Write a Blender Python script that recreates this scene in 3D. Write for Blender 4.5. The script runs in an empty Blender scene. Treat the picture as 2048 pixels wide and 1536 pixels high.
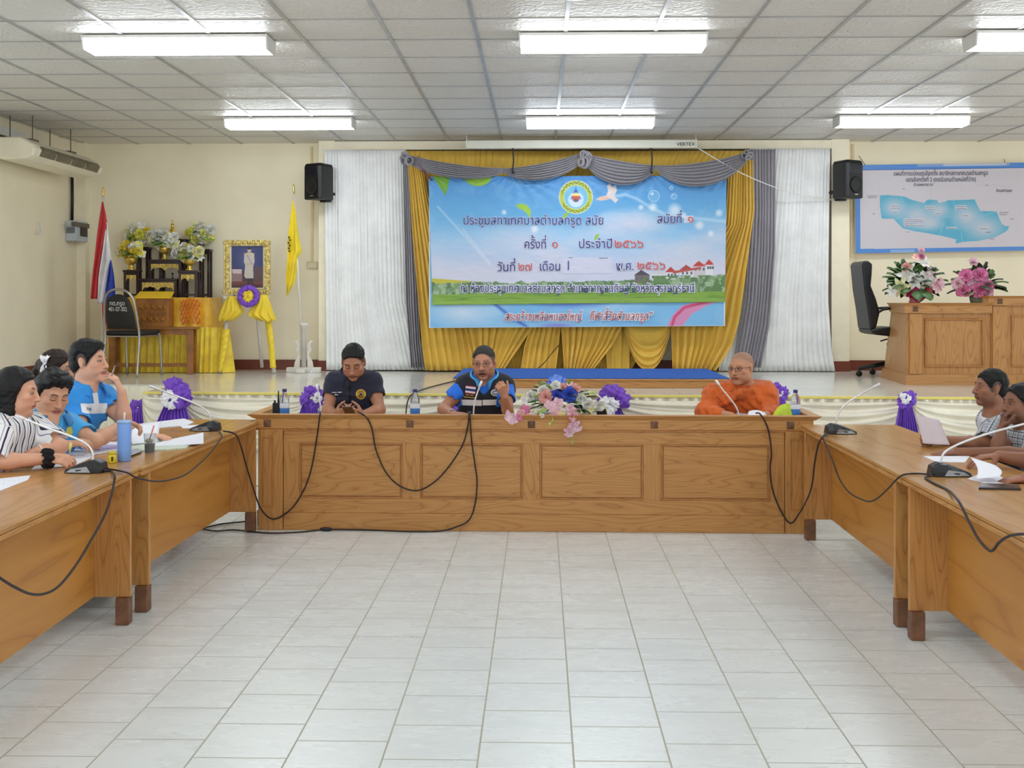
import bpy, bmesh, math, random
import numpy as np
from mathutils import Vector, Matrix
from mathutils.bvhtree import BVHTree

# ------------------------------------------------------------------ camera, world, exposure
SC = bpy.context.scene
COL = SC.collection
FPX = 2378.0                     # focal length in pixels of the 2048 px wide frame
YAW = math.atan(56.0 / FPX)      # the camera looks slightly to the left of the room's axis
HORIZON = 600.0
CAM = Vector((0.0, 0.0, 1.60))
cam_data = bpy.data.cameras.new('camera')
cam_data.sensor_width = 36.0
cam_data.lens = FPX / 2048.0 * 36.0
cam_data.shift_y = -(768.0 - HORIZON) / 2048.0
cam_data.clip_end = 200.0
cam = bpy.data.objects.new('camera', cam_data)
cam.location = CAM
cam.rotation_euler = (math.pi / 2, 0.0, YAW)
COL.objects.link(cam)
SC.camera = cam

world = bpy.data.worlds.new('daylight')
world.use_nodes = True
SC.world = world
world.node_tree.nodes['Background'].inputs[0].default_value = (0.93, 0.97, 1.0, 1.0)
world.node_tree.nodes['Background'].inputs[1].default_value = 0.68
LAMP = 9.0                       # emission of the ceiling lamps' diffusers
SC.view_settings.view_transform = 'Standard'
SC.view_settings.look = 'None'
SC.view_settings.exposure = 0.98
SC.view_settings.gamma = 1.0
SC.cycles.max_bounces = 8
SC.view_settings.use_curve_mapping = False

RX, RY = Vector((math.cos(YAW), math.sin(YAW), 0)), Vector((-math.sin(YAW), math.cos(YAW), 0))

def ray(px, py):
    return RY + RX * ((px - 1024.0) / FPX) + Vector((0, 0, 1)) * ((HORIZON - py) / FPX)

def at(px, py, y):
    """world point seen at a pixel of the photograph, on the plane at depth y"""
    d = ray(px, py)
    return CAM + d * (y / d.y)

def atz(px, py, z):
    d = ray(px, py)
    return CAM + d * ((z - CAM.z) / d.z)

def atx(px, py, x):
    d = ray(px, py)
    return CAM + d * (x / d.x)

# ------------------------------------------------------------------ materials
def srgb(c):
    out = []
    for v in c[:3]:
        v = v / 255.0
        out.append(v / 12.92 if v <= 0.04045 else ((v + 0.055) / 1.055) ** 2.4)
    return (out[0], out[1], out[2], 1.0)

class NT:
    """small helper to wire node trees"""
    def __init__(self, name):
        self.m = bpy.data.materials.new(name)
        self.m.use_nodes = True
        self.t = self.m.node_tree
        self.b = self.t.nodes['Principled BSDF']
        self.out = self.t.nodes['Material Output']
    def n(self, typ, **kw):
        nd = self.t.nodes.new(typ)
        for k, v in kw.items():
            setattr(nd, k, v)
        return nd
    def l(self, a, b):
        self.t.links.new(a, b)
    def set(self, **kw):
        for k, v in kw.items():
            self.b.inputs[k.replace('_', ' ')].default_value = v
    def coord(self, scale=(1, 1, 1), kind='Object', loc=(0, 0, 0), rot=(0, 0, 0)):
        tc = self.n('ShaderNodeTexCoord')
        mp = self.n('ShaderNodeMapping')
        mp.inputs['Scale'].default_value = scale
        mp.inputs['Location'].default_value = loc
        mp.inputs['Rotation'].default_value = rot
        self.l(tc.outputs[kind], mp.inputs['Vector'])
        return mp.outputs['Vector']
    def noise(self, vec, scale=5.0, detail=3.0, rough=0.5, dist=0.0):
        nd = self.n('ShaderNodeTexNoise')
        nd.inputs['Scale'].default_value = scale
        nd.inputs['Detail'].default_value = detail
        nd.inputs['Roughness'].default_value = rough
        nd.inputs['Distortion'].default_value = dist
        if vec is not None:
            self.l(vec, nd.inputs['Vector'])
        return nd.outputs[0]
    def math(self, op, a, b=None, c=None):
        nd = self.n('ShaderNodeMath', operation=op)
        for i, v in enumerate((a, b, c)):
            if v is None:
                continue
            if isinstance(v, (int, float)):
                nd.inputs[i].default_value = v
            else:
                self.l(v, nd.inputs[i])
        return nd.outputs[0]
    def ramp(self, fac, stops, interp='LINEAR'):
        nd = self.n('ShaderNodeValToRGB')
        cr = nd.color_ramp
        cr.interpolation = interp
        while len(cr.elements) < len(stops):
            cr.elements.new(0.5)
        for e, (p, c) in zip(cr.elements, stops):
            e.position = p
            e.color = c if len(c) == 4 else srgb(c)
        self.l(fac, nd.inputs[0])
        return nd.outputs[0]
    def mix(self, fac, a, b, blend='MIX'):
        nd = self.n('ShaderNodeMix', data_type='RGBA', blend_type=blend)
        for i, v in ((0, fac), (6, a), (7, b)):
            if isinstance(v, (int, float)):
                nd.inputs[i].default_value = v
            elif isinstance(v, tuple):
                nd.inputs[i].default_value = v if len(v) == 4 else srgb(v)
            else:
                self.l(v, nd.inputs[i])
        return nd.outputs[2]
    def bump(self, h, strength=0.3, dist=0.01):
        nd = self.n('ShaderNodeBump')
        nd.inputs['Strength'].default_value = strength
        nd.inputs['Distance'].default_value = dist
        self.l(h, nd.inputs['Height'])
        self.l(nd.outputs[0], self.b.inputs['Normal'])

def M(name, rgb, rough=0.5, metal=0.0, var=0.06, vscale=6.0, bump=None, spec=None, coat=0.0, sheen=0.0, stretch=(1, 1, 1), trans=0.0, alpha=None):
    """plain procedural material: base colour with a mild noise variation, optional bump (scale, strength, distance)"""
    k = NT(name)
    k.set(Roughness=rough, Metallic=metal)
    if spec is not None:
        k.b.inputs['Specular IOR Level'].default_value = spec
    k.b.inputs['Coat Weight'].default_value = coat
    k.b.inputs['Sheen Weight'].default_value = sheen
    k.b.inputs['Transmission Weight'].default_value = trans
    if alpha is not None:
        k.b.inputs['Alpha'].default_value = alpha
    v = k.coord(stretch)
    f = k.noise(v, vscale, 4.0)
    a = tuple(min(255, c * (1 + var)) for c in rgb)
    b = tuple(c * (1 - var) for c in rgb)
    k.l(k.ramp(f, [(0.3, b), (0.7, a)]), k.b.inputs['Base Color'])
    if bump:
        k.bump(k.noise(v, bump[0], 4.0), bump[1], bump[2])
    return k.m

def emit(name, rgb, strength):
    k = NT(name)
    k.b.inputs['Base Color'].default_value = srgb(rgb)
    k.b.inputs['Emission Color'].default_value = srgb(rgb)
    k.b.inputs['Emission Strength'].default_value = strength
    return k.m

def wood(name, axis, light, mid, dark, rough=0.38, scale=1.2, rings=13.0):
    """veneer with cathedral figure: contour lines of a noise stretched along the grain"""
    k = NT(name)
    s = [7.0 * scale] * 3
    s[axis] = 0.85 * scale
    v = k.coord(tuple(s))
    n = k.noise(v, 1.0, 1.5, 0.45, 0.35)
    fr = k.math('FRACT', k.math('MULTIPLY', n, rings))
    tri = k.math('ABSOLUTE', k.math('SUBTRACT', fr, 0.5))
    s2 = [150.0] * 3
    s2[axis] = 5.0
    fib = k.noise(k.coord(tuple(s2)), 1.0, 3.0, 0.6)
    big = k.noise(k.coord((1.3, 1.3, 1.3)), 1.0, 2.0)
    c = k.ramp(tri, [(0.0, dark), (0.09, mid), (0.5, light)])
    c = k.mix(0.35, c, mid)
    c = k.mix(k.math('MULTIPLY', fib, 0.5), c, tuple(x * 0.80 for x in mid))
    c = k.mix(k.math('MULTIPLY', big, 0.22), c, tuple(x * 0.82 for x in light))
    k.l(c, k.b.inputs['Base Color'])
    k.set(Roughness=rough)
    k.bump(fib, 0.06, 0.002)
    return k.m

_TK = ((214, 159, 91), (197, 138, 73), (142, 88, 41))
WOOD_X = wood('teak_veneer_along', 0, *_TK)
WOOD_Y = wood('teak_veneer_deep', 1, *_TK)
WOOD_Z = wood('teak_veneer_upright', 2, *_TK)
_PN = ((212, 151, 71), (197, 133, 55), (162, 101, 36))
PANEL_Y = wood('golden_veneer_panel', 1, *_PN, rough=0.42, scale=0.7, rings=6)
TOP_Y = wood('table_top_veneer', 1, (208, 157, 93), (196, 142, 78), (168, 114, 58), rough=0.22, scale=0.8, rings=6)
WOOD_DARK = M('dark_stained_wood', (112, 74, 48), 0.5, var=0.15, vscale=20)
WOOD_MOLD = M('moulding_wood', (178, 118, 58), 0.4, var=0.10, vscale=15)

# ------------------------------------------------------------------ mesh builder
class MB:
    def __init__(self):
        self.v, self.f, self.mi, self.sm = [], [], [], []
    def add(self, vs, fs, mi=0, smooth=False):
        o = len(self.v)
        self.v.extend([tuple(p) for p in vs])
        for f in fs:
            self.f.append([i + o for i in f])
            self.mi.append(mi)
            self.sm.append(smooth)
        return self
    def box(self, lo, hi, mi=0):
        (a, b, c), (d, e, f) = lo, hi
        a, d = min(a, d), max(a, d); b, e = min(b, e), max(b, e); c, f = min(c, f), max(c, f)
        vs = [(a, b, c), (d, b, c), (d, e, c), (a, e, c), (a, b, f), (d, b, f), (d, e, f), (a, e, f)]
        fs = [(0, 3, 2, 1), (4, 5, 6, 7), (0, 1, 5, 4), (1, 2, 6, 5), (2, 3, 7, 6), (3, 0, 4, 7)]
        return self.add(vs, fs, mi)
    def hexa(self, bot, top, mi=0):
        """solid from a bottom and a top ring of points"""
        n = len(bot)
        fs = [tuple(range(n - 1, -1, -1)), tuple(range(n, 2 * n))]
        fs += [(i, (i + 1) % n, n + (i + 1) % n, n + i) for i in range(n)]
        return self.add(list(bot) + list(top), fs, mi)
    def prism(self, poly, d, mi=0):
        """polygon of 3-d points extruded by vector d"""
        d = Vector(d)
        return self.hexa([Vector(p) for p in poly], [Vector(p) + d for p in poly], mi)
    def tube(self, pts, r, n=8, mi=0, caps=True, closed=False, flat=1.0):
        pts = [Vector(p) for p in pts]
        m = len(pts)
        rs = r if isinstance(r, (list, tuple)) else [r] * m
        vs, fs = [], []
        up = None
        for i, p in enumerate(pts):
            if closed:
                t = pts[(i + 1) % m] - pts[i - 1]
            else:
                t = pts[min(i + 1, m - 1)] - pts[max(i - 1, 0)]
            if t.length < 1e-9:
                t = Vector((0, 0, 1))
            t.normalize()
            if up is None:
                up = Vector((0, 0, 1)) if abs(t.z) < 0.9 else Vector((1, 0, 0))
            x = up.cross(t)
            if x.length < 1e-6:
                x = Vector((1, 0, 0)).cross(t)
            x.normalize()
            y = t.cross(x).normalized()
            up = y
            for j in range(n):
                a = 2 * math.pi * j / n
                vs.append(p + x * (math.cos(a) * rs[i]) + y * (math.sin(a) * rs[i] * flat))
        rings = m if closed else m - 1
        for i in range(rings):
            for j in range(n):
                k2 = ((i + 1) % m) * n
                fs.append((i * n + j, i * n + (j + 1) % n, k2 + (j + 1) % n, k2 + j))
        if caps and not closed:
            fs.append(tuple(range(n - 1, -1, -1)))
            fs.append(tuple((m - 1) * n + j for j in range(n)))
        return self.add(vs, fs, mi, True)
    def lathe(self, prof, center=(0, 0, 0), n=24, mi=0, caps=True):
        cx, cy, cz = center
        vs, fs = [], []
        for (r, z) in prof:
            for j in range(n):
                a = 2 * math.pi * j / n
                vs.append((cx + r * math.cos(a), cy + r * math.sin(a), cz + z))
        m = len(prof)
        for i in range(m - 1):
            for j in range(n):
                fs.append((i * n + j, i * n + (j + 1) % n, (i + 1) * n + (j + 1) % n, (i + 1) * n + j))
        if caps:
            fs.append(tuple(range(n - 1, -1, -1)))
            fs.append(tuple((m - 1) * n + j for j in range(n)))
        return self.add(vs, fs, mi, True)
    def ball(self, c, r, nu=14, nv=9, mi=0):
        rx, ry, rz = r if isinstance(r, (tuple, list)) else (r, r, r)
        vs, fs = [(c[0], c[1], c[2] - rz)], []
        for i in range(1, nv):
            t = -math.pi / 2 + math.pi * i / nv
            for j in range(nu):
                a = 2 * math.pi * j / nu
                vs.append((c[0] + rx * math.cos(t) * math.cos(a), c[1] + ry * math.cos(t) * math.sin(a), c[2] + rz * math.sin(t)))
        vs.append((c[0], c[1], c[2] + rz))
        for j in range(nu):
            fs.append((0, 1 + (j + 1) % nu, 1 + j))
        for i in range(nv - 2):
            for j in range(nu):
                a, b = 1 + i * nu, 1 + (i + 1) * nu
                fs.append((a + j, a + (j + 1) % nu, b + (j + 1) % nu, b + j))
        a, last = 1 + (nv - 2) * nu, len(vs) - 1
        for j in range(nu):
            fs.append((a + j, a + (j + 1) % nu, last))
        return self.add(vs, fs, mi, True)
    def grid(self, fn, nu, nv, mi=0, smooth=True, flip=False):
        """surface fn(u, v) with u, v in 0..1"""
        vs = [fn(i / nu, j / nv) for j in range(nv + 1) for i in range(nu + 1)]
        fs = []
        for j in range(nv):
            for i in range(nu):
                a = j * (nu + 1) + i
                q = (a, a + 1, a + nu + 2, a + nu + 1)
                fs.append(q[::-1] if flip else q)
        return self.add(vs, fs, mi, smooth)
    def build(self, name, mats, parent=None, origin=None, bevel=0.0, solid=0.0, local=False, seg=2):
        if not isinstance(mats, (list, tuple)):
            mats = [mats]
        if parent is not None and not local:
            origin = wloc(parent)
        if origin is None and not local:
            a = np.array(self.v)
            origin = Vector((float(a[:, 0].mean()), float(a[:, 1].mean()), float(a[:, 2].min())))
        if local:
            origin = Vector((0, 0, 0))
        me = bpy.data.meshes.new(name)
        me.from_pydata([(p[0] - origin[0], p[1] - origin[1], p[2] - origin[2]) for p in self.v], [], self.f)
        for m in mats:
            me.materials.append(m)
        me.polygons.foreach_set('material_index', self.mi)
        me.polygons.foreach_set('use_smooth', self.sm)
        me.update()
        o = bpy.data.objects.new(name, me)
        COL.objects.link(o)
        if parent is not None:
            o.parent = parent
        else:
            o.location = origin
        if solid:
            md = o.modifiers.new('thickness', 'SOLIDIFY')
            md.thickness = solid
            md.offset = 0
        if bevel:
            md = o.modifiers.new('bevel', 'BEVEL')
            md.width = bevel
            md.segments = seg
            md.limit_method = 'ANGLE'
            md.angle_limit = math.radians(40)
        return o

def wloc(o):
    p = Vector((0, 0, 0))
    while o is not None:
        p += Vector(o.location)
        o = o.parent
    return p

def tag(o, label=None, cat=None, group=None, kind=None):
    if label: o['label'] = label
    if cat: o['category'] = cat
    if group: o['group'] = group
    if kind: o['kind'] = kind
    return o

def root(name, loc, label, cat, group=None):
    o = bpy.data.objects.new(name, None)
    o.empty_display_size = 0.1
    o.location = loc
    COL.objects.link(o)
    return tag(o, label, cat, group)

def struct(name, mb, mats, **kw):
    return tag(mb.build(name, mats, **kw), kind='structure')

def copy_tree(o, parent=None):
    c = o.copy()
    COL.objects.link(c)
    if parent is not None:
        c.parent = parent
    for ch in list(o.children):
        copy_tree(ch, c)
    return c

def place(o, loc, rz=0.0, label=None, group=None, scale=None):
    o.location = loc
    o.rotation_euler = (0, 0, rz)
    if scale: o.scale = (scale,) * 3
    if label: o['label'] = label
    if group: o['group'] = group
    return o

def spline(pts, n=8):
    """Catmull-Rom through the points"""
    P = [Vector(p) for p in pts]
    P = [P[0] * 2 - P[1]] + P + [P[-1] * 2 - P[-2]]
    out = []
    for i in range(1, len(P) - 2):
        for k in range(n):
            t = k / n
            a, b, c, d = P[i - 1], P[i], P[i + 1], P[i + 2]
            out.append(0.5 * ((2 * b) + (c - a) * t + (2 * a - 5 * b + 4 * c - d) * t * t + (3 * b - a - 3 * c + d) * t ** 3))
    out.append(P[-2])
    return out

def _glyphs(body, bold, shear):
    cu = bpy.data.curves.new('lettering', 'FONT')
    cu.body = body
    cu.size = 1.0
    cu.offset = bold
    cu.resolution_u = 3
    cu.shear = shear
    ob = bpy.data.objects.new('lettering', cu)
    COL.objects.link(ob)
    dg = bpy.context.evaluated_depsgraph_get()
    me = bpy.data.meshes.new_from_object(ob.evaluated_get(dg))
    vs = [v.co.copy() for v in me.vertices]
    fs = [list(p.vertices) for p in me.polygons]
    bpy.data.objects.remove(ob)
    bpy.data.curves.remove(cu)
    bpy.data.meshes.remove(me)
    return vs, fs

TONES, UPPERS = '\u0e48\u0e49\u0e4a\u0e4b\u0e4c', '\u0e31\u0e34\u0e35\u0e36\u0e37'

def text_mb(body, height, origin, ux, uz, extrude=0.001, align='CENTER', bold=0.0, width=None, shear=0.0):
    """lettering as mesh: origin = baseline point, ux = reading direction, uz = up; height = em size.
    Thai tone marks above an upper vowel are set one storey higher, as in print"""
    main, marks = '', []
    for ch in body:
        if ch in TONES and main and main[-1] in UPPERS:
            marks.append((main, ch))
        else:
            main += ch
    vs, fs = _glyphs(main, bold, shear)
    if marks:
        bar = max(v.x for v in _glyphs('l', 0, 0)[0])
        for pre, ch in marks:
            adv = max(v.x for v in _glyphs(pre + 'l', 0, 0)[0]) - bar
            v2, f2 = _glyphs(ch, bold, shear)
            o = len(vs)
            vs += [v + Vector((adv + shear * 0.2, 0.21, 0)) for v in v2]
            fs += [[k + o for k in f] for f in f2]
    # outlines that overlap inside a glyph get a hair's breadth of separate depth
    par = list(range(len(vs)))
    def find(a):
        while par[a] != a:
            par[a] = par[par[a]]
            a = par[a]
        return a
    for f in fs:
        for k in f[1:]:
            par[find(k)] = find(f[0])
    ids = {}
    z = [ids.setdefault(find(k), len(ids)) % 5 for k in range(len(vs))]
    sx = height
    x0, x1 = min(v.x for v in vs), max(v.x for v in vs)
    if width:
        sx = width / max(x1 - x0, 1e-6)
    sh = {'LEFT': 0.0, 'CENTER': -(x0 + x1) / 2}[align]
    ux, uz = Vector(ux).normalized(), Vector(uz).normalized()
    nrm = ux.cross(uz)
    o = Vector(origin)
    return [o + ux * ((v.x + sh) * sx) + uz * (v.y * height) + nrm * (extrude + 0.00045 * k) for v, k in zip(vs, z)], fs

random.seed(7)
# ================================================================== the room
ZC, YB, XL, XR, ZS = 3.40, 13.60, -5.30, 7.2, 0.80

def tile_mat():
    k = NT('floor_tiles')
    v = k.coord((1, 1, 1), 'Object', rot=(0, 0, math.radians(90)))
    def brick(mort):
        b = k.n('ShaderNodeTexBrick')
        b.offset, b.offset_frequency, b.squash = 0.5, 2, 1.0
        b.inputs['Scale'].default_value = 1.0
        b.inputs['Brick Width'].default_value = 0.3335
        b.inputs['Row Height'].default_value = 0.3335
        b.inputs['Mortar Size'].default_value = mort
        b.inputs['Mortar Smooth'].default_value = 0.1
        b.inputs['Bias'].default_value = 0.0
        b.inputs['Color1'].default_value = (0, 0, 0, 1)
        b.inputs['Color2'].default_value = (1, 1, 1, 1)
        b.inputs['Mortar'].default_value = (0.5, 0.5, 0.5, 1)
        k.l(v, b.inputs['Vector'])
        return b
    b = brick(0.0036)
    p = k.coord((1, 1, 1))
    st = k.noise(k.coord((2.2, 7.5, 1)), 1.0, 5.0, 0.6, 0.6)
    bl = k.noise(p, 1.6, 3.0)
    base = k.ramp(st, [(0.2, (213, 217, 216)), (0.5, (219, 223, 221)), (0.8, (223, 227, 225))])
    base = k.mix(k.math('MULTIPLY', bl, 0.2), base, (212, 213, 208))
    base = k.mix(k.math('MULTIPLY', b.outputs['Color'], 0.10), base, (196, 198, 197))
    k.l(k.mix(b.outputs['Fac'], base, (168, 164, 150)), k.b.inputs['Base Color'])
    rip = k.noise(k.coord((9, 26, 1)), 1.0, 3.0, 0.55, 1.2)
    h = k.math('SUBTRACT', k.math('MULTIPLY', rip, 0.6), b.outputs['Fac'])
    k.bump(h, 0.35, 0.004)
    k.l(k.math('ADD', k.math('MULTIPLY', b.outputs['Fac'], 0.5), k.math('ADD', 0.16, k.math('MULTIPLY', st, 0.22))), k.b.inputs['Roughness'])
    return k.m

def stage_mat():
    k = NT('stage_tiles')
    v = k.coord((1, 1, 1))
    b = k.n('ShaderNodeTexBrick')
    b.offset = 0.0
    for n_, val in (('Scale', 1.0), ('Brick Width', 0.4), ('Row Height', 0.4), ('Mortar Size', 0.002), ('Bias', 0.0)):
        b.inputs[n_].default_value = val
    k.l(v, b.inputs['Vector'])
    st = k.noise(k.coord((1.2, 3.0, 1)), 1.5, 5.0, 0.62, 1.0)
    base = k.ramp(st, [(0.3, (226, 224, 214)), (0.55, (231, 229, 219)), (0.8, (235, 233, 224))])
    k.l(k.mix(k.math('MULTIPLY', b.outputs['Fac'], 0.6), base, (160, 158, 150)), k.b.inputs['Base Color'])
    k.set(Roughness=0.13)
    return k.m

def ceil_mat():
    k = NT('ceiling_tiles')
    v = k.coord((1, 1, 1))
    vo = k.n('ShaderNodeTexVoronoi', feature='SMOOTH_F1')
    vo.inputs['Scale'].default_value = 20.0
    k.l(v, vo.inputs['Vector'])
    fine = k.noise(v, 70.0, 3.0)
    bl = k.noise(v, 0.8, 2.0)
    k.l(k.ramp(bl, [(0.3, (222, 218, 211)), (0.7, (228, 225, 218))]), k.b.inputs['Base Color'])
    k.bump(k.math('ADD', k.math('MULTIPLY', k.math('SINE', k.math('MULTIPLY', vo.outputs['Distance'], 14.0)), 0.5), k.math('MULTIPLY', fine, 0.35)), 0.55, 0.008)
    k.set(Roughness=0.48); k.b.inputs['Specular IOR Level'].default_value = 0.35
    return k.m

WALL = M('cream_wall_paint', (250, 239, 210), 0.75, var=0.025, vscale=1.2, bump=(60, 0.05, 0.003))
TRIM = M('cream_trim_paint', (250, 240, 212), 0.6, var=0.02)
RUST = M('rust_brown_skirting', (116, 56, 38), 0.45, var=0.08)
WHITE = M('white_enamel', (232, 231, 226), 0.4, var=0.02)
BLACK = M('black_plastic', (10, 10, 12), 0.45, var=0.1, vscale=30)

# floor (origin chosen so that the joints fall where the photograph shows them)
fo = atz(953.5, 1536, 0.0)
m = MB()
m.add([(-9, -4, 0), (9, -4, 0), (9, YB, 0), (-9, YB, 0)], [(0, 1, 2, 3)])
floor = struct('floor', m, tile_mat(), origin=Vector((fo.x, 4.465, 0)))
# ceiling: tiles and the T-bar grid
m = MB()
m.add([(XL, -4, ZC), (XR, -4, ZC), (XR, YB, ZC), (XL, YB, ZC)], [(0, 3, 2, 1)])
x = 0.172 - 0.6 * 9
while x < XR:
    m.box((x - 0.013, -4, ZC - 0.007), (x + 0.013, YB - 0.001, ZC + 0.02), 1)
    x += 0.6
y = 7.59 - 0.6 * 19
while y < YB - 0.05:
    m.box((XL + 0.001, y - 0.007, ZC - 0.005), (XR, y + 0.007, ZC + 0.02), 1)
    y += 0.6
TBAR = M('grey_ceiling_bars', (168, 167, 165), 0.3, 0.1, var=0.05)
struct('ceiling', m, [ceil_mat(), TBAR], origin=Vector((0, 0, ZC)))
m = MB(); m.box((XL - 0.15, YB, 0), (XR, YB + 0.15, ZC + 0.2)); struct('wall_back', m, WALL)
m = MB(); m.box((XL - 0.15, 9.0, 0), (XL, YB, ZC + 0.2)); struct('wall_left', m, WALL)
# pilasters, corner column and curtain beam of the back wall
for nm, a, b, d in (('column_left', 637, 669, 0.22), ('column_right', 1663, 1699, 0.22)):
    p, q = at(a, 600, YB - d), at(b, 600, YB - d)
    m = MB(); m.box((p.x, YB - d, ZS), (q.x, YB - 0.0005, ZC - 0.0005)); struct(nm, m, TRIM, bevel=0.004)
m = MB(); m.box((XL + 0.0005, YB - 0.12, ZS), (at(171, 600, YB - 0.12).x, YB - 0.0005, ZC - 0.0005)); struct('column_corner', m, TRIM)
p, q = at(669, 600, 13.38), at(1663, 600, 13.38)
m = MB(); m.box((p.x, 13.38, 3.296), (q.x, YB - 0.0005, ZC - 0.008)); struct('trim_1', m, TRIM)
m = MB()
m.box((XL + 0.13, YB - 0.02, ZS), (at(637, 0, YB - 0.22).x - 0.001, YB - 0.0005, 0.915))
m.box((at(637, 0, YB - 0.22).x - 0.012, YB - 0.235, ZS), (at(669, 0, YB - 0.22).x + 0.012, YB - 0.221, 0.915))
struct('baseboard_back', m, RUST)
m = MB()
m.box((at(669, 0, YB - 0.22).x + 0.013, YB - 0.02, ZS), (at(1663, 0, YB - 0.22).x - 0.013, YB - 0.0005, 0.915))
m.box((at(1663, 0, YB - 0.22).x - 0.012, YB - 0.235, ZS), (at(1699, 0, YB - 0.22).x + 0.012, YB - 0.221, 0.915))
m.box((at(1699, 0, YB - 0.22).x + 0.013, YB - 0.02, ZS), (XR, YB - 0.0005, 0.915))
struct('baseboard_right', m, RUST)
m = MB(); m.box((XL + 0.0005, 11.2, ZS), (XL + 0.02, YB - 0.125, 0.915)); struct('baseboard_left', m, RUST)

# stage
def stage_y(x):
    return 10.06 - 0.06 * x
XREC = -3.44
m = MB()
poly = [(XL + 0.001, 11.15), (XREC, 11.15), (XREC, stage_y(XREC)), (XR, stage_y(XR)), (XR, YB - 0.0005), (XL + 0.001, YB - 0.0005)]
m.hexa([(a, b, 0.001) for a, b in poly], [(a, b, ZS) for a, b in poly])
STAGE = struct('stage_floor', m, stage_mat(), origin=Vector((0, 11.0, 0)))
# low carpeted dais on the stage
BLUE_CARPET = M('blue_carpet', (38, 92, 178), 0.95, var=0.12, vscale=60, bump=(300, 0.4, 0.002))
a0, a1 = at(905, 757, 10.8).x, at(1461, 757, 10.8).x
dais = root('carpeted_dais', ((a0 + a1) / 2, 11.5, ZS), 'low wooden dais topped with bright blue carpet in front of the yellow curtain', 'platform')
m = MB(); m.box((a0 + 0.02, 10.82, ZS), (a1 - 0.02, 12.3, 0.868)); m.box((a0, 10.8, 0.868), (a1, 12.3, 0.884)); m.build('wooden_body', WOOD_X, dais, bevel=0.003)
m = MB(); m.box((a0 + 0.006, 10.806, 0.8845), (a1 - 0.006, 12.29, 0.893)); m.build('carpet', BLUE_CARPET, dais, bevel=0.003)

# ------------------------------------------------------------------ ceiling lamps
HOUSING = M('white_lamp_housing', (222, 220, 214), 0.4, var=0.02)
DIFF = emit('lamp_diffuser', (240, 248, 255), LAMP)
def make_lamp():
    r = root('ceiling_lamp', (0, 0, ZC - 0.0075), 'x', 'lamp', 'boxed fluorescent ceiling lamps')
    m = MB(); m.box((-0.62, -0.14, -0.022), (0.62, 0.14, -0.0005)); m.build('housing', HOUSING, r, local=True, bevel=0.003)
    for s in (-1, 1):
        m = MB(); m.hexa([(s * 0.620, -0.115, -0.096), (s * 0.632, -0.115, -0.096), (s * 0.632, 0.115, -0.096), (s * 0.620, 0.115, -0.096)],
                         [(s * 0.620, -0.142, -0.0005), (s * 0.632, -0.142, -0.0005), (s * 0.632, 0.142, -0.0005), (s * 0.620, 0.142, -0.0005)])
        if s < 0: m.f = [f[::-1] for f in m.f]
        m.build('end_cap', HOUSING, r, local=True)
    m = MB(); m.hexa([(-0.6195, -0.105, -0.093), (0.6195, -0.105, -0.093), (0.6195, 0.105, -0.093), (-0.6195, 0.105, -0.093)],
                     [(-0.6195, -0.137, -0.0225), (0.6195, -0.137, -0.0225), (0.6195, 0.137, -0.0225), (-0.6195, 0.137, -0.0225)])
    m.build('diffuser', DIFF, r, local=True)
    return r
lamp0 = make_lamp()
lab = {(0, 8.1): 'lit boxed ceiling lamp, left one of the nearer row', (1, 8.1): 'lit boxed ceiling lamp, middle one of the nearer row',
       (2, 8.1): 'lit boxed ceiling lamp cut by the right edge of the photo', (0, 11.72): 'lit boxed ceiling lamp of the far row above the yellow flag',
       (1, 11.72): 'lit boxed ceiling lamp of the far row above the white screen case', (2, 11.72): 'lit boxed ceiling lamp of the far row above the right speaker and map'}
first = True
for yy in (8.1, 11.72, 4.5, 0.9, -2.7):
    for i, xx in enumerate((-2.47, 0.49, 3.53)):
        o = lamp0 if first else copy_tree(lamp0)
        first = False
        place(o, (xx, yy, ZC - 0.0075), 0, lab.get((i, yy), 'lit boxed ceiling lamp over the near half of the hall, out of view'))
# small orbit fan at the top edge
BLUEP = M('blue_fan_plastic', (60, 70, 190), 0.3)
fc = Vector((at(1150, -80, 5.0).x, 5.0, 3.035))
fan = root('ceiling_fan', (fc.x, fc.y, ZC), 'small white caged ceiling fan with blue blades at the top edge', 'fan')
m = MB(); m.lathe([(0.07, 0), (0.06, -0.05), (0.02, -0.07), (0.018, -0.2)], (fc.x, fc.y + 0.12, ZC - 0.001), 16); m.build('mount', WHITE, fan)
m = MB(); m.tube([fc + Vector((0, 0.12, 0.17)), fc + Vector((0, 0.1, 0.0)), fc + Vector((0, 0.02, 0))], [0.03, 0.06, 0.05], 14); m.build('motor', BLUEP, fan)
m = MB()
for rr in (0.19, 0.13):
    m.tube([fc + Vector((rr * math.cos(t), -0.05 + (0.19 - rr) * -0.3, rr * math.sin(t))) for t in np.linspace(0, 2 * math.pi, 40, endpoint=False)], 0.0045, 6, closed=True)
for t in np.linspace(0, 2 * math.pi, 16, endpoint=False):
    m.tube([fc + Vector((0.19 * math.cos(t), -0.05, 0.19 * math.sin(t))), fc + Vector((0.03 * math.cos(t), -0.08, 0.03 * math.sin(t)))], 0.0015, 4)
    m.tube([fc + Vector((0.19 * math.cos(t), -0.05, 0.19 * math.sin(t))), fc + Vector((0.05 * math.cos(t), 0.06, 0.05 * math.sin(t)))], 0.0015, 4)
m.build('cage', WHITE, fan)
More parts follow.
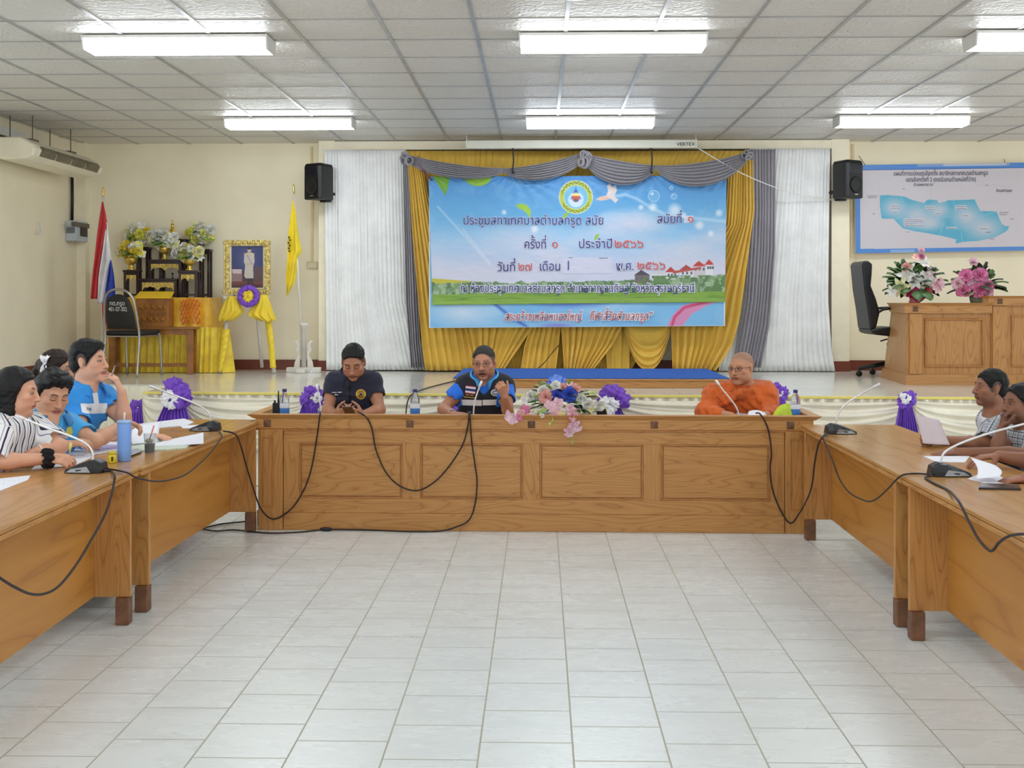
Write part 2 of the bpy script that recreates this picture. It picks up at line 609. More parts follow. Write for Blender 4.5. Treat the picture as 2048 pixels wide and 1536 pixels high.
for kk in range(3):
    t0 = kk * 2.094 + math.pi / 2 * 3
    m = MB(); m.grid(lambda u, v: fc + Vector(((0.03 + 0.14 * v) * math.cos(t0 + (u - 0.5) * 1.1), (u - 0.5) * 0.03 - 0.02, (0.03 + 0.14 * v) * math.sin(t0 + (u - 0.5) * 1.1))), 6, 6)
    m.build('blade', BLUEP, fan, solid=0.002)

# ------------------------------------------------------------------ printed sheets: colour attribute on a fine grid
PRINT = NT('printed_sheet')
_a = PRINT.n('ShaderNodeVertexColor', layer_name='print')
PRINT.l(_a.outputs[0], PRINT.b.inputs['Base Color'])
PRINT.set(Roughness=0.42)
PRINT = PRINT.m

def lin(c):
    c = np.clip(np.asarray(c, dtype=np.float64) / 255.0, 0, 1)
    return np.where(c <= 0.04045, c / 12.92, ((c + 0.055) / 1.055) ** 2.4)

def nz(U, V, s, seed=0, octv=4):
    """smooth numpy noise in 0..1"""
    r = np.random.RandomState(seed)
    out = np.zeros_like(U)
    tot = 0
    for o in range(octv):
        g = r.rand(64, 64)
        x, y = U * s * 2 ** o, V * s * 2 ** o
        xi, yi = np.floor(x).astype(int), np.floor(y).astype(int)
        fx, fy = x - xi, y - yi
        fx, fy = fx * fx * (3 - 2 * fx), fy * fy * (3 - 2 * fy)
        a = g[xi % 64, yi % 64]; b = g[(xi + 1) % 64, yi % 64]; c = g[xi % 64, (yi + 1) % 64]; d = g[(xi + 1) % 64, (yi + 1) % 64]
        out += (a * (1 - fx) * (1 - fy) + b * fx * (1 - fy) + c * (1 - fx) * fy + d * fx * fy) * 0.5 ** o
        tot += 0.5 ** o
    return out / tot

def inpoly(U, V, poly):
    ins = np.zeros(U.shape, bool)
    n = len(poly)
    for i in range(n):
        (x1, y1), (x2, y2) = poly[i], poly[(i + 1) % n]
        if y1 == y2:
            continue
        ins ^= ((y1 > V) != (y2 > V)) & (U < (x2 - x1) * (V - y1) / (y2 - y1) + x1)
    return ins

class Paint:
    """picture painted in sheet coordinates x (right) and y (down), in any unit"""
    def __init__(self, w, h, nu, nv, base):
        self.X, self.Y = np.meshgrid(np.linspace(0, w, nu + 1), np.linspace(h, 0, nv + 1))
        self.w, self.h, self.nu, self.nv = w, h, nu, nv
        self.c = np.zeros(self.X.shape + (3,)) + np.array(base, float)
    def mix(self, mask, col):
        mask = np.clip(np.asarray(mask, float), 0, 1)[..., None]
        self.c = self.c * (1 - mask) + np.array(col, float) * mask
    def poly(self, pts, col, a=1.0):
        self.mix(inpoly(self.X, self.Y, pts) * a, col)
    def disc(self, x, y, r, col, a=1.0, soft=1.0, ry=None):
        d = np.hypot((self.X - x), (self.Y - y) * (r / (ry or r)))
        self.mix(np.clip((r - d) / soft + 0.5, 0, 1) * a, col)
    def ring(self, x, y, r, w, col, a=1.0):
        d = np.abs(np.hypot(self.X - x, self.Y - y) - r)
        self.mix(np.clip((w / 2 - d) / 0.8 + 0.5, 0, 1) * a, col)
    def line(self, pts, w, col, a=1.0, soft=1.0):
        best = np.full(self.X.shape, 1e9)
        for (x1, y1), (x2, y2) in zip(pts[:-1], pts[1:]):
            L = max((x2 - x1) ** 2 + (y2 - y1) ** 2, 1e-9)
            t = np.clip(((self.X - x1) * (x2 - x1) + (self.Y - y1) * (y2 - y1)) / L, 0, 1)
            best = np.minimum(best, np.hypot(self.X - x1 - t * (x2 - x1), self.Y - y1 - t * (y2 - y1)))
        self.mix(np.clip((w / 2 - best) / soft + 0.5, 0, 1) * a, col)
    def sheet(self, name, tl, tr, br, bl, parent=None, relief=None, mat=None, origin=None, thick=0.0):
        """build the sheet between four world corners; relief(U, V) pushes it towards the viewer"""
        tl, tr, br, bl = [np.array(p) for p in (tl, tr, br, bl)]
        U, V = np.meshgrid(np.linspace(0, 1, self.nu + 1), np.linspace(1, 0, self.nv + 1)); U, V = U[..., None], V[..., None]
        P = (tl * (1 - U) + tr * U) * (1 - V) + (bl * (1 - U) + br * U) * V
        nrm = np.cross(tr - tl, bl - tl); nrm = nrm / np.linalg.norm(nrm)
        if nrm[1] > 0: nrm = -nrm
        if relief is not None:
            P = P + nrm * relief(U[..., 0], V[..., 0])[..., None]
        nu, nv = self.nu, self.nv
        idx = np.arange((nu + 1) * (nv + 1)).reshape(nv + 1, nu + 1)
        q = np.stack([idx[:-1, :-1], idx[:-1, 1:], idx[1:, 1:], idx[1:, :-1]], -1).reshape(-1, 4)
        org = np.array(wloc(parent)) if parent is not None else np.array(origin if origin is not None else P.reshape(-1, 3).mean(0))
        me = bpy.data.meshes.new(name)
        me.from_pydata((P.reshape(-1, 3) - org).tolist(), [], q.tolist())
        at_ = me.color_attributes.new('print', 'FLOAT_COLOR', 'POINT')
        col = np.concatenate([lin(self.c).reshape(-1, 3), np.ones(((nu + 1) * (nv + 1), 1))], 1)
        at_.data.foreach_set('color', col.ravel())
        me.materials.append(mat or PRINT)
        me.polygons.foreach_set('use_smooth', [True] * len(me.polygons))
        o = bpy.data.objects.new(name, me)
        COL.objects.link(o)
        if parent is not None: o.parent = parent
        else: o.location = org
        if thick:
            md = o.modifiers.new('thickness', 'SOLIDIFY'); md.thickness = thick; md.offset = 0
        return o

# ---- the meeting banner
ZX = lambda x: x - 205.0
ZY = lambda y: y - 240.0
zp = lambda pts: [(ZX(a), ZY(b)) for a, b in pts]
P = Paint(1565, 675, 620, 270, (0, 0, 0))
X, Y = P.X, P.Y
v = Y / 675.0
stops = [(0.0, (84, 150, 214)), (0.3, (104, 176, 224)), (0.5, (160, 200, 232)), (0.72, (204, 208, 228)), (1.0, (214, 212, 226))]
for c in range(3):
    P.c[..., c] = np.interp(v, [s[0] for s in stops], [s[1][c] for s in stops])
n1 = nz(X / 1565, Y / 675, 5, 3); n2 = nz(X / 1565 * 2.3, Y / 675, 9, 5)
cl = np.clip((n1 - 0.42) * 3.2, 0, 1) * np.clip((v - 0.22) * 3.0, 0, 1)
P.mix(cl * 0.75, (214, 214, 228))
P.mix(np.clip(1 - np.hypot((X - 1080) / 260, (Y - 250) / 90), 0, 1) * 1.3 * (0.5 + n2 * 0.6), (218, 216, 230))
P.mix(np.clip(1 - np.hypot((X - 480) / 330, (Y - 330) / 120), 0, 1) * 0.9 * (0.5 + n2 * 0.6), (212, 213, 230))
P.mix((n2 > 0.63) * 0.18 * (v < 0.5), (150, 205, 235))
for pts in ([(250, 400), (420, 590), (520, 710)], [(380, 520), (520, 700)]):
    P.line(zp(pts), 10, (226, 228, 240), 0.45, 8)
# hill, trees, grass, houses
P.poly(zp([(205, 775), (420, 792), (700, 822), (700, 850), (205, 850)]), (196, 186, 62))
tl_ = 812 - 26 * nz(X / 1565 * 3, Y * 0, 12, 8) - np.where(X > 1000, (X - 1000) / 560 * 34, 0)
tm = (Y > ZY(0) + tl_) & (Y < ZY(862))
P.mix(tm * 1.0, (126, 156, 112)); P.mix(tm * (nz(X / 200, Y / 200, 7, 41) > 0.55) * 0.8, (86, 118, 80)); P.mix(tm * (nz(X / 200, Y / 200, 9, 42) > 0.55) * 0.7, (176, 198, 160))
def house(x, y, w, h, roof=(176, 70, 66), wall=(226, 224, 226)):
    P.poly(zp([(x, y), (x + w, y), (x + w, y + h), (x, y + h)]), wall)
    P.poly(zp([(x - 6, y + 2), (x + w * 0.45, y - 28), (x + w + 6, y + 2)]), roof)
    for i in range(3):
        P.poly(zp([(x + 8 + i * w / 3, y + 10), (x + 8 + i * w / 3 + 10, y + 10), (x + 8 + i * w / 3 + 10, y + 24), (x + 8 + i * w / 3, y + 24)]), (90, 96, 110))
house(1288, 768, 80, 40, (80, 72, 80), (120, 110, 105)); house(1372, 762, 78, 44, (206, 206, 212)); house(1455, 752, 52, 40, (190, 66, 60))
house(1530, 742, 70, 40); house(1600, 722, 62, 60, (196, 66, 60), (206, 200, 204)); house(1664, 714, 40, 60, (196, 66, 60))
P.poly(zp([(1490, 748), (1640, 726), (1640, 738), (1490, 762)]), (190, 84, 74))
P.mix(((Y > ZY(772)) & (X > 1120) & (X < 1560) & (nz(X / 260, Y / 260, 6, 12) > 0.47)) * 0.9, (96, 132, 76))
gm = Y > ZY(856) + 6 * n1
P.mix(gm, (134, 172, 66)); P.mix(gm * np.clip((nz(X / 500, Y / 40, 6, 15) - 0.5) * 3, 0, 1), (98, 142, 50)); P.mix(gm * (Y > ZY(890)) * 0.5, (150, 184, 84))
# leaves, bubbles, ribbon of light, dove
LEAF = (150, 196, 66)
P.poly(zp([(228, 240), (318, 240), (306, 300), (291, 342), (262, 296)]), (122, 176, 62)); P.line(zp([(250, 240), (291, 340)]), 4, (84, 140, 44), 0.6)
P.disc(ZX(466), ZY(240), 72, LEAF, 1, 3, 52)
P.poly(zp([(662, 392), (690, 384), (722, 392), (742, 420), (738, 468), (722, 440), (700, 418), (676, 410)]), (160, 202, 70))
P.poly(zp([(904, 470), (916, 440), (950, 424), (936, 448), (918, 466)]), LEAF)
P.poly(zp([(1074, 580), (1080, 556), (1100, 544), (1098, 562), (1086, 578)]), LEAF)
for x_, y_, r_ in ((1390, 348, 29), (1495, 350, 15), (1482, 305, 9)):
    P.disc(ZX(x_), ZY(y_), r_, (150, 205, 235), 0.35, 6); P.ring(ZX(x_), ZY(y_), r_, 3, (205, 232, 246), 0.8); P.disc(ZX(x_ - r_ * 0.3), ZY(y_ - r_ * 0.4), r_ * 0.25, (235, 245, 250), 0.8, 3)
P.line(zp([(1180, 348), (1240, 340), (1300, 362), (1370, 408), (1450, 446), (1560, 462), (1770, 486)]), 16, (196, 222, 240), 0.6, 10)
for x_, y_, r_ in ((1322, 408, 12), (1385, 408, 18), (1500, 425, 30), (1545, 450, 14), (1630, 505, 20), (1732, 440, 16), (1690, 550, 14), (1000, 300, 14), (760, 520, 18), (600, 430, 12)):
    P.disc(ZX(x_), ZY(y_), r_, (240, 240, 246), 0.75, r_)
P.poly(zp([(1085, 366), (1112, 348), (1140, 346), (1150, 322), (1144, 296), (1158, 276), (1172, 300), (1190, 288), (1196, 318), (1182, 350), (1204, 368), (1186, 384), (1164, 362), (1120, 372)]), (232, 214, 206), 0.95)
P.poly(zp([(1085, 366), (1112, 348), (1150, 352), (1160, 362), (1120, 372)]), (226, 182, 160), 0.8)
# the seal in the middle of the top edge
sx, sy = ZX(980), ZY(352)
P.disc(sx, sy, 89, (226, 230, 210)); P.disc(sx, sy, 86, (186, 196, 70)); P.disc(sx, sy, 66, (210, 220, 120)); P.disc(sx, sy, 62, (120, 190, 226))
for i_ in range(64):
    t_ = 2 * math.pi * i_ / 64
    if math.sin(t_) < -0.25 or math.sin(t_) > 0.45:
        rr_ = 76 + 5 * math.sin(i_ * 2.3)
        P.disc(sx + rr_ * math.cos(t_), sy + rr_ * math.sin(t_), 3.2, (70, 84, 40), 0.85, 2)
P.disc(sx, sy + 14, 40, (222, 232, 240), 0.9, 8); P.poly([(sx, sy - 58), (sx - 30, sy + 12), (sx + 30, sy + 12)], (60, 140, 214), 0.9)
P.disc(sx, sy - 2, 20, (246, 210, 120), 1, 3); P.poly([(sx - 21, sy - 6), (sx + 21, sy - 6), (sx + 18, sy + 14), (sx - 18, sy + 14)], (214, 96, 70)); P.poly([(sx - 21, sy - 18), (sx + 21, sy - 18), (sx + 21, sy - 8), (sx - 21, sy - 8)], (250, 224, 150))
P.disc(sx, sy + 18, 15, (96, 84, 120), 0.9, 3, 8); P.disc(sx, sy - 30, 6, (80, 70, 110), 0.9, 3)
# pasted blank patches
P.poly(zp([(905, 672), (1165, 672), (1165, 758), (905, 758)]), (216, 214, 230), 0.75)
P.poly(zp([(1110, 436), (1340, 436), (1340, 510), (1110, 510)]), (190, 206, 232), 0.35)
P.poly(zp([(1550, 455), (1596, 455), (1596, 492), (1550, 492)]), (226, 222, 236), 0.9)
P.line(zp([(940, 672), (960, 672)]), 3, (60, 60, 80)); P.line(zp([(1100, 676), (1145, 676)]), 3, (90, 90, 110)); P.line(zp([(905, 757), (1165, 757)]), 2, (160, 160, 178), 0.7)
YBN = 13.02
cor = [at(857, 353, YBN), at(1453, 351, YBN), at(1450, 604, YBN), at(865, 610, YBN)]
def relief(U, V):
    r = 0.010 * nz(U, V, 7, 21) + 0.004 * nz(U, V, 26, 22)
    for ux, k_ in ((0.28, 1), (0.49, 1.2), (0.74, 1), (0.0, 1), (1.0, 1)):
        ang = np.arctan2(U - ux, V + 0.04)
        dist = np.hypot((U - ux) * 2.2, V)
        r += 0.0035 * k_ * np.sin(ang * 26 + ux * 40) * np.exp(-dist * 2.2)
    return r
banner = P.sheet('meeting_banner', *cor, relief=relief, thick=0.002)
tag(banner, 'large sky-blue printed banner with purple lettering and a round seal', 'banner')
NAVY = M('navy_print', (62, 58, 132), 0.5); RED = M('red_print', (206, 88, 88), 0.5); WHITEP = M('white_print', (236, 236, 244), 0.5)
def bzx(x): return 780 + x / 2.6256
def bzy(y): return 260 + y / 2.6256
def letters(parent, body, x0, x1, yb, em, mat, yplane, outline=None, lift=0.018, shear=0.0, name='lettering', ob=0.035):
    """lettering from picture column x0 to x1 on baseline yb (zoomed picture units), em in the same units"""
    o = at(bzx(x0), bzy(yb), yplane); q = at(bzx(x1), bzy(yb), yplane)
    h = em / 2.6256 * yplane / FPX
    for mt, bold, dy in ((outline, ob, lift), (mat, 0.006, lift + 0.003)):
        if mt is None: continue
        vs, fs = text_mb(body, h, o - Vector((0, dy, 0)), q - o, (0, 0, 1), 0.0, 'LEFT', bold, (q - o).length + (bold * h * 2), shear)
        m = MB(); m.add(vs, fs)
        m.build('lettering_outline' if mt is outline else name, mt, parent)
EM = 66
for body, x0, x1, yb, mt in (('ประชุมสภาเทศบาลตำบลกรูด สมัย', 383, 1115, 497, NAVY), ('สมัยที่', 1400, 1527, 490, NAVY), ('๑', 1560, 1588, 487, RED),
                             ('ครั้งที่', 703, 815, 622, NAVY), ('๑', 848, 878, 620, RED), ('ประจำปี', 988, 1160, 620, NAVY), ('๒๕๖๖', 1175, 1325, 618, RED),
                             ('วันที่', 562, 655, 742, NAVY), ('๒๗', 672, 742, 738, RED), ('เดือน', 782, 888, 738, NAVY), ('พ.ศ.', 1185, 1275, 736, NAVY), ('๒๕๖๖', 1295, 1440, 732, RED)):
    letters(banner, body, x0, x1, yb, EM, mt, YBN, WHITEP)
m = MB(); p = at(bzx(934), bzy(735), YBN - 0.02); m.box((p.x, p.y, p.z), (p.x + 0.012, p.y + 0.001, p.z + 0.10)); m.build('printed_stroke', NAVY, banner)
letters(banner, 'ณ ห้องประชุมเทศบาลตำบลกรูด อำเภอกาญจนดิษฐ์ จังหวัดสุราษฎร์ธานี', 370, 1592, 850, 58, NAVY, YBN, WHITEP, ob=0.075)

# ---- the older banner showing below and beside it
P = Paint(1565, 800, 400, 210, (128, 190, 234))
X, Y = P.X, P.Y
nb = nz(X / 900, Y / 500, 5, 31)
P.mix(np.clip((nb - 0.4) * 2.5, 0, 1) * 0.7, (176, 214, 240)); P.mix(np.clip(1 - np.hypot((X - 180) / 220, (Y - 720) / 90), 0, 1), (206, 222, 240))
P.line([(330, 660), (430, 740), (520, 800)], 16, (70, 110, 204), 0.7, 12); P.line([(330, 655), (440, 745), (520, 795)], 5, (50, 80, 190), 0.6, 4)
P.mix(np.clip(1 - np.hypot((X - 760) / 240, (Y - 670) / 40), 0, 1) * 0.8, (86, 120, 214)); P.mix(np.clip(1 - np.hypot((X - 680) / 120, (Y - 800) / 26), 0, 1) * 0.9, (120, 90, 200))
P.poly([(1260, 800), (1290, 740), (1340, 690), (1440, 665), (1555, 660), (1470, 690), (1390, 735), (1340, 800)], (230, 140, 180), 0.9)
P.line([(1285, 800), (1300, 750), (1350, 700), (1480, 668)], 14, (214, 60, 110), 0.85, 8)
P.poly([(0, 275), (16, 285), (16, 340), (0, 345)], (206, 60, 84))
P.line([(2, 0), (2, 800), (1563, 800), (1563, 0)], 7, (226, 236, 246), 1)
YB2 = 13.036
ban2 = P.sheet('sports_banner', at(858, 357, YB2), at(1451, 352, YB2), at(1450, 652, YB2), at(858, 656, YB2), relief=lambda U, V: 0.008 * nz(U, V, 8, 33), thick=0.002)
tag(ban2, 'light blue banner with red outlined lettering showing below the larger meeting banner', 'banner')
RED2 = M('dark_red_print', (200, 96, 92), 0.5)
letters(ban2, 'สระกว้างเหลือหนองใหญ่', 600, 1005, 1000, 62, RED2, YB2, WHITEP, shear=0.18, ob=0.07)
letters(ban2, 'กีฬาสี่วัยตำบลกรูด”', 1045, 1375, 998, 62, RED2, YB2, WHITEP, shear=0.18, ob=0.07)

# ------------------------------------------------------------------ curtains
def cloth(name, rgb, rough=0.7, sheen=0.25, var=0.08):
    return M(name, rgb, rough, var=0.03, vscale=5, sheen=sheen, bump=None)
GOLD = cloth('mustard_curtain_cloth', (228, 186, 74)); GREY = cloth('grey_drape_cloth', (152, 148, 154), 0.5); WHITEC = cloth('white_curtain_cloth', (244, 244, 242), 0.6)
CREAM = cloth('cream_skirt_cloth', (248, 241, 220), 0.55); PURPLE = cloth('purple_satin', (120, 66, 196), 0.42); WHITES = cloth('white_satin', (240, 238, 240), 0.45); YELLOWS = cloth('yellow_satin', (240, 208, 44), 0.4)

def interp(curve, y):
    ys = [c[0] for c in curve]
    return float(np.interp(y, ys, [c[1] for c in curve]))

def drape(name, left, right, Y, n, amp, mat, label, cat='curtain', seed=1, y0=None, y1=None, sharp=1.0, parent=None, gather=0.0, group=None, hem=0.0):
    """pleated hanging cloth between two picture-side edges given as (row, column) curves"""
    rr = random.Random(seed)
    y0 = left[0][0] if y0 is None else y0
    y1 = left[-1][0] if y1 is None else y1
    ks = [rr.uniform(0.75, 1.3) for _ in range(n + 1)]
    cum = np.concatenate([[0], np.cumsum(ks)]); cum = cum / cum[-1]
    ph = [rr.uniform(0.5, 1.2) for _ in range(n + 2)]
    def fn(u, v):
        py = y0 + (y1 - y0) * v
        l, r = interp(left, py), interp(right, py)
        k = np.interp(u, cum, np.arange(len(cum)))
        i = int(k); f = k - i
        a = ph[min(i, n)] * (1 - f) + ph[min(i + 1, n + 1)] * f
        w = math.cos(2 * math.pi * k) + 0.3 * math.cos(4 * math.pi * k + 1 + i)
        d = amp * a * w * (0.45 + 0.55 * min(1, v * 1.6)) * (1 - gather * v)
        px = l + (r - l) * u + math.sin(2 * math.pi * k * 1.0 + v * 2) * (r - l) / n * 0.10
        p = at(px, py + hem * math.sin(2 * math.pi * k), Y)
        return (p.x, p.y - d - 0.01 * math.sin(5 * v + 9 * u), p.z)
    m = MB(); m.grid(fn, n * 8, 26)
    o = m.build(name, mat, parent, solid=0.004)
    if parent is None: tag(o, label, cat, group)
    return o

drape('curtain', [(300, 649), (740, 652)], [(301, 812), (600, 820), (740, 856)], 13.34, 22, 0.013, WHITEC, 'white pleated stage curtain left of the grey drape, behind the seated man in navy', seed=2)
drape('curtain', [(297, 1500), (742, 1436)], [(296, 1660), (600, 1655), (700, 1661), (741, 1668)], 13.34, 22, 0.016, WHITEC, 'white pleated stage curtain right of the grey drape, beside the right speaker', seed=3)
drape('curtain', [(302, 806), (738, 828)], [(301, 1508), (738, 1262)], 13.37, 60, 0.014, GOLD, 'mustard yellow backdrop curtain behind the blue meeting banner', seed=4, y1=738)
drape('curtain', [(318, 806), (600, 812), (735, 822)], [(320, 822), (560, 835), (690, 840), (738, 846)], 13.24, 4, 0.03, GREY, 'grey side drape hanging from the knot left of the yellow curtain', seed=5)
drape('curtain', [(299, 1498), (420, 1500), (600, 1490), (735, 1466)], [(299, 1551), (500, 1550), (650, 1538), (738, 1520)], 13.27, 7, 0.022, GREY, 'grey side drape hanging right of the yellow curtain', seed=6)
G = 'gathered mustard curtain panels under the banners'
drape('curtain', [(312, 816), (450, 824), (600, 836), (690, 843), (741, 850)], [(312, 840), (450, 868), (600, 905), (655, 932), (741, 946)], 13.20, 6, 0.034, GOLD, 'leftmost mustard curtain panel sweeping down beside the grey drape', seed=7, group=G)
drape('curtain', [(560, 922), (655, 928), (741, 950)], [(560, 1070), (655, 1064), (741, 1006)], 13.18, 8, 0.034, GOLD, 'mustard curtain panel directly behind the head of the man in the vest', seed=8, group=G)
drape('curtain', [(560, 1058), (655, 1060), (690, 1048), (741, 1040)], [(560, 1122), (655, 1120), (741, 1110)], 13.21, 5, 0.030, GOLD, 'narrow mustard curtain panel left of the slit above the flower basket', seed=9, group=G)
drape('curtain', [(560, 1118), (655, 1121), (741, 1128)], [(560, 1262), (655, 1242), (690, 1224), (741, 1184)], 13.18, 8, 0.032, GOLD, 'mustard curtain panel right of the slit above the flower basket', seed=10, group=G)
drape('curtain', [(560, 1200), (741, 1212)], [(560, 1262), (741, 1256)], 13.30, 2, 0.015, GOLD, 'recessed flat mustard curtain panel left of the dark triangular opening', seed=11, group=G)
drape('curtain', [(320, 1458), (450, 1450), (600, 1350), (655, 1340), (741, 1344)], [(320, 1505), (420, 1508), (560, 1488), (640, 1476), (690, 1462), (741, 1430)], 13.20, 8, 0.036, GOLD, 'rightmost mustard curtain panel curving down beside the monk', seed=12, group=G)
def uswag(u, v):
    # loop of cloth: outer rim hangs low, inner edge is tied up
    x = 1248 + (1342 - 1248) * u
    bot = 655 + 84 * (1 - abs(2 * u - 1) ** 2.4)
    py = 640 + (bot - 640) * v
    p = at(x + (1 - v) * 2, py, 13.22)
    return (p.x, p.y - 0.05 * math.sin(math.pi * u) * v - 0.022 * math.sin(v * v * 26) * (0.3 + v * 0.7) * (1 - 0.3 * math.cos(u * 6)), p.z)
m = MB(); m.grid(uswag, 40, 50); tag(m.build('curtain', GOLD, solid=0.004), 'mustard curtain panel tied up in a loop, right of the dark triangular opening', 'curtain', G)

# grey swag valance, with knots
def swag(a, b, sag_t, sag_b, Y, mat, name, label, ca=0.12, cb=0.12, group=None, width_a=10, width_b=4, parent=None, folds=7, cat='curtain'):
    def fn(u, v):
        x = a[0] + (b[0] - a[0]) * u
        s = 4 * u * (1 - u)
        top = a[1] + (b[1] - a[1]) * u + sag_t * s - (width_a * (1 - u) + width_b * u)
        bot = a[1] + (b[1] - a[1]) * u + sag_b * (s ** 0.75) + (width_a * (1 - u) + width_b * u)
        p = at(x, top + (bot - top) * v, Y)
        d = 0.028 * math.sin(v * math.pi * 2 * folds + 0.8 * math.sin(u * 4)) * (0.35 + 0.65 * s) + 0.06 * s * math.sin(v * math.pi * 0.8)
        return (p.x, p.y - d, p.z)
    m = MB(); m.grid(fn, 40, folds * 8)
    o = m.build(name, mat, parent, solid=0.003)
    if parent is None: tag(o, label, cat, group)
    return o
GV = 'grey swags of the curtain valance'
YV = 12.96
swag((818, 318), (1006, 340), 6, 22, YV, GREY, 'curtain_swag', 'grey curtain swag nearest the left grey knot', group=GV, width_a=8)
swag((1006, 340), (1160, 316), 6, 26, YV, GREY, 'curtain_swag', 'grey curtain swag left of the middle grey knot', group=GV, width_a=3, width_b=10)
swag((1172, 318), (1312, 334), 3, 38, YV, GREY, 'curtain_swag', 'grey curtain swag right of the middle grey knot', group=GV, width_a=10, width_b=3)
swag((1312, 334), (1496, 310), 8, 46, YV, GREY, 'curtain_swag', 'grey curtain swag nearest the right grey knot', group=GV, width_a=3, width_b=7)
def knot(px, py, Y, rpx, seed):
    r_ = random.Random(seed)
    c = at(px, py, Y); R = rpx * Y / FPX
    m = MB()
    for i in range(9):
        t = r_.uniform(0, 6.28); e = Vector((math.cos(t) * R * 0.5, -abs(r_.gauss(0, 0.3)) * R, math.sin(t) * R * 0.5))
        ax = Vector((r_.gauss(0, 1), r_.gauss(0, 0.4), r_.gauss(0, 1))).normalized(); ay = ax.cross(Vector((0.1, 1, 0.2))).normalized()
        rr = R * r_.uniform(0.35, 0.6)
        m.tube([c + e + ax * (rr * math.cos(s)) + ay * (rr * math.sin(s)) for s in np.linspace(0, 2 * math.pi, 14, endpoint=False)], R * 0.2, 7, closed=True, flat=0.6)
    return m
for (px, py, rp, lb) in ((815, 317, 14, 'grey gathered curtain knot at the left end of the swags'), (1166, 318, 17, 'grey gathered curtain rosette in the middle of the swags'), (1494, 310, 11, 'grey gathered curtain knot at the right end of the swags')):
    tag(knot(px, py, YV - 0.02, rp, px).build('curtain_knot', GREY), lb, 'curtain', 'grey curtain knots')

# projector screen case and the straps of the banner
scr = root('projector_screen', at(1163, 290, 12.9), 'long closed white projector screen case under the ceiling above the banner', 'screen')
p, q = at(933, 297, 12.9), at(1393, 279, 12.9)
SCR = M('ivory_metal', (224, 222, 206), 0.4, var=0.02)
m = MB(); m.box((p.x, 12.90, p.z), (q.x, 13.0, q.z)); m.build('case', SCR, scr, bevel=0.008)
for xx in (p.x, q.x):
    m = MB(); m.box((xx - 0.006, 12.895, p.z - 0.004), (xx + 0.006, 13.005, q.z + 0.004)); m.tube([(xx, 12.95, q.z), (xx, 12.95, ZC - 0.001)], 0.004, 6); m.build('end_bracket', SCR, scr)
vs, fs = text_mb('VERTEX', 0.05, at(1353, 291.5, 12.9) + Vector((0, -0.002, 0)), (1, 0, 0), (0, 0, 1), 0.0, 'LEFT', 0.01, 0.20)
m = MB(); m.add(vs, fs); m.build('lettering', M('black_print', (40, 40, 44), 0.5), scr)
for px, lb in ((1025, 'black strap holding the left part of the banner below the screen case'), (1302, 'black strap holding the right part of the banner below the screen case')):
    a, b = at(px, 296, 12.91), at(px, 344, 12.91)
    m = MB(); m.tube(spline([a, a * 0.5 + b * 0.5 + Vector((0.012, 0, 0)), b, b + Vector((0.02, -0.005, -0.004))], 6), 0.009, 6)
    tag(m.build('strap', BLACK), lb, 'strap', 'banner straps')
a, b, c = at(1397, 297, 12.9), at(1480, 345, 12.95), at(1575, 383, 13.1)
m = MB(); m.tube(spline([a, b, c, at(1664, 400, 13.3)], 10), 0.006, 6)
tag(m.build('screen_string', WHITE), 'thin white cord slanting from the screen case across the right curtains', 'cord')
# red cord at the upper left banner corner
m = MB(); m.tube(spline([at(835, 326, 12.94), at(846, 340, 12.93), at(858, 354, 12.95), at(864, 360, 12.99)], 6), 0.011, 6)
tag(m.build('tie_cord', M('dull_red_cord', (120, 62, 66), 0.8)), 'dull red tie cord at the upper left corner of the meeting banner', 'cord')

# ------------------------------------------------------------------ stage skirt: gathered cream cloth, draped swags, yellow edge, bows
def skirt_y(x, off): return stage_y(x) - off
x0s, x1s = XREC, 4.6
sk = root('stage_skirt', (0.5, 9.9, 0), 'cream draped cloth skirt with yellow edge along the front of the stage', 'skirt')
m = MB()
def base_fn(u, v):
    x = x0s + (x1s - x0s) * u
    return (x, skirt_y(x, 0.02 + 0.012 * (1 + math.sin(x * 70 + 2 * math.sin(x * 9)))), 0.78 * (1 - v) + 0.004)
m.grid(base_fn, 900, 4); m.build('gathered_cloth', CREAM, sk)
m = MB(); m.grid(lambda u, v: (x0s + (x1s - x0s) * u, skirt_y(x0s + (x1s - x0s) * u, 0.045 if v > 0.3 else 0.0), [0.803, 0.803, 0.786][min(2, int(v * 2.01))]), 40, 2, smooth=False); m.build('yellow_edge', cloth('pale_yellow_edge', (240, 222, 110), 0.5), sk, solid=0.003)
BX = [at(c, 800, 10.0).x for c in (355, 622, 925, 1225, 1540, 1812, 2072)]
YS = [9.98 - 0.06 * x for x in BX]
ends = [XREC] + BX + [4.6]
for i in range(len(ends) - 1):
    a, b = ends[i], ends[i + 1]
    def sw(u, v, a=a, b=b, i=i):
        x = a + (b - a) * u
        s = 4 * u * (1 - u)
        s2 = s ** 0.6
        top = 0.775 - 0.05 * s2 * 0.4
        bot = 0.70 - 0.40 * s2
        z = top + (bot - top) * v
        fold = 0.016 * math.sin(v * 34 + 1.5 * math.sin(u * 3 + i)) + 0.010 * math.sin(v * 61 + i)
        return (x, skirt_y(x, 0.055 + 0.05 * s2 * math.sin(v * 2.6)) - fold * (0.35 + 0.65 * s2), z)
    m = MB(); m.grid(sw, 40, 70); m.build('swag', CREAM, sk)
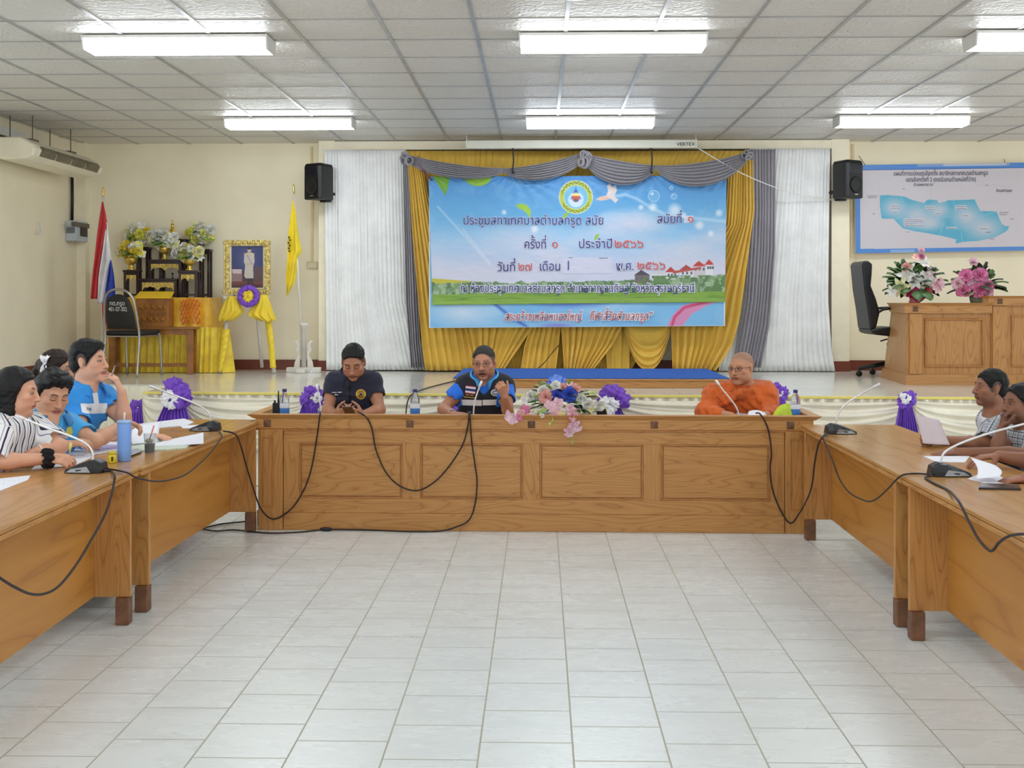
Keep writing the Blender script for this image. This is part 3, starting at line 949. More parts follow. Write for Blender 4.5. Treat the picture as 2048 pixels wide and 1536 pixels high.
# recessed return of the stage at the left
m = MB(); m.grid(lambda u, v: (XL + 0.01 + (XREC - XL - 0.02) * u, 11.12 - 0.02 * (1 + math.sin(u * 130)), 0.79 * (1 - v)), 300, 3)
m.grid(lambda u, v: (XREC - 0.012 - 0.012 * math.sin(u * 40), stage_y(XREC) + 0.02 + (11.1 - stage_y(XREC) - 0.03) * u, 0.79 * (1 - v)), 60, 3)
tag(m.build('stage_skirt', CREAM), 'cream gathered cloth on the set-back part of the stage front at far left', 'skirt')

def ruffle(m, c, R, seed, n=16, depth=0.06, mi=0, flat=0.5):
    """rosette of crumpled loops facing -y"""
    r_ = random.Random(seed)
    for i in range(n):
        t = 2 * math.pi * i / n + r_.uniform(-0.2, 0.2)
        rad = R * r_.uniform(0.35, 0.75)
        cc = Vector(c) + Vector((math.cos(t) * rad, -r_.uniform(0.0, depth), math.sin(t) * rad))
        w = R * r_.uniform(0.34, 0.5)
        ph = [r_.uniform(0, 6.28) for _ in range(3)]
        out = Vector((math.cos(t), 0, math.sin(t))); tan = Vector((-math.sin(t), 0, math.cos(t)))
        def fn(u, v, cc=cc, w=w, ph=ph, out=out, tan=tan):
            a = (u - 0.5) * 2.4; b = (v - 0.5) * 2.2
            p = cc + tan * (w * math.sin(a)) + out * (w * math.sin(b)) + Vector((0, -1, 0)) * (w * 0.8 * math.cos(a) * math.cos(b) * flat * 2)
            return p + Vector((0, 1, 0)) * (w * 0.22 * math.sin(5 * a + ph[0]) * math.cos(4 * b + ph[1])) + out * (w * 0.1 * math.sin(6 * a + ph[2]))
        m.grid(fn, 12, 10, mi)
def tail(c, w0, w1, zl, seed, lean=0.0, n=6):
    r_ = random.Random(seed); ph = r_.uniform(0, 6)
    m = MB()
    m.grid(lambda u, v: (c[0] + (u - 0.5) * (w0 + (w1 - w0) * v ** 0.8) + lean * v, c[1] - 0.02 - 0.018 * math.sin(u * n * 6.28 + ph) * (0.4 + v) - 0.03 * math.sin(v * 3), c[2] + (zl - c[2]) * v + 0.02 * math.sin(u * 9 + ph) * v), n * 8, 10)
    return m
def bow(px, rp, label, white=(0.3, 0.0), seed=1, y=None, tails=True, wr=0.55, purple=True):
    Yb = y
    x = at(px[0], px[1], Yb).x
    c = at(px[0], px[1], Yb)
    R = rp * Yb / FPX
    r = root('satin_bow', c, label, 'bow', 'purple and white satin bows on the stage front')
    m = MB(); ruffle(m, c, R, seed, 15, R * 0.5); m.build('purple_rosette', PURPLE, r)
    m = MB(); ruffle(m, c + Vector((white[0] * R, -R * 0.5, white[1] * R)), R * wr, seed + 5, 9, R * 0.25); m.build('white_rosette', WHITES, r)
    if tails:
        tail(c + Vector((0, 0.0, -R * 0.3)), R * 0.7, R * 2.1, c.z - 0.40, seed, R * 0.3).build('tail', PURPLE, r, solid=0.002)
        tail(c + Vector((-R * 0.4, 0.02, -R * 0.3)), R * 0.6, R * 1.6, c.z - 0.36, seed + 3, -R * 0.5).build('tail', PURPLE, r, solid=0.002)
    return r
YBW = 9.86
bow((358, 789), 31, 'purple satin bow with large white rosette, nearest the people on the left side', (-0.35, -0.25), 11, YBW - 0.06 * -3.1, wr=0.62)
bow((624, 797), 24, 'purple satin bow partly hidden behind the man in the navy shirt', (0.6, 0.1), 12, YBW + 0.1, wr=0.4)
bow((925, 806), 24, 'purple satin bow almost wholly hidden behind the man in the vest', (0, 0), 13, YBW, wr=0.4)
bow((1226, 797), 31, 'purple satin bow with white centre behind the handle of the flower basket', (-0.28, -0.35), 14, YBW, wr=0.62)
bow((1551, 790), 24, 'purple satin bow showing behind the right shoulder of the monk', (0.2, 0.2), 15, YBW - 0.1, wr=0.35)
bow((1813, 801), 19, 'purple satin bow with white top, beside the sheet of the man in white', (-0.3, 0.35), 16, YBW - 0.2, wr=0.6)
bow((2030, 800), 20, 'purple satin bow behind the heads at the right edge', (0.2, 0.2), 17, YBW - 0.25, wr=0.4)
c0 = at(277, 812, 10.62)
bw = root('satin_bow', c0, 'purple cloth knot with hanging tail beside the raised arm of the man in blue', 'bow', 'purple and white satin bows on the stage front')
m = MB(); ruffle(m, c0, 0.07, 41, 9, 0.04); m.build('purple_rosette', PURPLE, bw)
tail(c0 + Vector((0, 0, -0.02)), 0.08, 0.26, 0.38, 42, 0.02).build('tail', PURPLE, bw, solid=0.002)
tail(c0 + Vector((0.12, 0.05, 0.12)), 0.03, 0.30, 0.35, 43, 0.02).build('white_tail', WHITES, bw, solid=0.002)
# ================================================================== the long front desk
Lp, Rp = atz(512, 1059, 0.0), atz(1626, 1067.5, 0.0)
dvec = (Rp - Lp); DLEN = dvec.length; ux = dvec.normalized(); DROT = math.atan2(ux.y, ux.x)
uback = Vector((-ux.y, ux.x, 0))
def desk_s(px):
    d = ray(px, 600); d.z = 0
    # intersection of the viewing direction with the desk's front line
    A = np.array([[d.x, -ux.x], [d.y, -ux.y]]); b = np.array([Lp.x, Lp.y])
    t, s = np.linalg.solve(A, b)
    return float(s)
def desk_pt(px, py, back=0.0):
    """world point on the vertical plane `back` metres behind the desk's front"""
    d = ray(px, py); o = Lp + uback * back
    t = (o - CAM).dot(uback) / d.dot(uback)
    return CAM + d * t
def zz(py): return 1.6 - (py - 600) * 8.23 / FPX
desk = root('front_desk', Lp, 'long panelled wooden desk facing the camera across the hall', 'desk')
desk.rotation_euler = (0, 0, DROT)
S = desk_s
m = MB(); m.box((0.03, 0.02, 0.02), (DLEN - 0.03, 0.035, 0.74)); m.box((0.03, 0.02, 0.02), (0.055, 0.68, 0.74)); m.box((DLEN - 0.055, 0.02, 0.02), (DLEN - 0.03, 0.68, 0.74)); m.build('body', WOOD_X, desk, local=True)
m = MB(); m.box((0.056, 0.036, 0.675), (DLEN - 0.056, 0.67, 0.70)); m.build('work_surface', WOOD_X, desk, local=True)
# rails and stiles of the front frame
m = MB(); m.box((S(567), 0.004, zz(887)), (S(1569), 0.02, zz(862))); m.box((S(567), 0.004, zz(1028)), (S(1569), 0.02, zz(999))); m.build('rail', WOOD_X, desk, local=True, bevel=0.002)
for a, b in ((567, 598), (805, 840), (1046, 1079), (1287, 1322), (1541, 1569)):
    m = MB(); m.box((S(a), 0.004, zz(999)), (S(b), 0.02, zz(887))); m.build('stile', WOOD_Z, desk, local=True, bevel=0.002)
for a, b in ((598, 805), (840, 1046), (1079, 1287), (1322, 1541)):
    m = MB(); m.box((S(a) + 0.02, 0.012, zz(999) + 0.02), (S(b) - 0.02, 0.0205, zz(887) - 0.02)); pan = m.build('panel', WOOD_X, desk, local=True)
    m = MB(); x0, x1, z0, z1 = S(a), S(b), zz(999), zz(887)
    for q in ((x0, z0, x1, z0 + 0.012), (x0, z1 - 0.012, x1, z1), (x0, z0 + 0.012, x0 + 0.012, z1 - 0.012), (x1 - 0.012, z0 + 0.012, x1, z1 - 0.012)):
        m.box((q[0], 0.007, q[1]), (q[2], 0.0205, q[3]))
    m.build('panel_moulding', WOOD_MOLD, pan, local=True, bevel=0.003)
for a, b in ((517, 566), (1570, 1622)):
    m = MB(); m.box((S(a), -0.012, 0.0), (S(b), 0.02, zz(861))); pil = m.build('pilaster', WOOD_Z, desk, local=True, bevel=0.003)
    m = MB(); x0, x1, z0, z1 = S(a + 9), S(b - 18), zz(1016), zz(875)
    for q in ((x0, z0, x1, z0 + 0.010), (x0, z1 - 0.010, x1, z1), (x0, z0 + 0.010, x0 + 0.010, z1 - 0.010), (x1 - 0.010, z0 + 0.010, x1, z1 - 0.010)):
        m.box((q[0], -0.018, q[1]), (q[2], -0.0125, q[3]))
    m.build('pilaster_moulding', WOOD_MOLD, pil, local=True, bevel=0.002)
m = MB(); m.box((S(567), -0.004, 0.0), (S(1569), 0.02, zz(1028))); m.build('plinth', WOOD_X, desk, local=True, bevel=0.004)
m = MB(); m.box((-0.02, 0.10, 0.0), (0.02, 0.6, 0.12)); m.box((DLEN - 0.03, 0.03, 0.0), (DLEN + 0.015, 0.55, 0.12)); m.build('foot_block', WOOD_DARK, desk, local=True, bevel=0.01)
m = MB(); m.box((0.0, -0.018, zz(858)), (DLEN, 0.02, zz(838))); m.box((0.0, 0.021, zz(858)), (0.02, 0.69, zz(838))); m.box((DLEN - 0.02, 0.021, zz(858)), (DLEN, 0.69, zz(838))); m.build('frieze', WOOD_X, desk, local=True, bevel=0.002)
m = MB(); m.box((0.0, -0.010, zz(862)), (DLEN, 0.02, zz(858.2))); m.build('frieze_moulding', WOOD_MOLD, desk, local=True, bevel=0.002)
for px in (536, 820.5, 1063, 1308, 1580):
    m = MB(); s = S(px); zc, h = zz(848), 0.026
    m.add([(s - h, -0.0185, zc - h), (s + h, -0.0185, zc - h), (s + h, -0.0185, zc + h), (s - h, -0.0185, zc + h), (s, -0.029, zc)], [(0, 1, 4), (1, 2, 4), (2, 3, 4), (3, 0, 4)])
    m.build('square_ornament', WOOD_DARK, desk, local=True)
m = MB(); h = 0.052
rim = [(-h, -h), (DLEN + h, -h), (DLEN + h, 0.70), (DLEN - 0.02, 0.70), (DLEN - 0.02, 0.05), (0.02, 0.05), (0.02, 0.70), (-h, 0.70)]
top = [(a, b, zz(829.5)) for a, b in rim]
low = [(min(max(a, -0.012), DLEN + 0.012), max(b, -0.022), zz(838) + 0.0005) for a, b in rim]
m.hexa(low, top); m.build('rim', WOOD_X, desk, local=True)

# ================================================================== side tables
def side_table(A, B, side, z, label, ins_near=0.1, ins_far=0.12):
    A, B = Vector((A[0], A[1], 0)), Vector((B[0], B[1], 0))
    L = (B - A).length; rz = math.atan2(-(B - A).x, (B - A).y)
    r = root('side_table', A, label, 'table', 'long wooden tables along the aisle'); r.rotation_euler = (0, 0, rz)
    s = side
    W = 0.64
    m = MB(); m.box((0, 0, z - 0.016), (s * W, L, z)); m.box((s * 0.006, 0.004, z - 0.020), (s * (W - 0.006), L - 0.004, z - 0.0162)); m.build('tabletop', TOP_Y, r, local=True, bevel=0.003)
    m = MB(); m.box((s * 0.002, 0.002, z - 0.042), (s * (W - 0.002), L - 0.002, z - 0.0202)); m.build('edge_moulding', WOOD_MOLD if False else WOOD_Y, r, local=True, bevel=0.004)
    for u0 in (ins_near, L - ins_far - 0.03):
        m = MB(); m.box((s * 0.004, u0, 0.136), (s * (W - 0.02), u0 + 0.03, z - 0.0425)); m.build('end_panel', WOOD_Z, r, local=True, bevel=0.002)
        for w0 in (0.006, W - 0.09):
            m = MB(); m.box((s * w0, u0 - 0.02, 0), (s * (w0 + 0.066), u0 + 0.05, 0.1355)); m.build('foot', WOOD_DARK, r, local=True, bevel=0.006)
    m = MB(); m.box((s * 0.18, ins_near + 0.031, 0.138), (s * 0.197, L - ins_far - 0.031, z - 0.0425)); m.build('front_panel', PANEL_Y, r, local=True)
    return r
ZTL, ZTR = 0.755, 0.757
side_table((-2.005, 5.955), (-1.957, 8.36), -1, ZTL, 'far wooden table on the left, with the blue tumbler standing near its joint', 0.10, 0.17)
side_table((-1.955, 3.50), (-2.02, 5.945), -1, ZTL, 'near wooden table on the left, cut by the left edge', 0.1, 0.10)
side_table((1.735, 5.77), (1.765, 8.10), 1, ZTR, 'far wooden table on the right, bare but for one microphone', 0.10, 0.10)
side_table((1.705, 3.40), (1.738, 5.76), 1, ZTR, 'near wooden table on the right, with phone and folded papers', 0.1, 0.09)

# ================================================================== counter on the right of the stage
YC = 11.30
def cz(py, y=YC): return 1.6 - (py - 600) * y / FPX
xa, xb, xc = at(1814, 700, YC).x, at(1982, 700, YC).x, 5.6
cnt = root('stage_counter', Vector(((xa + xc) / 2, YC + 0.4, ZS)), 'panelled wooden counter with chamfered corner on the right of the stage', 'counter')
yb_ = 12.35; xl_b = at(1782, 700, yb_).x
m = MB()
m.hexa([(xa, YC + 0.015, ZS), (xb, YC + 0.015, ZS), (xb, yb_, ZS), (at(1766, 740, yb_).x, yb_, ZS)], [(xa, YC + 0.015, cz(626)), (xb, YC + 0.015, cz(626)), (xb, yb_, cz(626)), (xl_b, yb_, cz(626))])
m.build('body', WOOD_Z, cnt)
m = MB()
m.hexa([(xa - 0.02, YC - 0.02, ZS), (xb, YC - 0.02, ZS), (xb, yb_ + 0.01, ZS), (at(1762, 740, yb_).x, yb_ + 0.01, ZS)], [(xa - 0.01, YC - 0.01, cz(748)), (xb, YC - 0.01, cz(748)), (xb, yb_ + 0.005, cz(748)), (at(1765, 740, yb_).x, yb_ + 0.005, cz(748))])
m.build('plinth', WOOD_X, cnt)
m = MB()
m.hexa([(xa - 0.03, YC - 0.03, cz(626)), (xb, YC - 0.03, cz(626)), (xb, yb_, cz(626)), (at(1779, 700, yb_).x, yb_, cz(626))], [(xa - 0.03, YC - 0.03, cz(610)), (xb, YC - 0.03, cz(610)), (xb, yb_, cz(610)), (at(1777, 700, yb_).x, yb_, cz(610))])
m.build('frieze', WOOD_X, cnt)
m = MB()
m.hexa([(xa - 0.05, YC - 0.05, cz(610) + 0.0005), (xb, YC - 0.05, cz(610) + 0.0005), (xb, yb_, cz(610) + 0.0005), (at(1776, 700, yb_).x, yb_, cz(610) + 0.0005)], [(xa - 0.07, YC - 0.07, cz(606)), (xb, YC - 0.07, cz(606)), (xb, yb_, cz(606)), (at(1773, 700, yb_).x, yb_, cz(606))])
ctop = m.build('countertop', WOOD_X, cnt)
def cpanel(p0, p1, y0, y1):
    x0, x1, z0, z1 = at(p0, 0, YC).x, at(p1, 0, YC).x, cz(y1), cz(y0)
    m = MB()
    for q in ((x0, z0, x1, z0 + 0.018), (x0, z1 - 0.018, x1, z1), (x0, z0 + 0.018, x0 + 0.018, z1 - 0.018), (x1 - 0.018, z0 + 0.018, x1, z1 - 0.018)):
        m.box((q[0], YC - 0.006, q[1]), (q[2], YC + 0.0145, q[3]))
    return m
m = cpanel(1850, 1968, 636, 733); m.build('panel_moulding', WOOD_MOLD, cnt, bevel=0.004)
m = MB(); m.box((at(1819, 0, YC).x, YC - 0.012, cz(747)), (at(1844, 0, YC).x, YC + 0.0145, cz(627))); m.build('pilaster', WOOD_Z, cnt, bevel=0.003)
m = cpanel(1823, 1839, 632, 742); m.build('pilaster_moulding', WOOD_MOLD, cnt, bevel=0.003)
def ornament(px, py, y, h, par):
    c = at(px, py, y); m = MB()
    m.add([(c.x - h, y, c.z - h), (c.x + h, y, c.z - h), (c.x + h, y, c.z + h), (c.x - h, y, c.z + h), (c.x, y - 0.012, c.z)], [(0, 1, 4), (1, 2, 4), (2, 3, 4), (3, 0, 4)])
    m.build('square_ornament', WOOD_DARK, par)
ornament(1831, 618, YC - 0.031, 0.026, cnt)
# taller half
m = MB(); m.box((xb + 0.001, YC + 0.0, ZS), (xc, yb_, cz(611))); m.box((xb + 0.001, YC - 0.03, ZS), (xc, YC - 0.0005, cz(748))); m.build('tall_body', WOOD_Z, cnt)
m = MB(); m.box((at(1974, 0, YC).x, YC - 0.04, cz(611) + 0.0005), (xc, YC + 0.10, cz(596))); m.build('tall_frieze', WOOD_X, cnt)
m = MB(); xt = at(1970, 0, YC).x; m.hexa([(xt + 0.02, YC - 0.05, cz(596) + 0.0005), (xc, YC - 0.05, cz(596) + 0.0005), (xc, YC + 0.12, cz(596) + 0.0005), (xt + 0.02, YC + 0.12, cz(596) + 0.0005)], [(xt, YC - 0.075, cz(592)), (xc, YC - 0.075, cz(592)), (xc, YC + 0.14, cz(592)), (xt, YC + 0.14, cz(592))]); m.build('tall_countertop', WOOD_X, cnt)
m = MB(); m.box((at(1984, 0, YC).x, YC - 0.02, cz(747)), (at(2011, 0, YC).x, YC - 0.0005, cz(612))); m.build('pilaster', WOOD_Z, cnt, bevel=0.003)
m = cpanel(2022, 2140, 630, 733); [m.v.__setitem__(i, (p[0], p[1] - 0.006, p[2])) for i, p in enumerate(m.v)]; m.build('panel_moulding', WOOD_MOLD, cnt, bevel=0.004)
ornament(2000, 603, YC - 0.041, 0.026, cnt)

# ================================================================== chairs
CHROME = M('brushed_chrome', (176, 172, 164), 0.3, 0.85, var=0.05); VINYL = M('black_vinyl', (26, 24, 26), 0.5, var=0.12, vscale=20)
def make_chair():
    r = root('banquet_chair', (0, 0, 0), 'x', 'chair')
    m = MB()  # frame: back hoop running down into the rear legs; local +y is where the chair faces
    hoop = [(-0.205, -0.27, 0.0), (-0.20, -0.235, 0.22), (-0.195, -0.205, 0.42), (-0.185, -0.235, 0.62), (-0.16, -0.265, 0.80), (-0.10, -0.285, 0.885), (0.0, -0.29, 0.91),
            (0.10, -0.285, 0.885), (0.16, -0.265, 0.80), (0.185, -0.235, 0.62), (0.195, -0.205, 0.42), (0.20, -0.235, 0.22), (0.205, -0.27, 0.0)]
    m.tube(spline(hoop, 5), 0.0125, 10); m.build('back_frame', CHROME, r, local=True)
    for s in (-1, 1):
        m = MB(); m.tube(spline([(s * 0.195, 0.17, 0.44), (s * 0.20, 0.20, 0.40), (s * 0.205, 0.235, 0.0)], 5), 0.0125, 10); m.build('leg', CHROME, r, local=True)
    m = MB(); m.box((-0.20, -0.20, 0.415), (0.20, 0.19, 0.430)); m.build('seat_frame', CHROME, r, local=True, bevel=0.004)
    m = MB(); m.box((-0.205, -0.19, 0.4305), (0.205, 0.215, 0.485)); m.build('seat', VINYL, r, local=True, bevel=0.022, seg=4)
    m = MB()
    def bk(u, v, off):
        w = 0.165 * (1 - 0.32 * max(0, v - 0.35) ** 1.6 * 1.6)
        x = (u * 2 - 1)
        zt = 0.50 + 0.36 * v - 0.05 * x * x * v * v
        return (x * w, -0.212 - 0.085 * (v ** 0.9) * 0.85 + off * (1 - x ** 4) * (1 - (2 * v - 1) ** 6), zt)
    m.grid(lambda u, v: bk(u, v, 0.035), 14, 12, flip=True); m.grid(lambda u, v: bk(u, v, -0.03), 14, 12)
    bp = m.build('backrest', VINYL, r, local=True)
    return r
chair0 = make_chair()
place(chair0, (at(261, 750, 12.35).x, 12.42, ZS), -0.20, 'black chair with chrome hoop back and white painted lettering, in front of the altar', 'black chrome-framed chairs')
CHALK = M('white_paint_marks', (214, 214, 208), 0.6)
nb = Vector((0, -0.97, -0.2)).normalized()
bk_child = [c for c in chair0.children if c.name.startswith('backrest')][0]
for txt, z_, w_ in (('ทต.กรูด', 0.745, 0.17), ('401-57-302', 0.685, 0.21)):
    vs, fs = text_mb(txt, 0.062, (0, 0, 0), (1, 0, 0), (0, 0, 1), 0.0, 'CENTER', 0.01, w_)
    m = MB(); m.add([(p.x, -0.212 - 0.0722 * ((z_ + p.z - 0.5) / 0.36) ** 0.9 - 0.036, z_ + p.z) for p in vs], fs)
    m.build('painted_lettering', CHALK, bk_child, local=True)

# office chair, seen from the side, facing the counter
oc = root('office_chair', at(1748, 752, 12.5), 'black high-backed office chair in profile beside the wooden counter', 'chair')
LEATHER = M('black_leather', (17, 17, 19), 0.4, var=0.1, vscale=20)
q = lambda x, y: at(1600 + x / 4.571, 480 + y / 4.571, 12.5)
def outline(pts, w0, w1, mat, name, bev=0.03):
    m = MB(); ps = [q(a, b) for a, b in pts]; m.prism([(p.x, 12.5 + w0, p.z) for p in ps], (0, w1 - w0, 0)); return m.build(name, mat, oc, bevel=bev, seg=4)
outline([(512, 235), (520, 320), (532, 450), (560, 620), (578, 760), (584, 815), (640, 800), (672, 660), (640, 540), (592, 420), (602, 310), (606, 225), (560, 192), (528, 200)], -0.24, 0.24, LEATHER, 'backrest')
outline([(584, 812), (600, 848), (650, 862), (770, 876), (900, 880), (1010, 870), (1015, 800), (800, 790), (660, 797)], -0.25, 0.25, LEATHER, 'seat')
for s in (-0.27, 0.27):
    m = MB(); a = [q(655, 655), q(700, 632), (q(790, 625)), q(900, 625), q(930, 680), q(900, 800)]
    m.tube(spline([(p.x, 12.5 + s, p.z) for p in a], 6), 0.016, 8, flat=0.8); m.build('armrest', BLACK, oc)
m = MB(); c = q(830, 880); m.lathe([(0.03, 0), (0.03, 0.1), (0.045, 0.22)], (c.x, 12.5, ZS + 0.13), 12); m.build('gas_column', BLACK, oc)
m = MB(); m.tube([q(735, 925), q(800, 905)], 0.008, 6); m.build('tilt_lever', BLACK, oc)
for k_ in range(5):
    t_ = math.pi + k_ * 2 * math.pi / 5
    e = Vector((c.x + 0.33 * math.cos(t_), 12.5 + 0.33 * math.sin(t_), ZS + 0.085))
    m = MB(); m.tube([(c.x, 12.5, ZS + 0.15), e], [0.03, 0.018], 8); lg = m.build('base_arm', BLACK, oc)
    m = MB(); m.lathe([(0.0, -0.02), (0.03, -0.02), (0.03, 0.02), (0.0, 0.02)], (0, 0, 0), 14)
    m.v = [(e.x + p[0], e.y + p[2], ZS + 0.031 + p[1]) for p in m.v]; m.tube([e, e - Vector((0, 0, 0.04))], 0.008, 6); m.build('caster', BLACK, lg)

# ================================================================== wall fittings
def speaker(px0, px1, py0, py1, Y, turn, label, names):
    c = at((px0 + px1) / 2, (py0 + py1) / 2, Y); h = (py1 - py0) * Y / FPX / 2
    r = root('wall_speaker', c, label, 'speaker', 'black wall speakers'); r.rotation_euler = (0.0, 0, turn)
    w, d = 0.135, 0.13
    m = MB(); prof = [(-w, -d * 0.75), (-w * 0.8, -d), (w * 0.8, -d), (w, -d * 0.75), (w * 0.62, d), (-w * 0.62, d)]
    m.hexa([(a, b, -h) for a, b in prof], [(a, b, h * 0.88) for a, b in prof]); m.hexa([(a, b, h * 0.881) for a, b in prof], [(a * 0.86, b * 0.9, h) for a, b in prof]); m.build('cabinet', BLACK, r, local=True, bevel=0.012, seg=3)
    m = MB(); m.lathe([(0.085, 0.0), (0.092, 0.006), (0.075, 0.004), (0.03, -0.010), (0.0, -0.006)], (0, 0, 0), 24, caps=False); m.v = [(p[0], -d - 0.002 - p[2], p[1] - h * 0.32) for p in m.v]; m.build('woofer', M('speaker_grille', (16, 16, 18), 0.6), r, local=True)
    m = MB(); m.box((-0.10, -d - 0.004, h * 0.30), (0.10, -d + 0.01, h * 0.80)); m.build('horn', M('dark_gloss_plastic', (14, 14, 26), 0.2), r, local=True, bevel=0.02, seg=3)
    m = MB(); m.box((-0.02, -d - 0.003, -h * 0.84), (0.03, -d + 0.01, -h * 0.78)); m.build('badge', CHROME, r, local=True)
    m = MB(); m.tube([(0, d * 0.8, -h * 0.6), (0, 0.25, -h * 0.6)], 0.02, 8); m.box((-0.05, 0.05, -h - 0.02), (0.05, d, -h)); m.build('bracket', BLACK, r, local=True)
    return r
speaker(612, 667, 328, 400, 13.15, -0.6, 'black wall speaker left of the white curtain, above the light switch', 0)
speaker(1665, 1722, 322, 397, 13.15, 0.6, 'black wall speaker right of the white curtain, beside the map', 0)
CONDUIT = M('cream_cable_cover', (224, 206, 164), 0.6, var=0.02)
def strip(pts, r, name, label, mat, cat, group=None):
    m = MB(); m.tube(pts, r, 6); return tag(m.build(name, mat), label, cat, group)
G2 = 'cream cable strips on the back wall'
for px, y0, y1, Y, lb in ((623, 293, 328, 13.58, 'cream cable strip between ceiling and left speaker'), (624, 402, 522, 13.58, 'cream cable strip running down from left speaker to the switch plate'),
                          (1706, 288, 322, 13.58, 'cream cable strip between ceiling and right speaker'), (1703, 398, 518, 13.58, 'cream cable strip running down from right speaker to the socket plate')):
    a, b = at(px, y0, Y), at(px, y1, Y); m = MB(); m.box((a.x - 0.012, Y - 0.006, b.z), (a.x + 0.012, YB - 0.0005, a.z)); tag(m.build('cable_strip', CONDUIT), lb, 'cable strip', G2)
def plate(px, py, w, h, label, gang=3):
    Y = YB - 0.03; c = at(px, py, Y)
    r = root('switch_plate', c, label, 'switch', 'cream wall plates')
    m = MB(); m.box((c.x - w, Y, c.z - h), (c.x + w, YB - 0.0005, c.z + h)); m.build('plate', M('ivory_plastic', (222, 206, 168), 0.4), r, bevel=0.006)
    for i in range(gang):
        x = c.x + (i - (gang - 1) / 2) * w * 0.5; m = MB(); m.box((x - 0.012, Y - 0.004, c.z - 0.022), (x + 0.012, Y - 0.0002, c.z + 0.022)); m.build('switch', M('switch_white', (228, 220, 196), 0.35), r, bevel=0.003)
plate(624, 530, 0.062, 0.04, 'cream switch plate on the wall below the left speaker')
plate(1703, 522, 0.06, 0.045, 'cream socket plate on the wall beside the top of the office chair', 2)
# map board
YM = 13.50
Pm = Paint(2048, 1236, 420, 250, (212, 206, 212))
Pm.X = 60 + Pm.X / 2048 * 2320
Pm.Y = 118 + Pm.Y / 1236 * (1036 + Pm.X * -0.001) - Pm.X * 0.0146
X, Y = Pm.X, Pm.Y
body = [(348, 474), (440, 470), (560, 478), (650, 490), (730, 526), (870, 562), (905, 530), (930, 522), (1030, 530), (1045, 562), (1120, 548), (1160, 530), (1470, 522), (1500, 590), (1535, 655), (1725, 662), (1760, 750), (1790, 810), (1830, 836), (1870, 835), (1865, 872), (1820, 910), (1700, 970), (1500, 1012), (1340, 1018), (1245, 1040), (1248, 990), (1080, 950), (900, 916), (730, 890), (620, 860), (560, 800), (510, 748), (370, 746), (352, 620)]
mb_ = inpoly(X, Y, body)
Pm.mix(mb_ * 1.0, (92, 178, 208))
for cx, cy, rx, ry in ((520, 620, 150, 120), (790, 720, 220, 160), (1050, 650, 130, 110), (1370, 720, 190, 150), (1580, 860, 230, 150), (950, 800, 160, 90)):
    Pm.mix(mb_ * np.clip(1.25 - np.hypot((X - cx) / rx, (Y - cy) / ry), 0, 1) * 0.85, (206, 206, 218))
for ln in ([(600, 500), (640, 600), (600, 700), (520, 760)], [(880, 566), (900, 690), (1000, 740), (1220, 720)], [(1215, 540), (1250, 700), (1230, 800), (1270, 870)], [(1270, 870), (1450, 780), (1640, 690), (1720, 670)], [(1100, 800), (1060, 930)], [(1310, 900), (1320, 1010)]):
    Pm.mix(mb_ * 1.0 * 0, (0, 0, 0)); Pm.line(ln, 9, (140, 200, 220), 0.8, 6)
for ln in ([(330, 360), (350, 470), (320, 600), (350, 760)], [(960, 380), (940, 520)], [(1290, 360), (1330, 440), (1310, 520)], [(1480, 356), (1660, 350), (1950, 376)], [(210, 650), (320, 640)]):
    Pm.line(ln, 4, (186, 184, 194), 0.8, 4)
rr = random.Random(4)
for (x0, y0, n_, w_) in ((480, 600, 2, 90), (505, 670, 1, 60), (640, 762, 1, 220), (640, 784, 1, 230), (640, 808, 1, 100), (640, 830, 1, 225), (900, 612, 2, 90), (1010, 684, 1, 50), (1250, 606, 2, 120), (1330, 712, 1, 60), (1140, 860, 1, 110), (1520, 866, 1, 110), (1600, 908, 1, 50), (660, 902, 1, 50), (1650, 985, 1, 50), (1760, 676, 1, 100), (1760, 700, 1, 90), (1890, 750, 1, 40), (205, 480, 1, 120), (210, 500, 1, 105), (265, 690, 1, 22), (620, 396, 1, 24), (1600, 356, 1, 20)):
    for k_ in range(n_):
        if 400 < x0 < 1560 and y0 > 560: Pm.poly([(x0 - 8, y0 - 16 + 24 * k_), (x0 + w_ + 8, y0 - 16 + 24 * k_), (x0 + w_ + 8, y0 + 10 + 24 * k_), (x0 - 8, y0 + 10 + 24 * k_)], (222, 220, 228), 0.8)
        x = x0
        while x < x0 + w_:
            s = rr.uniform(8, 18); Pm.line([(x, y0 + 24 * k_ + rr.uniform(-2, 2)), (x + s * 0.7, y0 + 24 * k_)], 8, (96, 92, 110), 0.6, 5); x += s
# blue border
for msk in ((Y < 178 - X * 0.0146), (Y > 1104 - X * 0.0146), (X < 118)):
    Pm.mix(msk * 1.0, (84, 142, 216))
tb_ = Y < 150 - X * 0.0146
Pm.mix(tb_ & (X > 800) & (X < 1880), (140, 168, 214)); Pm.mix(tb_ & (X > 1100) & (X < 1840), (190, 198, 216))
Pm.mix((Y > 1118 - X * 0.0146) & (X > 470) & (X < 760), (140, 178, 228)); Pm.mix((Y < 184 - X * 0.0146) & (Y > 174 - X * 0.0146) & (X > 118), (60, 96, 170))
mp = lambda x, y: at(1700 + x / 5.885, 310 + y / 5.885, YM)
tl, tr, br, bl = mp(60, 118), mp(2380, 84), mp(2380, 1118), mp(66, 1158)
brd = root('map_board', (tl + br) / 2, 'blue bordered map poster board hung slightly crooked on the right wall', 'map')
Pm.X = Pm.X; sheet_w = 2048
Pm.sheet('map_print', tl, tr, br, bl, parent=brd)
m = MB(); m.prism([tl + Vector((0, 0.003, 0)), bl + Vector((0, 0.003, 0)), br + Vector((0, 0.003, 0)), tr + Vector((0, 0.003, 0))], (0, 0.02, 0)); m.build('backing_board', WHITE, brd)
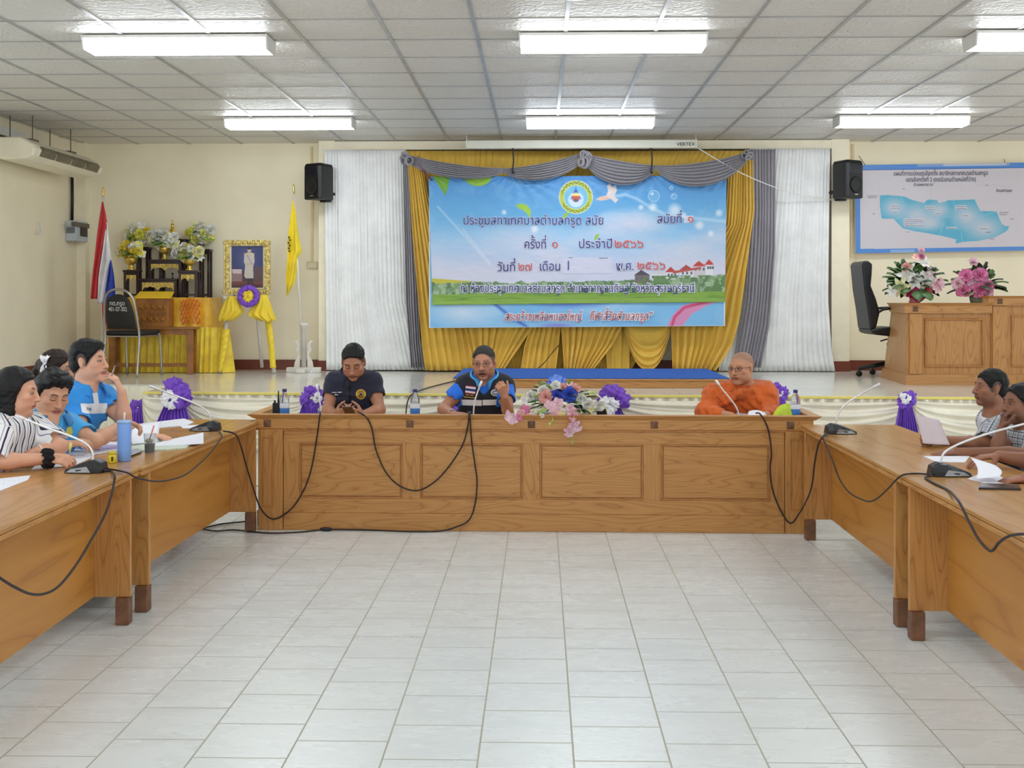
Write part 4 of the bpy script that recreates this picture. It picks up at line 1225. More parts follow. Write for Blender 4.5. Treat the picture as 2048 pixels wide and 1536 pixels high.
INK = M('black_ink', (58, 54, 84), 0.5)
for txt, x0, x1, yb, em in (('แผนที่การแบ่งเขตเลือกตั้ง สมาชิกสภาเทศบาลตำบลกรูด', 510, 1618, 244, 72), ('เขตเลือกตั้งที่ 2 (กรณีแทนตำแหน่งที่ว่าง)', 655, 1475, 316, 72), ('ตำบลพลายวาส', 745, 972, 366, 48), ('ตำบลท่าอุแท', 1718, 1904, 436, 48)):
    o, e = mp(x0, yb), mp(x1, yb - (x1 - x0) * 0.008)
    vs, fs = text_mb(txt, em / 5.885 * YM / FPX, o - Vector((0, 0.003, 0)), e - o, (0, 0, 1), 0.0, 'LEFT', 0.008, (e - o).length)
    m = MB(); m.add(vs, fs); m.build('lettering', INK, brd)
for x0, x1 in ((1828, 1852), (180, 215)):
    a, b = mp(x0, 118), mp(x1 if x0 > 1000 else 130, 40 if x0 > 1000 else 0); m = MB(); m.tube([(a.x, YM + 0.002, a.z), (b.x, YB - 0.01, b.z)], 0.004, 5); m.build('hanging_cord', M('grey_cord', (120, 112, 100), 0.8), brd)

# electric box with its black conduit, wire, switch hole on the left wall
XW = XL + 0.02
def lw(px, py, x=XL + 0.004): return atx(px, py, x)
eb = root('electric_box', lw(147, 462), 'pale grey electric box with small window on the left wall near the corner', 'electric box')
a, b = lw(131, 482), lw(163, 446)
GREYP = M('pale_grey_plastic', (190, 198, 204), 0.45, var=0.04)
m = MB(); m.box((XL + 0.0005, a.y, a.z), (XL + 0.13, a.y + 0.34, b.z)); m.build('case', GREYP, eb, bevel=0.01)
m = MB(); m.box((XL + 0.1305, a.y + 0.10, a.z + 0.06), (XL + 0.136, a.y + 0.30, b.z - 0.05)); m.build('dark_window', BLACK, eb)
m = MB(); m.box((XL + 0.02, a.y - 0.0155, a.z + 0.09), (XL + 0.11, a.y - 0.0005, b.z - 0.08)); m.build('breaker', M('breaker_grey', (110, 116, 120), 0.4), eb, bevel=0.003)
p0, p1 = lw(140, 352), lw(142, 445); yv = a.y + 0.12
m = MB(); m.tube([(XL + 0.03, yv, p0.z + 0.1), (XL + 0.03, yv + 0.01, (p0.z + p1.z) / 2), (XL + 0.03, yv, b.z)], 0.018, 8)
tag(m.build('black_conduit', BLACK), 'black cable conduit running down the left wall into the electric box', 'conduit')
m = MB(); w0 = lw(74, 455); m.tube(spline([w0 + Vector((0.01, 0, 0.06)), w0 + Vector((0.03, -0.01, 0)), w0 + Vector((0.012, -0.02, -0.07)), w0 + Vector((0.03, 0.06, -0.04)), w0 + Vector((0.012, 0.05, 0.05))], 6), 0.006, 6)
tag(m.build('loose_wire', WHITE), 'short loop of loose white wire sticking out of the left wall', 'wire')
m = MB(); a = atx(150, 453, XL + 0.125); m.box((XL + 0.11, YB - 0.55, a.z + 0.0), (XL + 0.15, YB - 0.125, a.z + 0.05)); tag(m.build('metal_bar', M('dull_steel', (112, 104, 96), 0.5, 0.6)), 'grey metal bar beside the electric box at the corner', 'bar')

# ceiling-hung air conditioner at upper left
ACM = M('ivory_casing', (244, 236, 212), 0.45, var=0.02); ACG = M('grille_grey', (150, 138, 112), 0.6, var=0.1)
ac = root('air_conditioner', (-5.0, 12.0, 2.92), 'long ivory ceiling-hung air conditioner with slatted outlet at the upper left', 'air conditioner')
# the outlet side faces the hall (+x); its long axis runs towards the back wall
g0, g1, g2, g3 = at(80, 296, 9.55), at(200, 330, 12.2), at(196, 350, 12.2), at(74, 315, 9.55)
xo = -4.75
y0a, y1a = atx(80, 300, xo).y, atx(200, 335, xo).y
Lx = -5.25
def acx(t): return y0a + (y1a - y0a) * t
prof = [(Lx, 3.14), (xo - 0.15, 3.14), (xo - 0.03, 3.075), (xo, 3.03), (xo - 0.03, 2.965), (xo - 0.10, 2.932), (Lx + 0.2, 2.925), (Lx, 2.97)]
m = MB(); m.hexa([(a, y0a, b) for a, b in prof], [(a, y1a, b) for a, b in prof]); m.f = [f[::-1] for f in m.f]; m.build('casing', ACM, ac, bevel=0.012)
for ya in (y0a - 0.10, y1a + 0.005):
    m = MB(); pp = [(a, b) for a, b in prof]; m.hexa([(a, ya, b) for a, b in pp], [(a, ya + 0.095, b) for a, b in pp]); m.f[-len(pp) - 2:] = [f[::-1] for f in m.f[-len(pp) - 2:]]
    m.build('end_cover', ACM, ac, bevel=0.02, seg=3)
for i in range(4):
    t0, t1 = 0.03 + i * 0.243, 0.03 + i * 0.243 + 0.222
    gp = [(xo - 0.028, 3.068), (xo + 0.003, 3.03), (xo - 0.028, 2.970)]
    m = MB(); m.grid(lambda u, v: (np.interp(v, [0, 0.5, 1], [p[0] for p in gp]) + 0.004, acx(t0 + (t1 - t0) * u), np.interp(v, [0, 0.5, 1], [p[1] for p in gp])), 4, 8); out = m.build('air_outlet', ACG, ac)
    m = MB()
    for k_ in range(7):
        v = (k_ + 0.5) / 7; x, z = np.interp(v, [0, 0.5, 1], [p[0] for p in gp]), np.interp(v, [0, 0.5, 1], [p[1] for p in gp]); m.box((x + 0.005, acx(t0), z - 0.004), (x + 0.014, acx(t1), z + 0.003))
    m.build('slats', M('slat_brown', (122, 112, 90), 0.6), out)
for yy in (y0a + 0.25, y1a - 0.35):
    for xx in (Lx + 0.1, xo - 0.18):
        m = MB(); m.tube([(xx, yy, 3.141), (xx, yy, ZC - 0.008)], 0.005, 6); m.box((xx - 0.03, yy - 0.08, 3.141), (xx + 0.03, yy + 0.08, 3.16)); m.build('hanger', M('dark_hanger', (120, 112, 98), 0.6, 0.4), ac)
# white trunking along the left wall above it
a = atx(0, 268, XL + 0.06); b = atx(46, 266, XL + 0.06)
m = MB(); m.box((XL + 0.0005, a.y - 0.6, 3.20), (XL + 0.09, b.y, 3.29)); m.box((XL + 0.0005, a.y - 0.6, 3.18), (XL + 0.07, b.y - 0.01, 3.1995), 1); tag(m.build('wall_trunking', [WHITE, WOOD_DARK], bevel=0.004), 'white trunking high on the left wall above the air conditioner', 'trunking')

# ================================================================== flags
GOLDM = M('gilt_metal', (232, 194, 96), 0.3, 0.8, var=0.15, vscale=25); POLEW = M('white_pole', (222, 216, 206), 0.45)
def flag(pole0, pole1, Y, name, label, cloth_fn, nu, nv, mats, split, base):
    a, b = at(pole0[0], pole0[1], Y), at(pole1[0], pole1[1], Y)
    r = root(name, (b.x, Y, ZS), label, 'flag', 'flags on stands'); 
    m = MB(); m.tube([b, a], 0.011, 8); m.build('pole', POLEW, r)
    m = MB(); d = (a - b).normalized(); m.tube([a - d * 0.01, a + d * 0.02, a + d * 0.035, a + d * 0.06, a + d * 0.11], [0.011, 0.022, 0.012, 0.022, 0.001], 8, flat=0.6); m.build('finial', GOLDM, r)
    base(r, b)
    return r
# national flag, hanging furled
FR, FW, FB = M('flag_red', (196, 48, 52), 0.7, sheen=0.2), M('flag_white', (226, 222, 224), 0.7, sheen=0.2), M('flag_blue', (34, 58, 160), 0.7, sheen=0.2)
YF = 12.55
def plain_base(r, b):
    m = MB(); m.lathe([(0.10, 0), (0.095, 0.02), (0.05, 0.05), (0.03, 0.12), (0.02, 0.2)], (b.x, YF, ZS + 0.0005), 18); m.build('base', POLEW, r)
fl = flag((206, 392), (203, 735), YF, 'national_flag', 'furled red, white and blue striped flag on a pole left of the altar', None, 0, 0, None, 0, plain_base)
zf = lambda x, y: (160 + x / 3.658, 360 + y / 3.658)
# each stripe: left and right picture edges by row (zoomed units)
def stripe(name, L, R, mat, seed, n=3, amp=0.02):
    def fn(u, v):
        y = L[0][0] + (L[-1][0] - L[0][0]) * v
        l, r_ = np.interp(y, [c[0] for c in L], [c[1] for c in L]), np.interp(y, [c[0] for c in R], [c[1] for c in R])
        x = l + (r_ - l) * u
        p = at(*zf(x, y), YF - 0.03)
        return (p.x, p.y - amp * math.sin(u * n * 3.14 + seed + v * 2.0) * min(1, v * 3), p.z)
    m = MB(); m.grid(fn, 14, 24); return m.build(name, mat, fl, solid=0.002)
stripe('red_stripe', [(160, 160), (300, 140), (500, 118), (700, 96), (870, 80)], [(160, 170), (260, 190), (340, 200), (500, 172), (700, 140), (885, 126)], FR, 0.3)
stripe('white_stripe', [(310, 192), (500, 172), (700, 140), (905, 128)], [(310, 200), (430, 208), (600, 226), (750, 196), (905, 170)], FW, 1.0)
stripe('blue_stripe', [(585, 222), (700, 205), (800, 185), (910, 162)], [(585, 228), (700, 246), (800, 258), (880, 264)], FB, 2.0)
stripe('lower_red_fold', [(900, 164), (960, 166), (1045, 178)], [(890, 262), (960, 250), (1045, 190)], FR, 1.5)
# yellow flag on carved white stand
YY = 13.1
def carved_base(r, b):
    W_ = POLEW
    qz = lambda x, y: at(*zf(x, y), YY)
    m = MB(); p = qz(1515, 1400); q_ = qz(1760, 1372)
    m.box((p.x, YY - 0.05, ZS + 0.0005), (q_.x, YY + 0.05, ZS + 0.055)); m.box(((p.x + q_.x) / 2 - 0.05, YY - 0.2, ZS + 0.0005), ((p.x + q_.x) / 2 + 0.05, YY + 0.2, ZS + 0.05)); m.build('foot', W_, r, bevel=0.006)
    for s in (0, 1):
        sh = [(1610, 1375), (1565, 1375), (1572, 1330), (1598, 1280), (1580, 1245), (1590, 1205), (1570, 1180), (1585, 1172), (1606, 1190), (1612, 1240)]
        pts = [qz(x if s == 0 else 2 * 1637 - x, y) for x, y in sh]
        m = MB(); m.prism([(p.x, YY - 0.012, p.z) for p in (pts if s == 0 else pts[::-1])], (0, 0.024, 0)); m.build('carved_bracket', W_, r, bevel=0.003)
    m = MB(); c = qz(1637, 1375); m.lathe([(0.03, 0), (0.028, 0.45), (0.05, 0.47), (0.055, 0.49), (0.03, 0.50)], (c.x, YY, c.z), 14); m.build('post', W_, r)
fy = flag((588, 386), (606, 740), YY, 'yellow_flag', 'yellow flag hanging from a pole on a carved white stand', None, 0, 0, None, 0, carved_base)
FY = M('flag_yellow', (238, 212, 30), 0.65, sheen=0.2)
def fyf(u, v):
    y = 150 + 700 * v
    L = [(150, 1556), (300, 1536), (460, 1520), (560, 1522), (700, 1510), (850, 1512)]; R = [(150, 1562), (250, 1580), (400, 1596), (525, 1620), (560, 1594), (650, 1588), (750, 1566), (850, 1514)]
    l, r_ = np.interp(y, [c[0] for c in L], [c[1] for c in L]), np.interp(y, [c[0] for c in R], [c[1] for c in R])
    p = at(*zf(l + (r_ - l) * u, y), YY - 0.03)
    return (p.x, p.y - 0.03 * math.sin(u * 9 + v * 3) * min(1, v * 2) , p.z)
m = MB(); m.grid(fyf, 24, 40); cl_ = m.build('flag_cloth', FY, fy, solid=0.002)
m = MB()
for i, (x, y) in enumerate(((1530, 420), (1536, 440), (1526, 460), (1534, 480), (1528, 500), (1532, 520))):
    p = at(*zf(x, y), YY - 0.075); m.ball(p, (0.012, 0.003, 0.014), 8, 6)
m.build('emblem', M('dark_emblem', (96, 84, 40), 0.7), cl_)

# ================================================================== framed portrait on an easel
YP = 12.98
ez = lambda x, y, Y=YP: at(*zf(x, y), Y)
ea = root('easel', (ez(1225, 1380).x, YP + 0.1, ZS), 'white easel wrapped in yellow cloth that carries the gilt-framed portrait', 'easel')
m = MB(); m.tube([ez(1080, 1000, YP), ez(1020, 1410, YP - 0.08)], 0.022, 8); l1 = m.build('leg', POLEW, ea)
m = MB(); m.tube([ez(1375, 1000, YP), ez(1420, 1410, YP - 0.08)], 0.022, 8); l2 = m.build('leg', POLEW, ea)
m = MB(); m.tube([ez(1290, 900, YP + 0.15), ez(1332, 1370, YP + 0.33)], 0.020, 8); m.build('leg', POLEW, ea)
m = MB(); a, b = ez(1060, 848), ez(1390, 848); m.box((a.x, YP - 0.06, a.z - 0.03), (b.x, YP + 0.05, a.z - 0.003)); m.build('ledge', POLEW, ea)
m = MB(); m.tube([ez(1090, 1000, YP), ez(1220, 460, YP + 0.12)], 0.016, 6); m.tube([ez(1370, 1000, YP), ez(1240, 460, YP + 0.12)], 0.016, 6); m.tube([ez(1230, 460, YP + 0.12), ez(1290, 900, YP + 0.15)], 0.016, 6); m.build('upper_frame', POLEW, ea)
for L_, R_, yb in (([(1090, 1040), (1250, 1020), (1400, 1006)], [(1090, 1096), (1250, 1072), (1395, 1040)], 0), ([(1000, 1350), (1200, 1376), (1375, 1392)], [(1000, 1400), (1200, 1420), (1375, 1434)], 0)):
    m = MB()
    def wrap(u, v, L_=L_, R_=R_):
        y = L_[0][0] + (L_[-1][0] - L_[0][0]) * v
        l, r_ = np.interp(y, [c[0] for c in L_], [c[1] for c in L_]), np.interp(y, [c[0] for c in R_], [c[1] for c in R_])
        p = ez(l + (r_ - l) * u, y, YP - 0.03 - 0.08 * v)
        return (p.x, p.y - 0.02 * math.sin(u * 3.14) - 0.006 * math.sin(v * 40 + u * 3), p.z)
    m.grid(wrap, 10, 40); m.build('leg_wrapping', YELLOWS, ea, solid=0.003)
for sgn, pts in ((0, [(850, 1080, 1140), (900, 1052, 1170), (960, 1030, 1196), (1000, 1018, 1160), (1030, 1016, 1100)]), (1, [(840, 1310, 1372), (900, 1286, 1394), (960, 1240, 1412), (990, 1226, 1428), (1030, 1320, 1436)])):
    def puff(u, v, pts=pts):
        y = pts[0][0] + (pts[-1][0] - pts[0][0]) * v
        l, r_ = np.interp(y, [c[0] for c in pts], [c[1] for c in pts]), np.interp(y, [c[0] for c in pts], [c[2] for c in pts])
        p = ez(l + (r_ - l) * u, y + 8 * math.sin(u * 14) * v, YP - 0.06)
        return (p.x, p.y - 0.05 * math.sin(u * 3.14) - 0.018 * math.sin(u * 22 + v * 2) * v, p.z)
    m = MB(); m.grid(puff, 40, 16); m.build('yellow_swag', YELLOWS, ea, solid=0.003)
gc = ez(1233, 850, YP - 0.10)
ga = root('satin_rosette', gc, 'purple ring rosette with yellow centre tied below the portrait', 'rosette')
m = MB(); R = 85 / 3.658 * YP / FPX
for i in range(22):
    t = 2 * math.pi * i / 22; rr_ = R * 0.72
    m.ball((gc.x + rr_ * math.cos(t), gc.y, gc.z + rr_ * math.sin(t)), (R * 0.26, R * 0.3, R * 0.26), 10, 7)
m.v = [(p[0] + 0.006 * math.sin(p[2] * 300), p[1] + 0.006 * math.sin(p[0] * 310), p[2] + 0.006 * math.sin(p[0] * 280)) for p in m.v]
m.build('purple_ring', PURPLE, ga)
m = MB(); ruffle(m, gc, R * 0.5, 77, 10, 0.02); m.build('yellow_centre', YELLOWS, ga)
# picture
pf = root('framed_portrait', ez(1225, 842, YP), 'gilt-framed portrait of a standing figure in pale dress uniform on the easel', 'picture')
x0, x1, z0, z1 = ez(1058, 640).x, ez(1394, 640).x, ez(1200, 838).z, ez(1200, 440).z
GILT = M('gilt_frame', (216, 180, 112), 0.4, 0.55, var=0.3, vscale=40, bump=(60, 0.8, 0.01)); IVORY = M('ivory_mount', (226, 216, 186), 0.6)
m = MB(); w = 0.062
for q4 in ((x0, z0, x1, z0 + w), (x0, z1 - w, x1, z1), (x0, z0 + w, x0 + w, z1 - w), (x1 - w, z0 + w, x1, z1 - w)):
    m.box((q4[0], YP - 0.04, q4[1]), (q4[2], YP, q4[3]))
for i in range(84):
    t = i / 84.0; per = 2 * ((x1 - x0) + (z1 - z0)); d = t * per
    if d < x1 - x0: c = (x0 + d, z0 + w / 2)
    elif d < x1 - x0 + z1 - z0: c = (x1 - w / 2, z0 + d - (x1 - x0))
    elif d < 2 * (x1 - x0) + z1 - z0: c = (x1 - (d - (x1 - x0) - (z1 - z0)), z1 - w / 2)
    else: c = (x0 + w / 2, z1 - (d - 2 * (x1 - x0) - (z1 - z0)))
    m.ball((c[0], YP - 0.04, c[1]), (0.016, 0.010, 0.020), 8, 6)
m.build('gilt_frame', GILT, pf, bevel=0.008)
m = MB(); m.box((x0 + w, YP - 0.018, z0 + w), (x1 - w, YP - 0.002, z1 - w)); m.build('mount', IVORY, pf)
Pp = Paint(230, 300, 110, 144, (60, 64, 110))
X, Y = Pp.X, Pp.Y
Pp.mix(np.clip((Y - 150) / 60, 0, 1), (74, 56, 60)); Pp.mix(np.clip(1 - np.hypot((X - 115) / 90, (Y - 90) / 110), 0, 1) * 0.7, (96, 104, 156)); Pp.mix((Y > 250) * 1.0, (112, 62, 56)); Pp.mix((Y > 275) * 0.6, (70, 40, 42))
Pp.poly([(0, 165), (78, 165), (78, 255), (0, 255)], (150, 120, 120), 0.9); Pp.poly([(4, 168), (74, 168), (72, 200), (10, 196)], (206, 186, 190), 0.9); Pp.poly([(160, 150), (228, 150), (228, 250), (160, 250)], (96, 70, 72), 0.8)
Pp.poly([(112, 46), (150, 46), (166, 62), (168, 110), (158, 150), (160, 232), (104, 232), (92, 216), (100, 140), (90, 110), (94, 64)], (196, 186, 176)); Pp.disc(130, 30, 14, (206, 176, 160), 1, 3, 17); Pp.disc(130, 18, 13, (50, 44, 50), 1, 3, 8)
Pp.poly([(94, 54), (118, 50), (118, 60), (94, 64)], (224, 200, 120)); Pp.poly([(142, 50), (166, 54), (166, 64), (142, 60)], (224, 200, 120)); Pp.poly([(116, 232), (134, 232), (132, 276), (114, 276)], (60, 44, 50)); Pp.poly([(138, 232), (156, 232), (156, 276), (140, 276)], (60, 44, 50))
Pp.line([(110, 60), (150, 130)], 7, (150, 140, 170), 0.9); Pp.line([(106, 130), (160, 130)], 6, (176, 150, 96), 0.9); Pp.disc(150, 80, 6, (222, 200, 130)); Pp.disc(132, 128, 9, (200, 170, 150), 0.9)
x0, x1, z0, z1 = ez(1112, 640).x, ez(1342, 640).x, ez(1200, 788).z, ez(1200, 484).z
Pp.sheet('picture', (x0, YP - 0.02, z1), (x1, YP - 0.02, z1), (x1, YP - 0.02, z0), (x0, YP - 0.02, z0), parent=pf)

# ================================================================== altar: draped tables, low desk, lacquered stands
GOLDC = M('golden_satin', (250, 206, 52), 0.38, var=0.1, vscale=8, sheen=0.3); AMBER = M('amber_satin', (248, 184, 48), 0.4, var=0.1, vscale=8, sheen=0.3)
def draped_table(px0, px1, ytop, ybot, Y, depth, mat, label, seed, n=14, amp=0.02, flare=8):
    a = at(px0, ytop, Y); b = at(px1, ytop, Y); zb_ = max(ZS + 0.004, at(px0, ybot, Y).z)
    r = root('draped_table', ((a.x + b.x) / 2, Y + depth / 2, ZS), label, 'table', 'cloth-draped altar tables')
    m = MB(); m.box((a.x + 0.03, Y + 0.03, ZS + 0.0), (b.x - 0.03, Y + depth, a.z - 0.006)); m.build('body', WOOD_Z, r)
    ph = random.Random(seed).uniform(0, 6)
    per = [(a.x, Y + depth), (a.x, Y), (b.x, Y), (b.x, Y + depth)]
    L1, L2 = depth, b.x - a.x
    tot = 2 * L1 + L2
    def fn(u, v):
        d = u * tot
        if d < L1: p, nr = (a.x, Y + depth - d), (-1, 0)
        elif d < L1 + L2: p, nr = (a.x + d - L1, Y), (0, -1)
        else: p, nr = (b.x, Y + d - L1 - L2), (1, 0)
        w = amp * (0.2 + 0.8 * v) * (1 + math.sin(u * n * 6.283 + ph + 1.2 * math.sin(u * 17))) + flare / FPX * Y * v * 0.6 + 0.003
        return (p[0] + nr[0] * w, p[1] + nr[1] * w, a.z + (zb_ - a.z) * v)
    m = MB(); m.grid(fn, n * 10, 8); m.add([(a.x - 0.003, Y - 0.003, a.z), (b.x + 0.003, Y - 0.003, a.z), (b.x + 0.003, Y + depth, a.z), (a.x - 0.003, Y + depth, a.z)], [(0, 1, 2, 3)]); m.build('cloth', mat, r)
    return r, a.z
r1, ZA = draped_table(214, 421, 595, 660, 13.12, 0.45, AMBER, 'tall altar table draped in amber cloth that carries the dark lacquered stands', 1, 12, 0.014, 6)
draped_table(388, 455, 655, 748, 13.0, 0.08, GOLDC, 'low step draped in golden cloth at the right of the altar', 2, 8, 0.022, 10)
draped_table(216, 384, 668, 748, 13.0, 0.05, GOLDC, 'golden pleated cloth front hanging behind the low wooden desk of the altar', 3, 14, 0.02, 3)
WD = M('brown_varnished_wood', (150, 96, 44), 0.35, var=0.15, vscale=10)
YD = 12.72
ld = root('low_desk', (at(300, 700, YD).x, YD + 0.1, ZS), 'low brown wooden desk in front of the golden altar cloth', 'desk')
dz0, dx0, dx1 = at(300, 654, YD).z, at(214, 700, YD).x, at(389, 700, YD).x
m = MB(); m.box((dx0, YD - 0.02, dz0 - 0.025), (dx1, YD + 0.2, dz0)); m.build('desktop', WD, ld, bevel=0.004)
m = MB(); m.box((dx0 + 0.03, YD, dz0 - 0.085), (dx1 - 0.03, YD + 0.02, dz0 - 0.0255)); m.build('apron', WD, ld)
for xx in (dx0 + 0.02, dx1 - 0.085):
    for yy in (YD - 0.01, YD + 0.13):
        m = MB(); m.box((xx, yy, ZS + 0.0005), (xx + 0.065, yy + 0.05, dz0 - 0.0255)); m.build('leg', WD, ld, bevel=0.004)
a = at(300, 730, YD); m = MB(); m.box((dx0 + 0.09, YD + 0.01, a.z - 0.02), (dx1 - 0.09, YD + 0.035, a.z + 0.02)); m.build('stretcher', WD, ld)
bx = root('carved_box', (at(305, 650, YD).x, YD + 0.05, dz0), 'carved brown wooden lectern box with yellow sloping top on the low desk', 'box')
x0, x1 = at(272, 620, YD).x, at(337, 620, YD).x; zt_ = at(300, 597, YD).z
m = MB(); m.box((x0, YD - 0.01, dz0 + 0.0005), (x1, YD + 0.19, zt_)); m.build('body', WD, bx, bevel=0.004)
m = MB(); m.hexa([(x0 - 0.01, YD - 0.02, zt_ + 0.0005), (x1 + 0.03, YD - 0.02, zt_ + 0.0005), (x1 + 0.0, YD + 0.19, zt_ + 0.06), (x0 - 0.02, YD + 0.19, zt_ + 0.06)], [(x0 - 0.01, YD - 0.02, zt_ + 0.014), (x1 + 0.03, YD - 0.02, zt_ + 0.014), (x1, YD + 0.19, zt_ + 0.078), (x0 - 0.02, YD + 0.19, zt_ + 0.078)]); m.build('yellow_top', M('yellow_felt', (240, 196, 40), 0.8), bx)
m = MB()
for i in range(9):
    for j in range(2):
        cx_, cz_ = x0 + (x1 - x0) * (0.12 + 0.095 * i), dz0 + (zt_ - dz0) * (0.28 + 0.42 * j)
        dx_ = 0.014 * (1 if (i + j) % 2 else -1)
        m.tube([(cx_ - dx_, YD - 0.012, cz_ - 0.03), (cx_ + dx_, YD - 0.016, cz_), (cx_ - dx_ * 0.6, YD - 0.012, cz_ + 0.032)], [0.003, 0.009, 0.003], 7)
m.build('carving', M('gold_carving', (178, 118, 40), 0.4, 0.3), bx)
# orange net garlands
ORN = M('orange_net', (240, 122, 36), 0.7)
for px0, px1, lb in ((360, 402, 'orange net garland over the amber cloth, right of the carved box'), (213, 229, 'orange net garland over the amber cloth, behind the black chair')):
    m = MB(); Yg = 13.085
    for k_ in range(6):
        for s in (-1, 1):
            pts = []
            for i in range(13):
                v = i / 12; x = px0 + (px1 - px0) * ((k_ / 6.0 + s * v * 0.5) % 1.0)
                if pts and abs(x - lastx) > 12:
                    if len(pts) > 1: m.tube(pts, 0.0055, 5)
                    pts = []
                lastx = x; pts.append(at(x, 602 + 50 * v - 6 * math.sin(math.pi * (x - px0) / (px1 - px0)), Yg - 0.01 * s))
            if len(pts) > 1: m.tube(pts, 0.0055, 5)
    tag(m.build('net_garland', ORN), lb, 'garland', 'orange net garlands')

LAC = M('dark_lacquer', (46, 26, 26), 0.28, var=0.15); GILTC = M('gilt_carving', (206, 176, 92), 0.4, 0.4, var=0.25, vscale=60, bump=(120, 0.8, 0.006))
def stand(px0, px1, ytop, Y, depth, ap, label, ybot=None):
    a, b = at(px0, ytop, Y), at(px1, ytop, Y); zt = a.z
    r = root('lacquer_stand', ((a.x + b.x) / 2, Y + depth / 2, ZA), label, 'stand', 'dark lacquered altar stands')
    m = MB(); m.box((a.x - 0.008, Y - 0.008, zt - 0.022), (b.x + 0.008, Y + depth + 0.008, zt)); m.build('top', LAC, r, bevel=0.003)
    for xx in (a.x, b.x - 0.028):
        for yy in (Y, Y + depth - 0.028):
            m = MB(); m.box((xx, yy, ZA + 0.0005), (xx + 0.028, yy + 0.028, zt - 0.0225)); m.build('leg', LAC, r, bevel=0.002)
    m = MB(); m.box((a.x + 0.0285, Y + 0.004, zt - 0.06), (b.x - 0.0285, Y + 0.02, zt - 0.0225)); m.box((a.x + 0.0285, Y + 0.004, ZA + 0.02), (b.x - 0.0285, Y + 0.02, ZA + 0.04)); m.build('rail', LAC, r)
    if ap:
        x0, x1 = a.x + 0.03, b.x - 0.03; zt2, zb2 = at(px0, ap[0], Y).z, at(px0, ap[1], Y).z
        n_ = 24; pts_t = [(x0 + (x1 - x0) * i / n_, Y - 0.004, zt2) for i in range(n_ + 1)]
        pts_b = []
        for i in range(n_ + 1):
            t = i / n_; k_ = abs(2 * t - 1)
            pts_b.append((x0 + (x1 - x0) * t, Y - 0.004, zt2 + (zb2 - zt2) * (0.55 + 0.45 * (k_ ** 6) + 0.40 * math.exp(-(k_ / 0.16) ** 2) + 0.06 * math.cos(12 * math.pi * t))))
        m = MB(); m.prism(pts_t[::-1] + pts_b, (0, 0.007, 0)); m.build('gilt_apron', GILTC, r)
    return r, zt
stand(247, 277, 540, 13.13, 0.11, (550, 562), 'short dark stand at the left of the altar under the yellow bouquet')
_, Z2 = stand(279, 353, 557, 13.13, 0.12, (565, 581), 'lowest middle dark stand of the altar with wide gilt apron')
_, Z3 = stand(297, 362, 519, 13.27, 0.12, (528, 541), 'middle dark stand of the altar under the white bouquet in a gold bowl')
stand(357, 394, 541, 13.13, 0.11, (549, 563), 'short dark stand at the right of the altar under the white and yellow bouquet')
stand(398, 419, 498, 13.40, 0.12, None, 'tall narrow dark stand at the right back of the altar')
stand(272, 296, 494, 13.40, 0.12, None, 'tall narrow dark stand at the left back of the altar')
_, Z7 = stand(318, 370, 478, 13.40, 0.14, None, 'tallest dark stand at the back middle of the altar under the gilded statue')
p = at(345, 470, 13.46)
gs = root('gilded_statue', (p.x, 13.46, Z7), 'small gilded spired statue at the top of the altar', 'statue')
m = MB(); m.lathe([(0.055, 0), (0.06, 0.02), (0.04, 0.035), (0.055, 0.055), (0.035, 0.09), (0.03, 0.11), (0.018, 0.13)], (p.x, 13.46, Z7 + 0.0005), 16); m.build('seated_body', GOLDM, gs)
m = MB(); m.ball((p.x, 13.46, Z7 + 0.15), (0.02, 0.02, 0.026), 12, 8); m.lathe([(0.016, 0.0), (0.01, 0.025), (0.001, 0.06)], (p.x, 13.46, Z7 + 0.168), 10); m.build('crowned_head', GOLDM, gs)
# small dark candle holders between the stands
for i, px in enumerate((328, 344)):
    p = at(px, 552, 13.16); m = MB(); m.lathe([(0.016, 0), (0.006, 0.012), (0.005, 0.04), (0.012, 0.05), (0.012, 0.065)], (p.x, 13.18, Z2 + 0.0005), 10)
    tag(m.build('candle_holder', LAC), ('dark candle holder on the lowest middle stand, the left one' if i == 0 else 'dark candle holder on the lowest middle stand, the right one'), 'candle holder', 'candle holders on the altar')

# ================================================================== flowers
def mat_flower(name, rgb): return M(name, rgb, 0.6, var=0.12, vscale=30, sheen=0.1)
FC = {'white': mat_flower('petal_white', (236, 234, 222)), 'cream': mat_flower('petal_cream', (234, 226, 170)), 'yellow': mat_flower('petal_yellow', (240, 206, 36)), 'pale_yellow': mat_flower('petal_pale_yellow', (236, 226, 96)),
      'pink': mat_flower('petal_pink', (232, 140, 184)), 'pale_pink': mat_flower('petal_pale_pink', (244, 196, 208)), 'peach': mat_flower('petal_peach', (240, 176, 164)), 'blue': mat_flower('petal_blue', (58, 84, 190)),
      'light_blue': mat_flower('petal_light_blue', (104, 140, 224)), 'magenta': mat_flower('petal_magenta', (214, 60, 120)), 'rose': mat_flower('petal_rose', (206, 100, 110)), 'violet': mat_flower('petal_violet', (110, 100, 200))}
LEAFM = M('leaf_green', (62, 96, 44), 0.5, var=0.3, vscale=20); LEAFD = M('leaf_dark', (48, 66, 44), 0.5, var=0.3, vscale=20); LEAFL = M('leaf_light', (150, 176, 84), 0.5, var=0.2, vscale=20)
def basis(d):
    d = Vector(d).normalized(); a = d.cross(Vector((0, 0, 1)))
    if a.length < 0.05: a = Vector((1, 0, 0))
    a.normalize(); return a, d.cross(a).normalized(), d
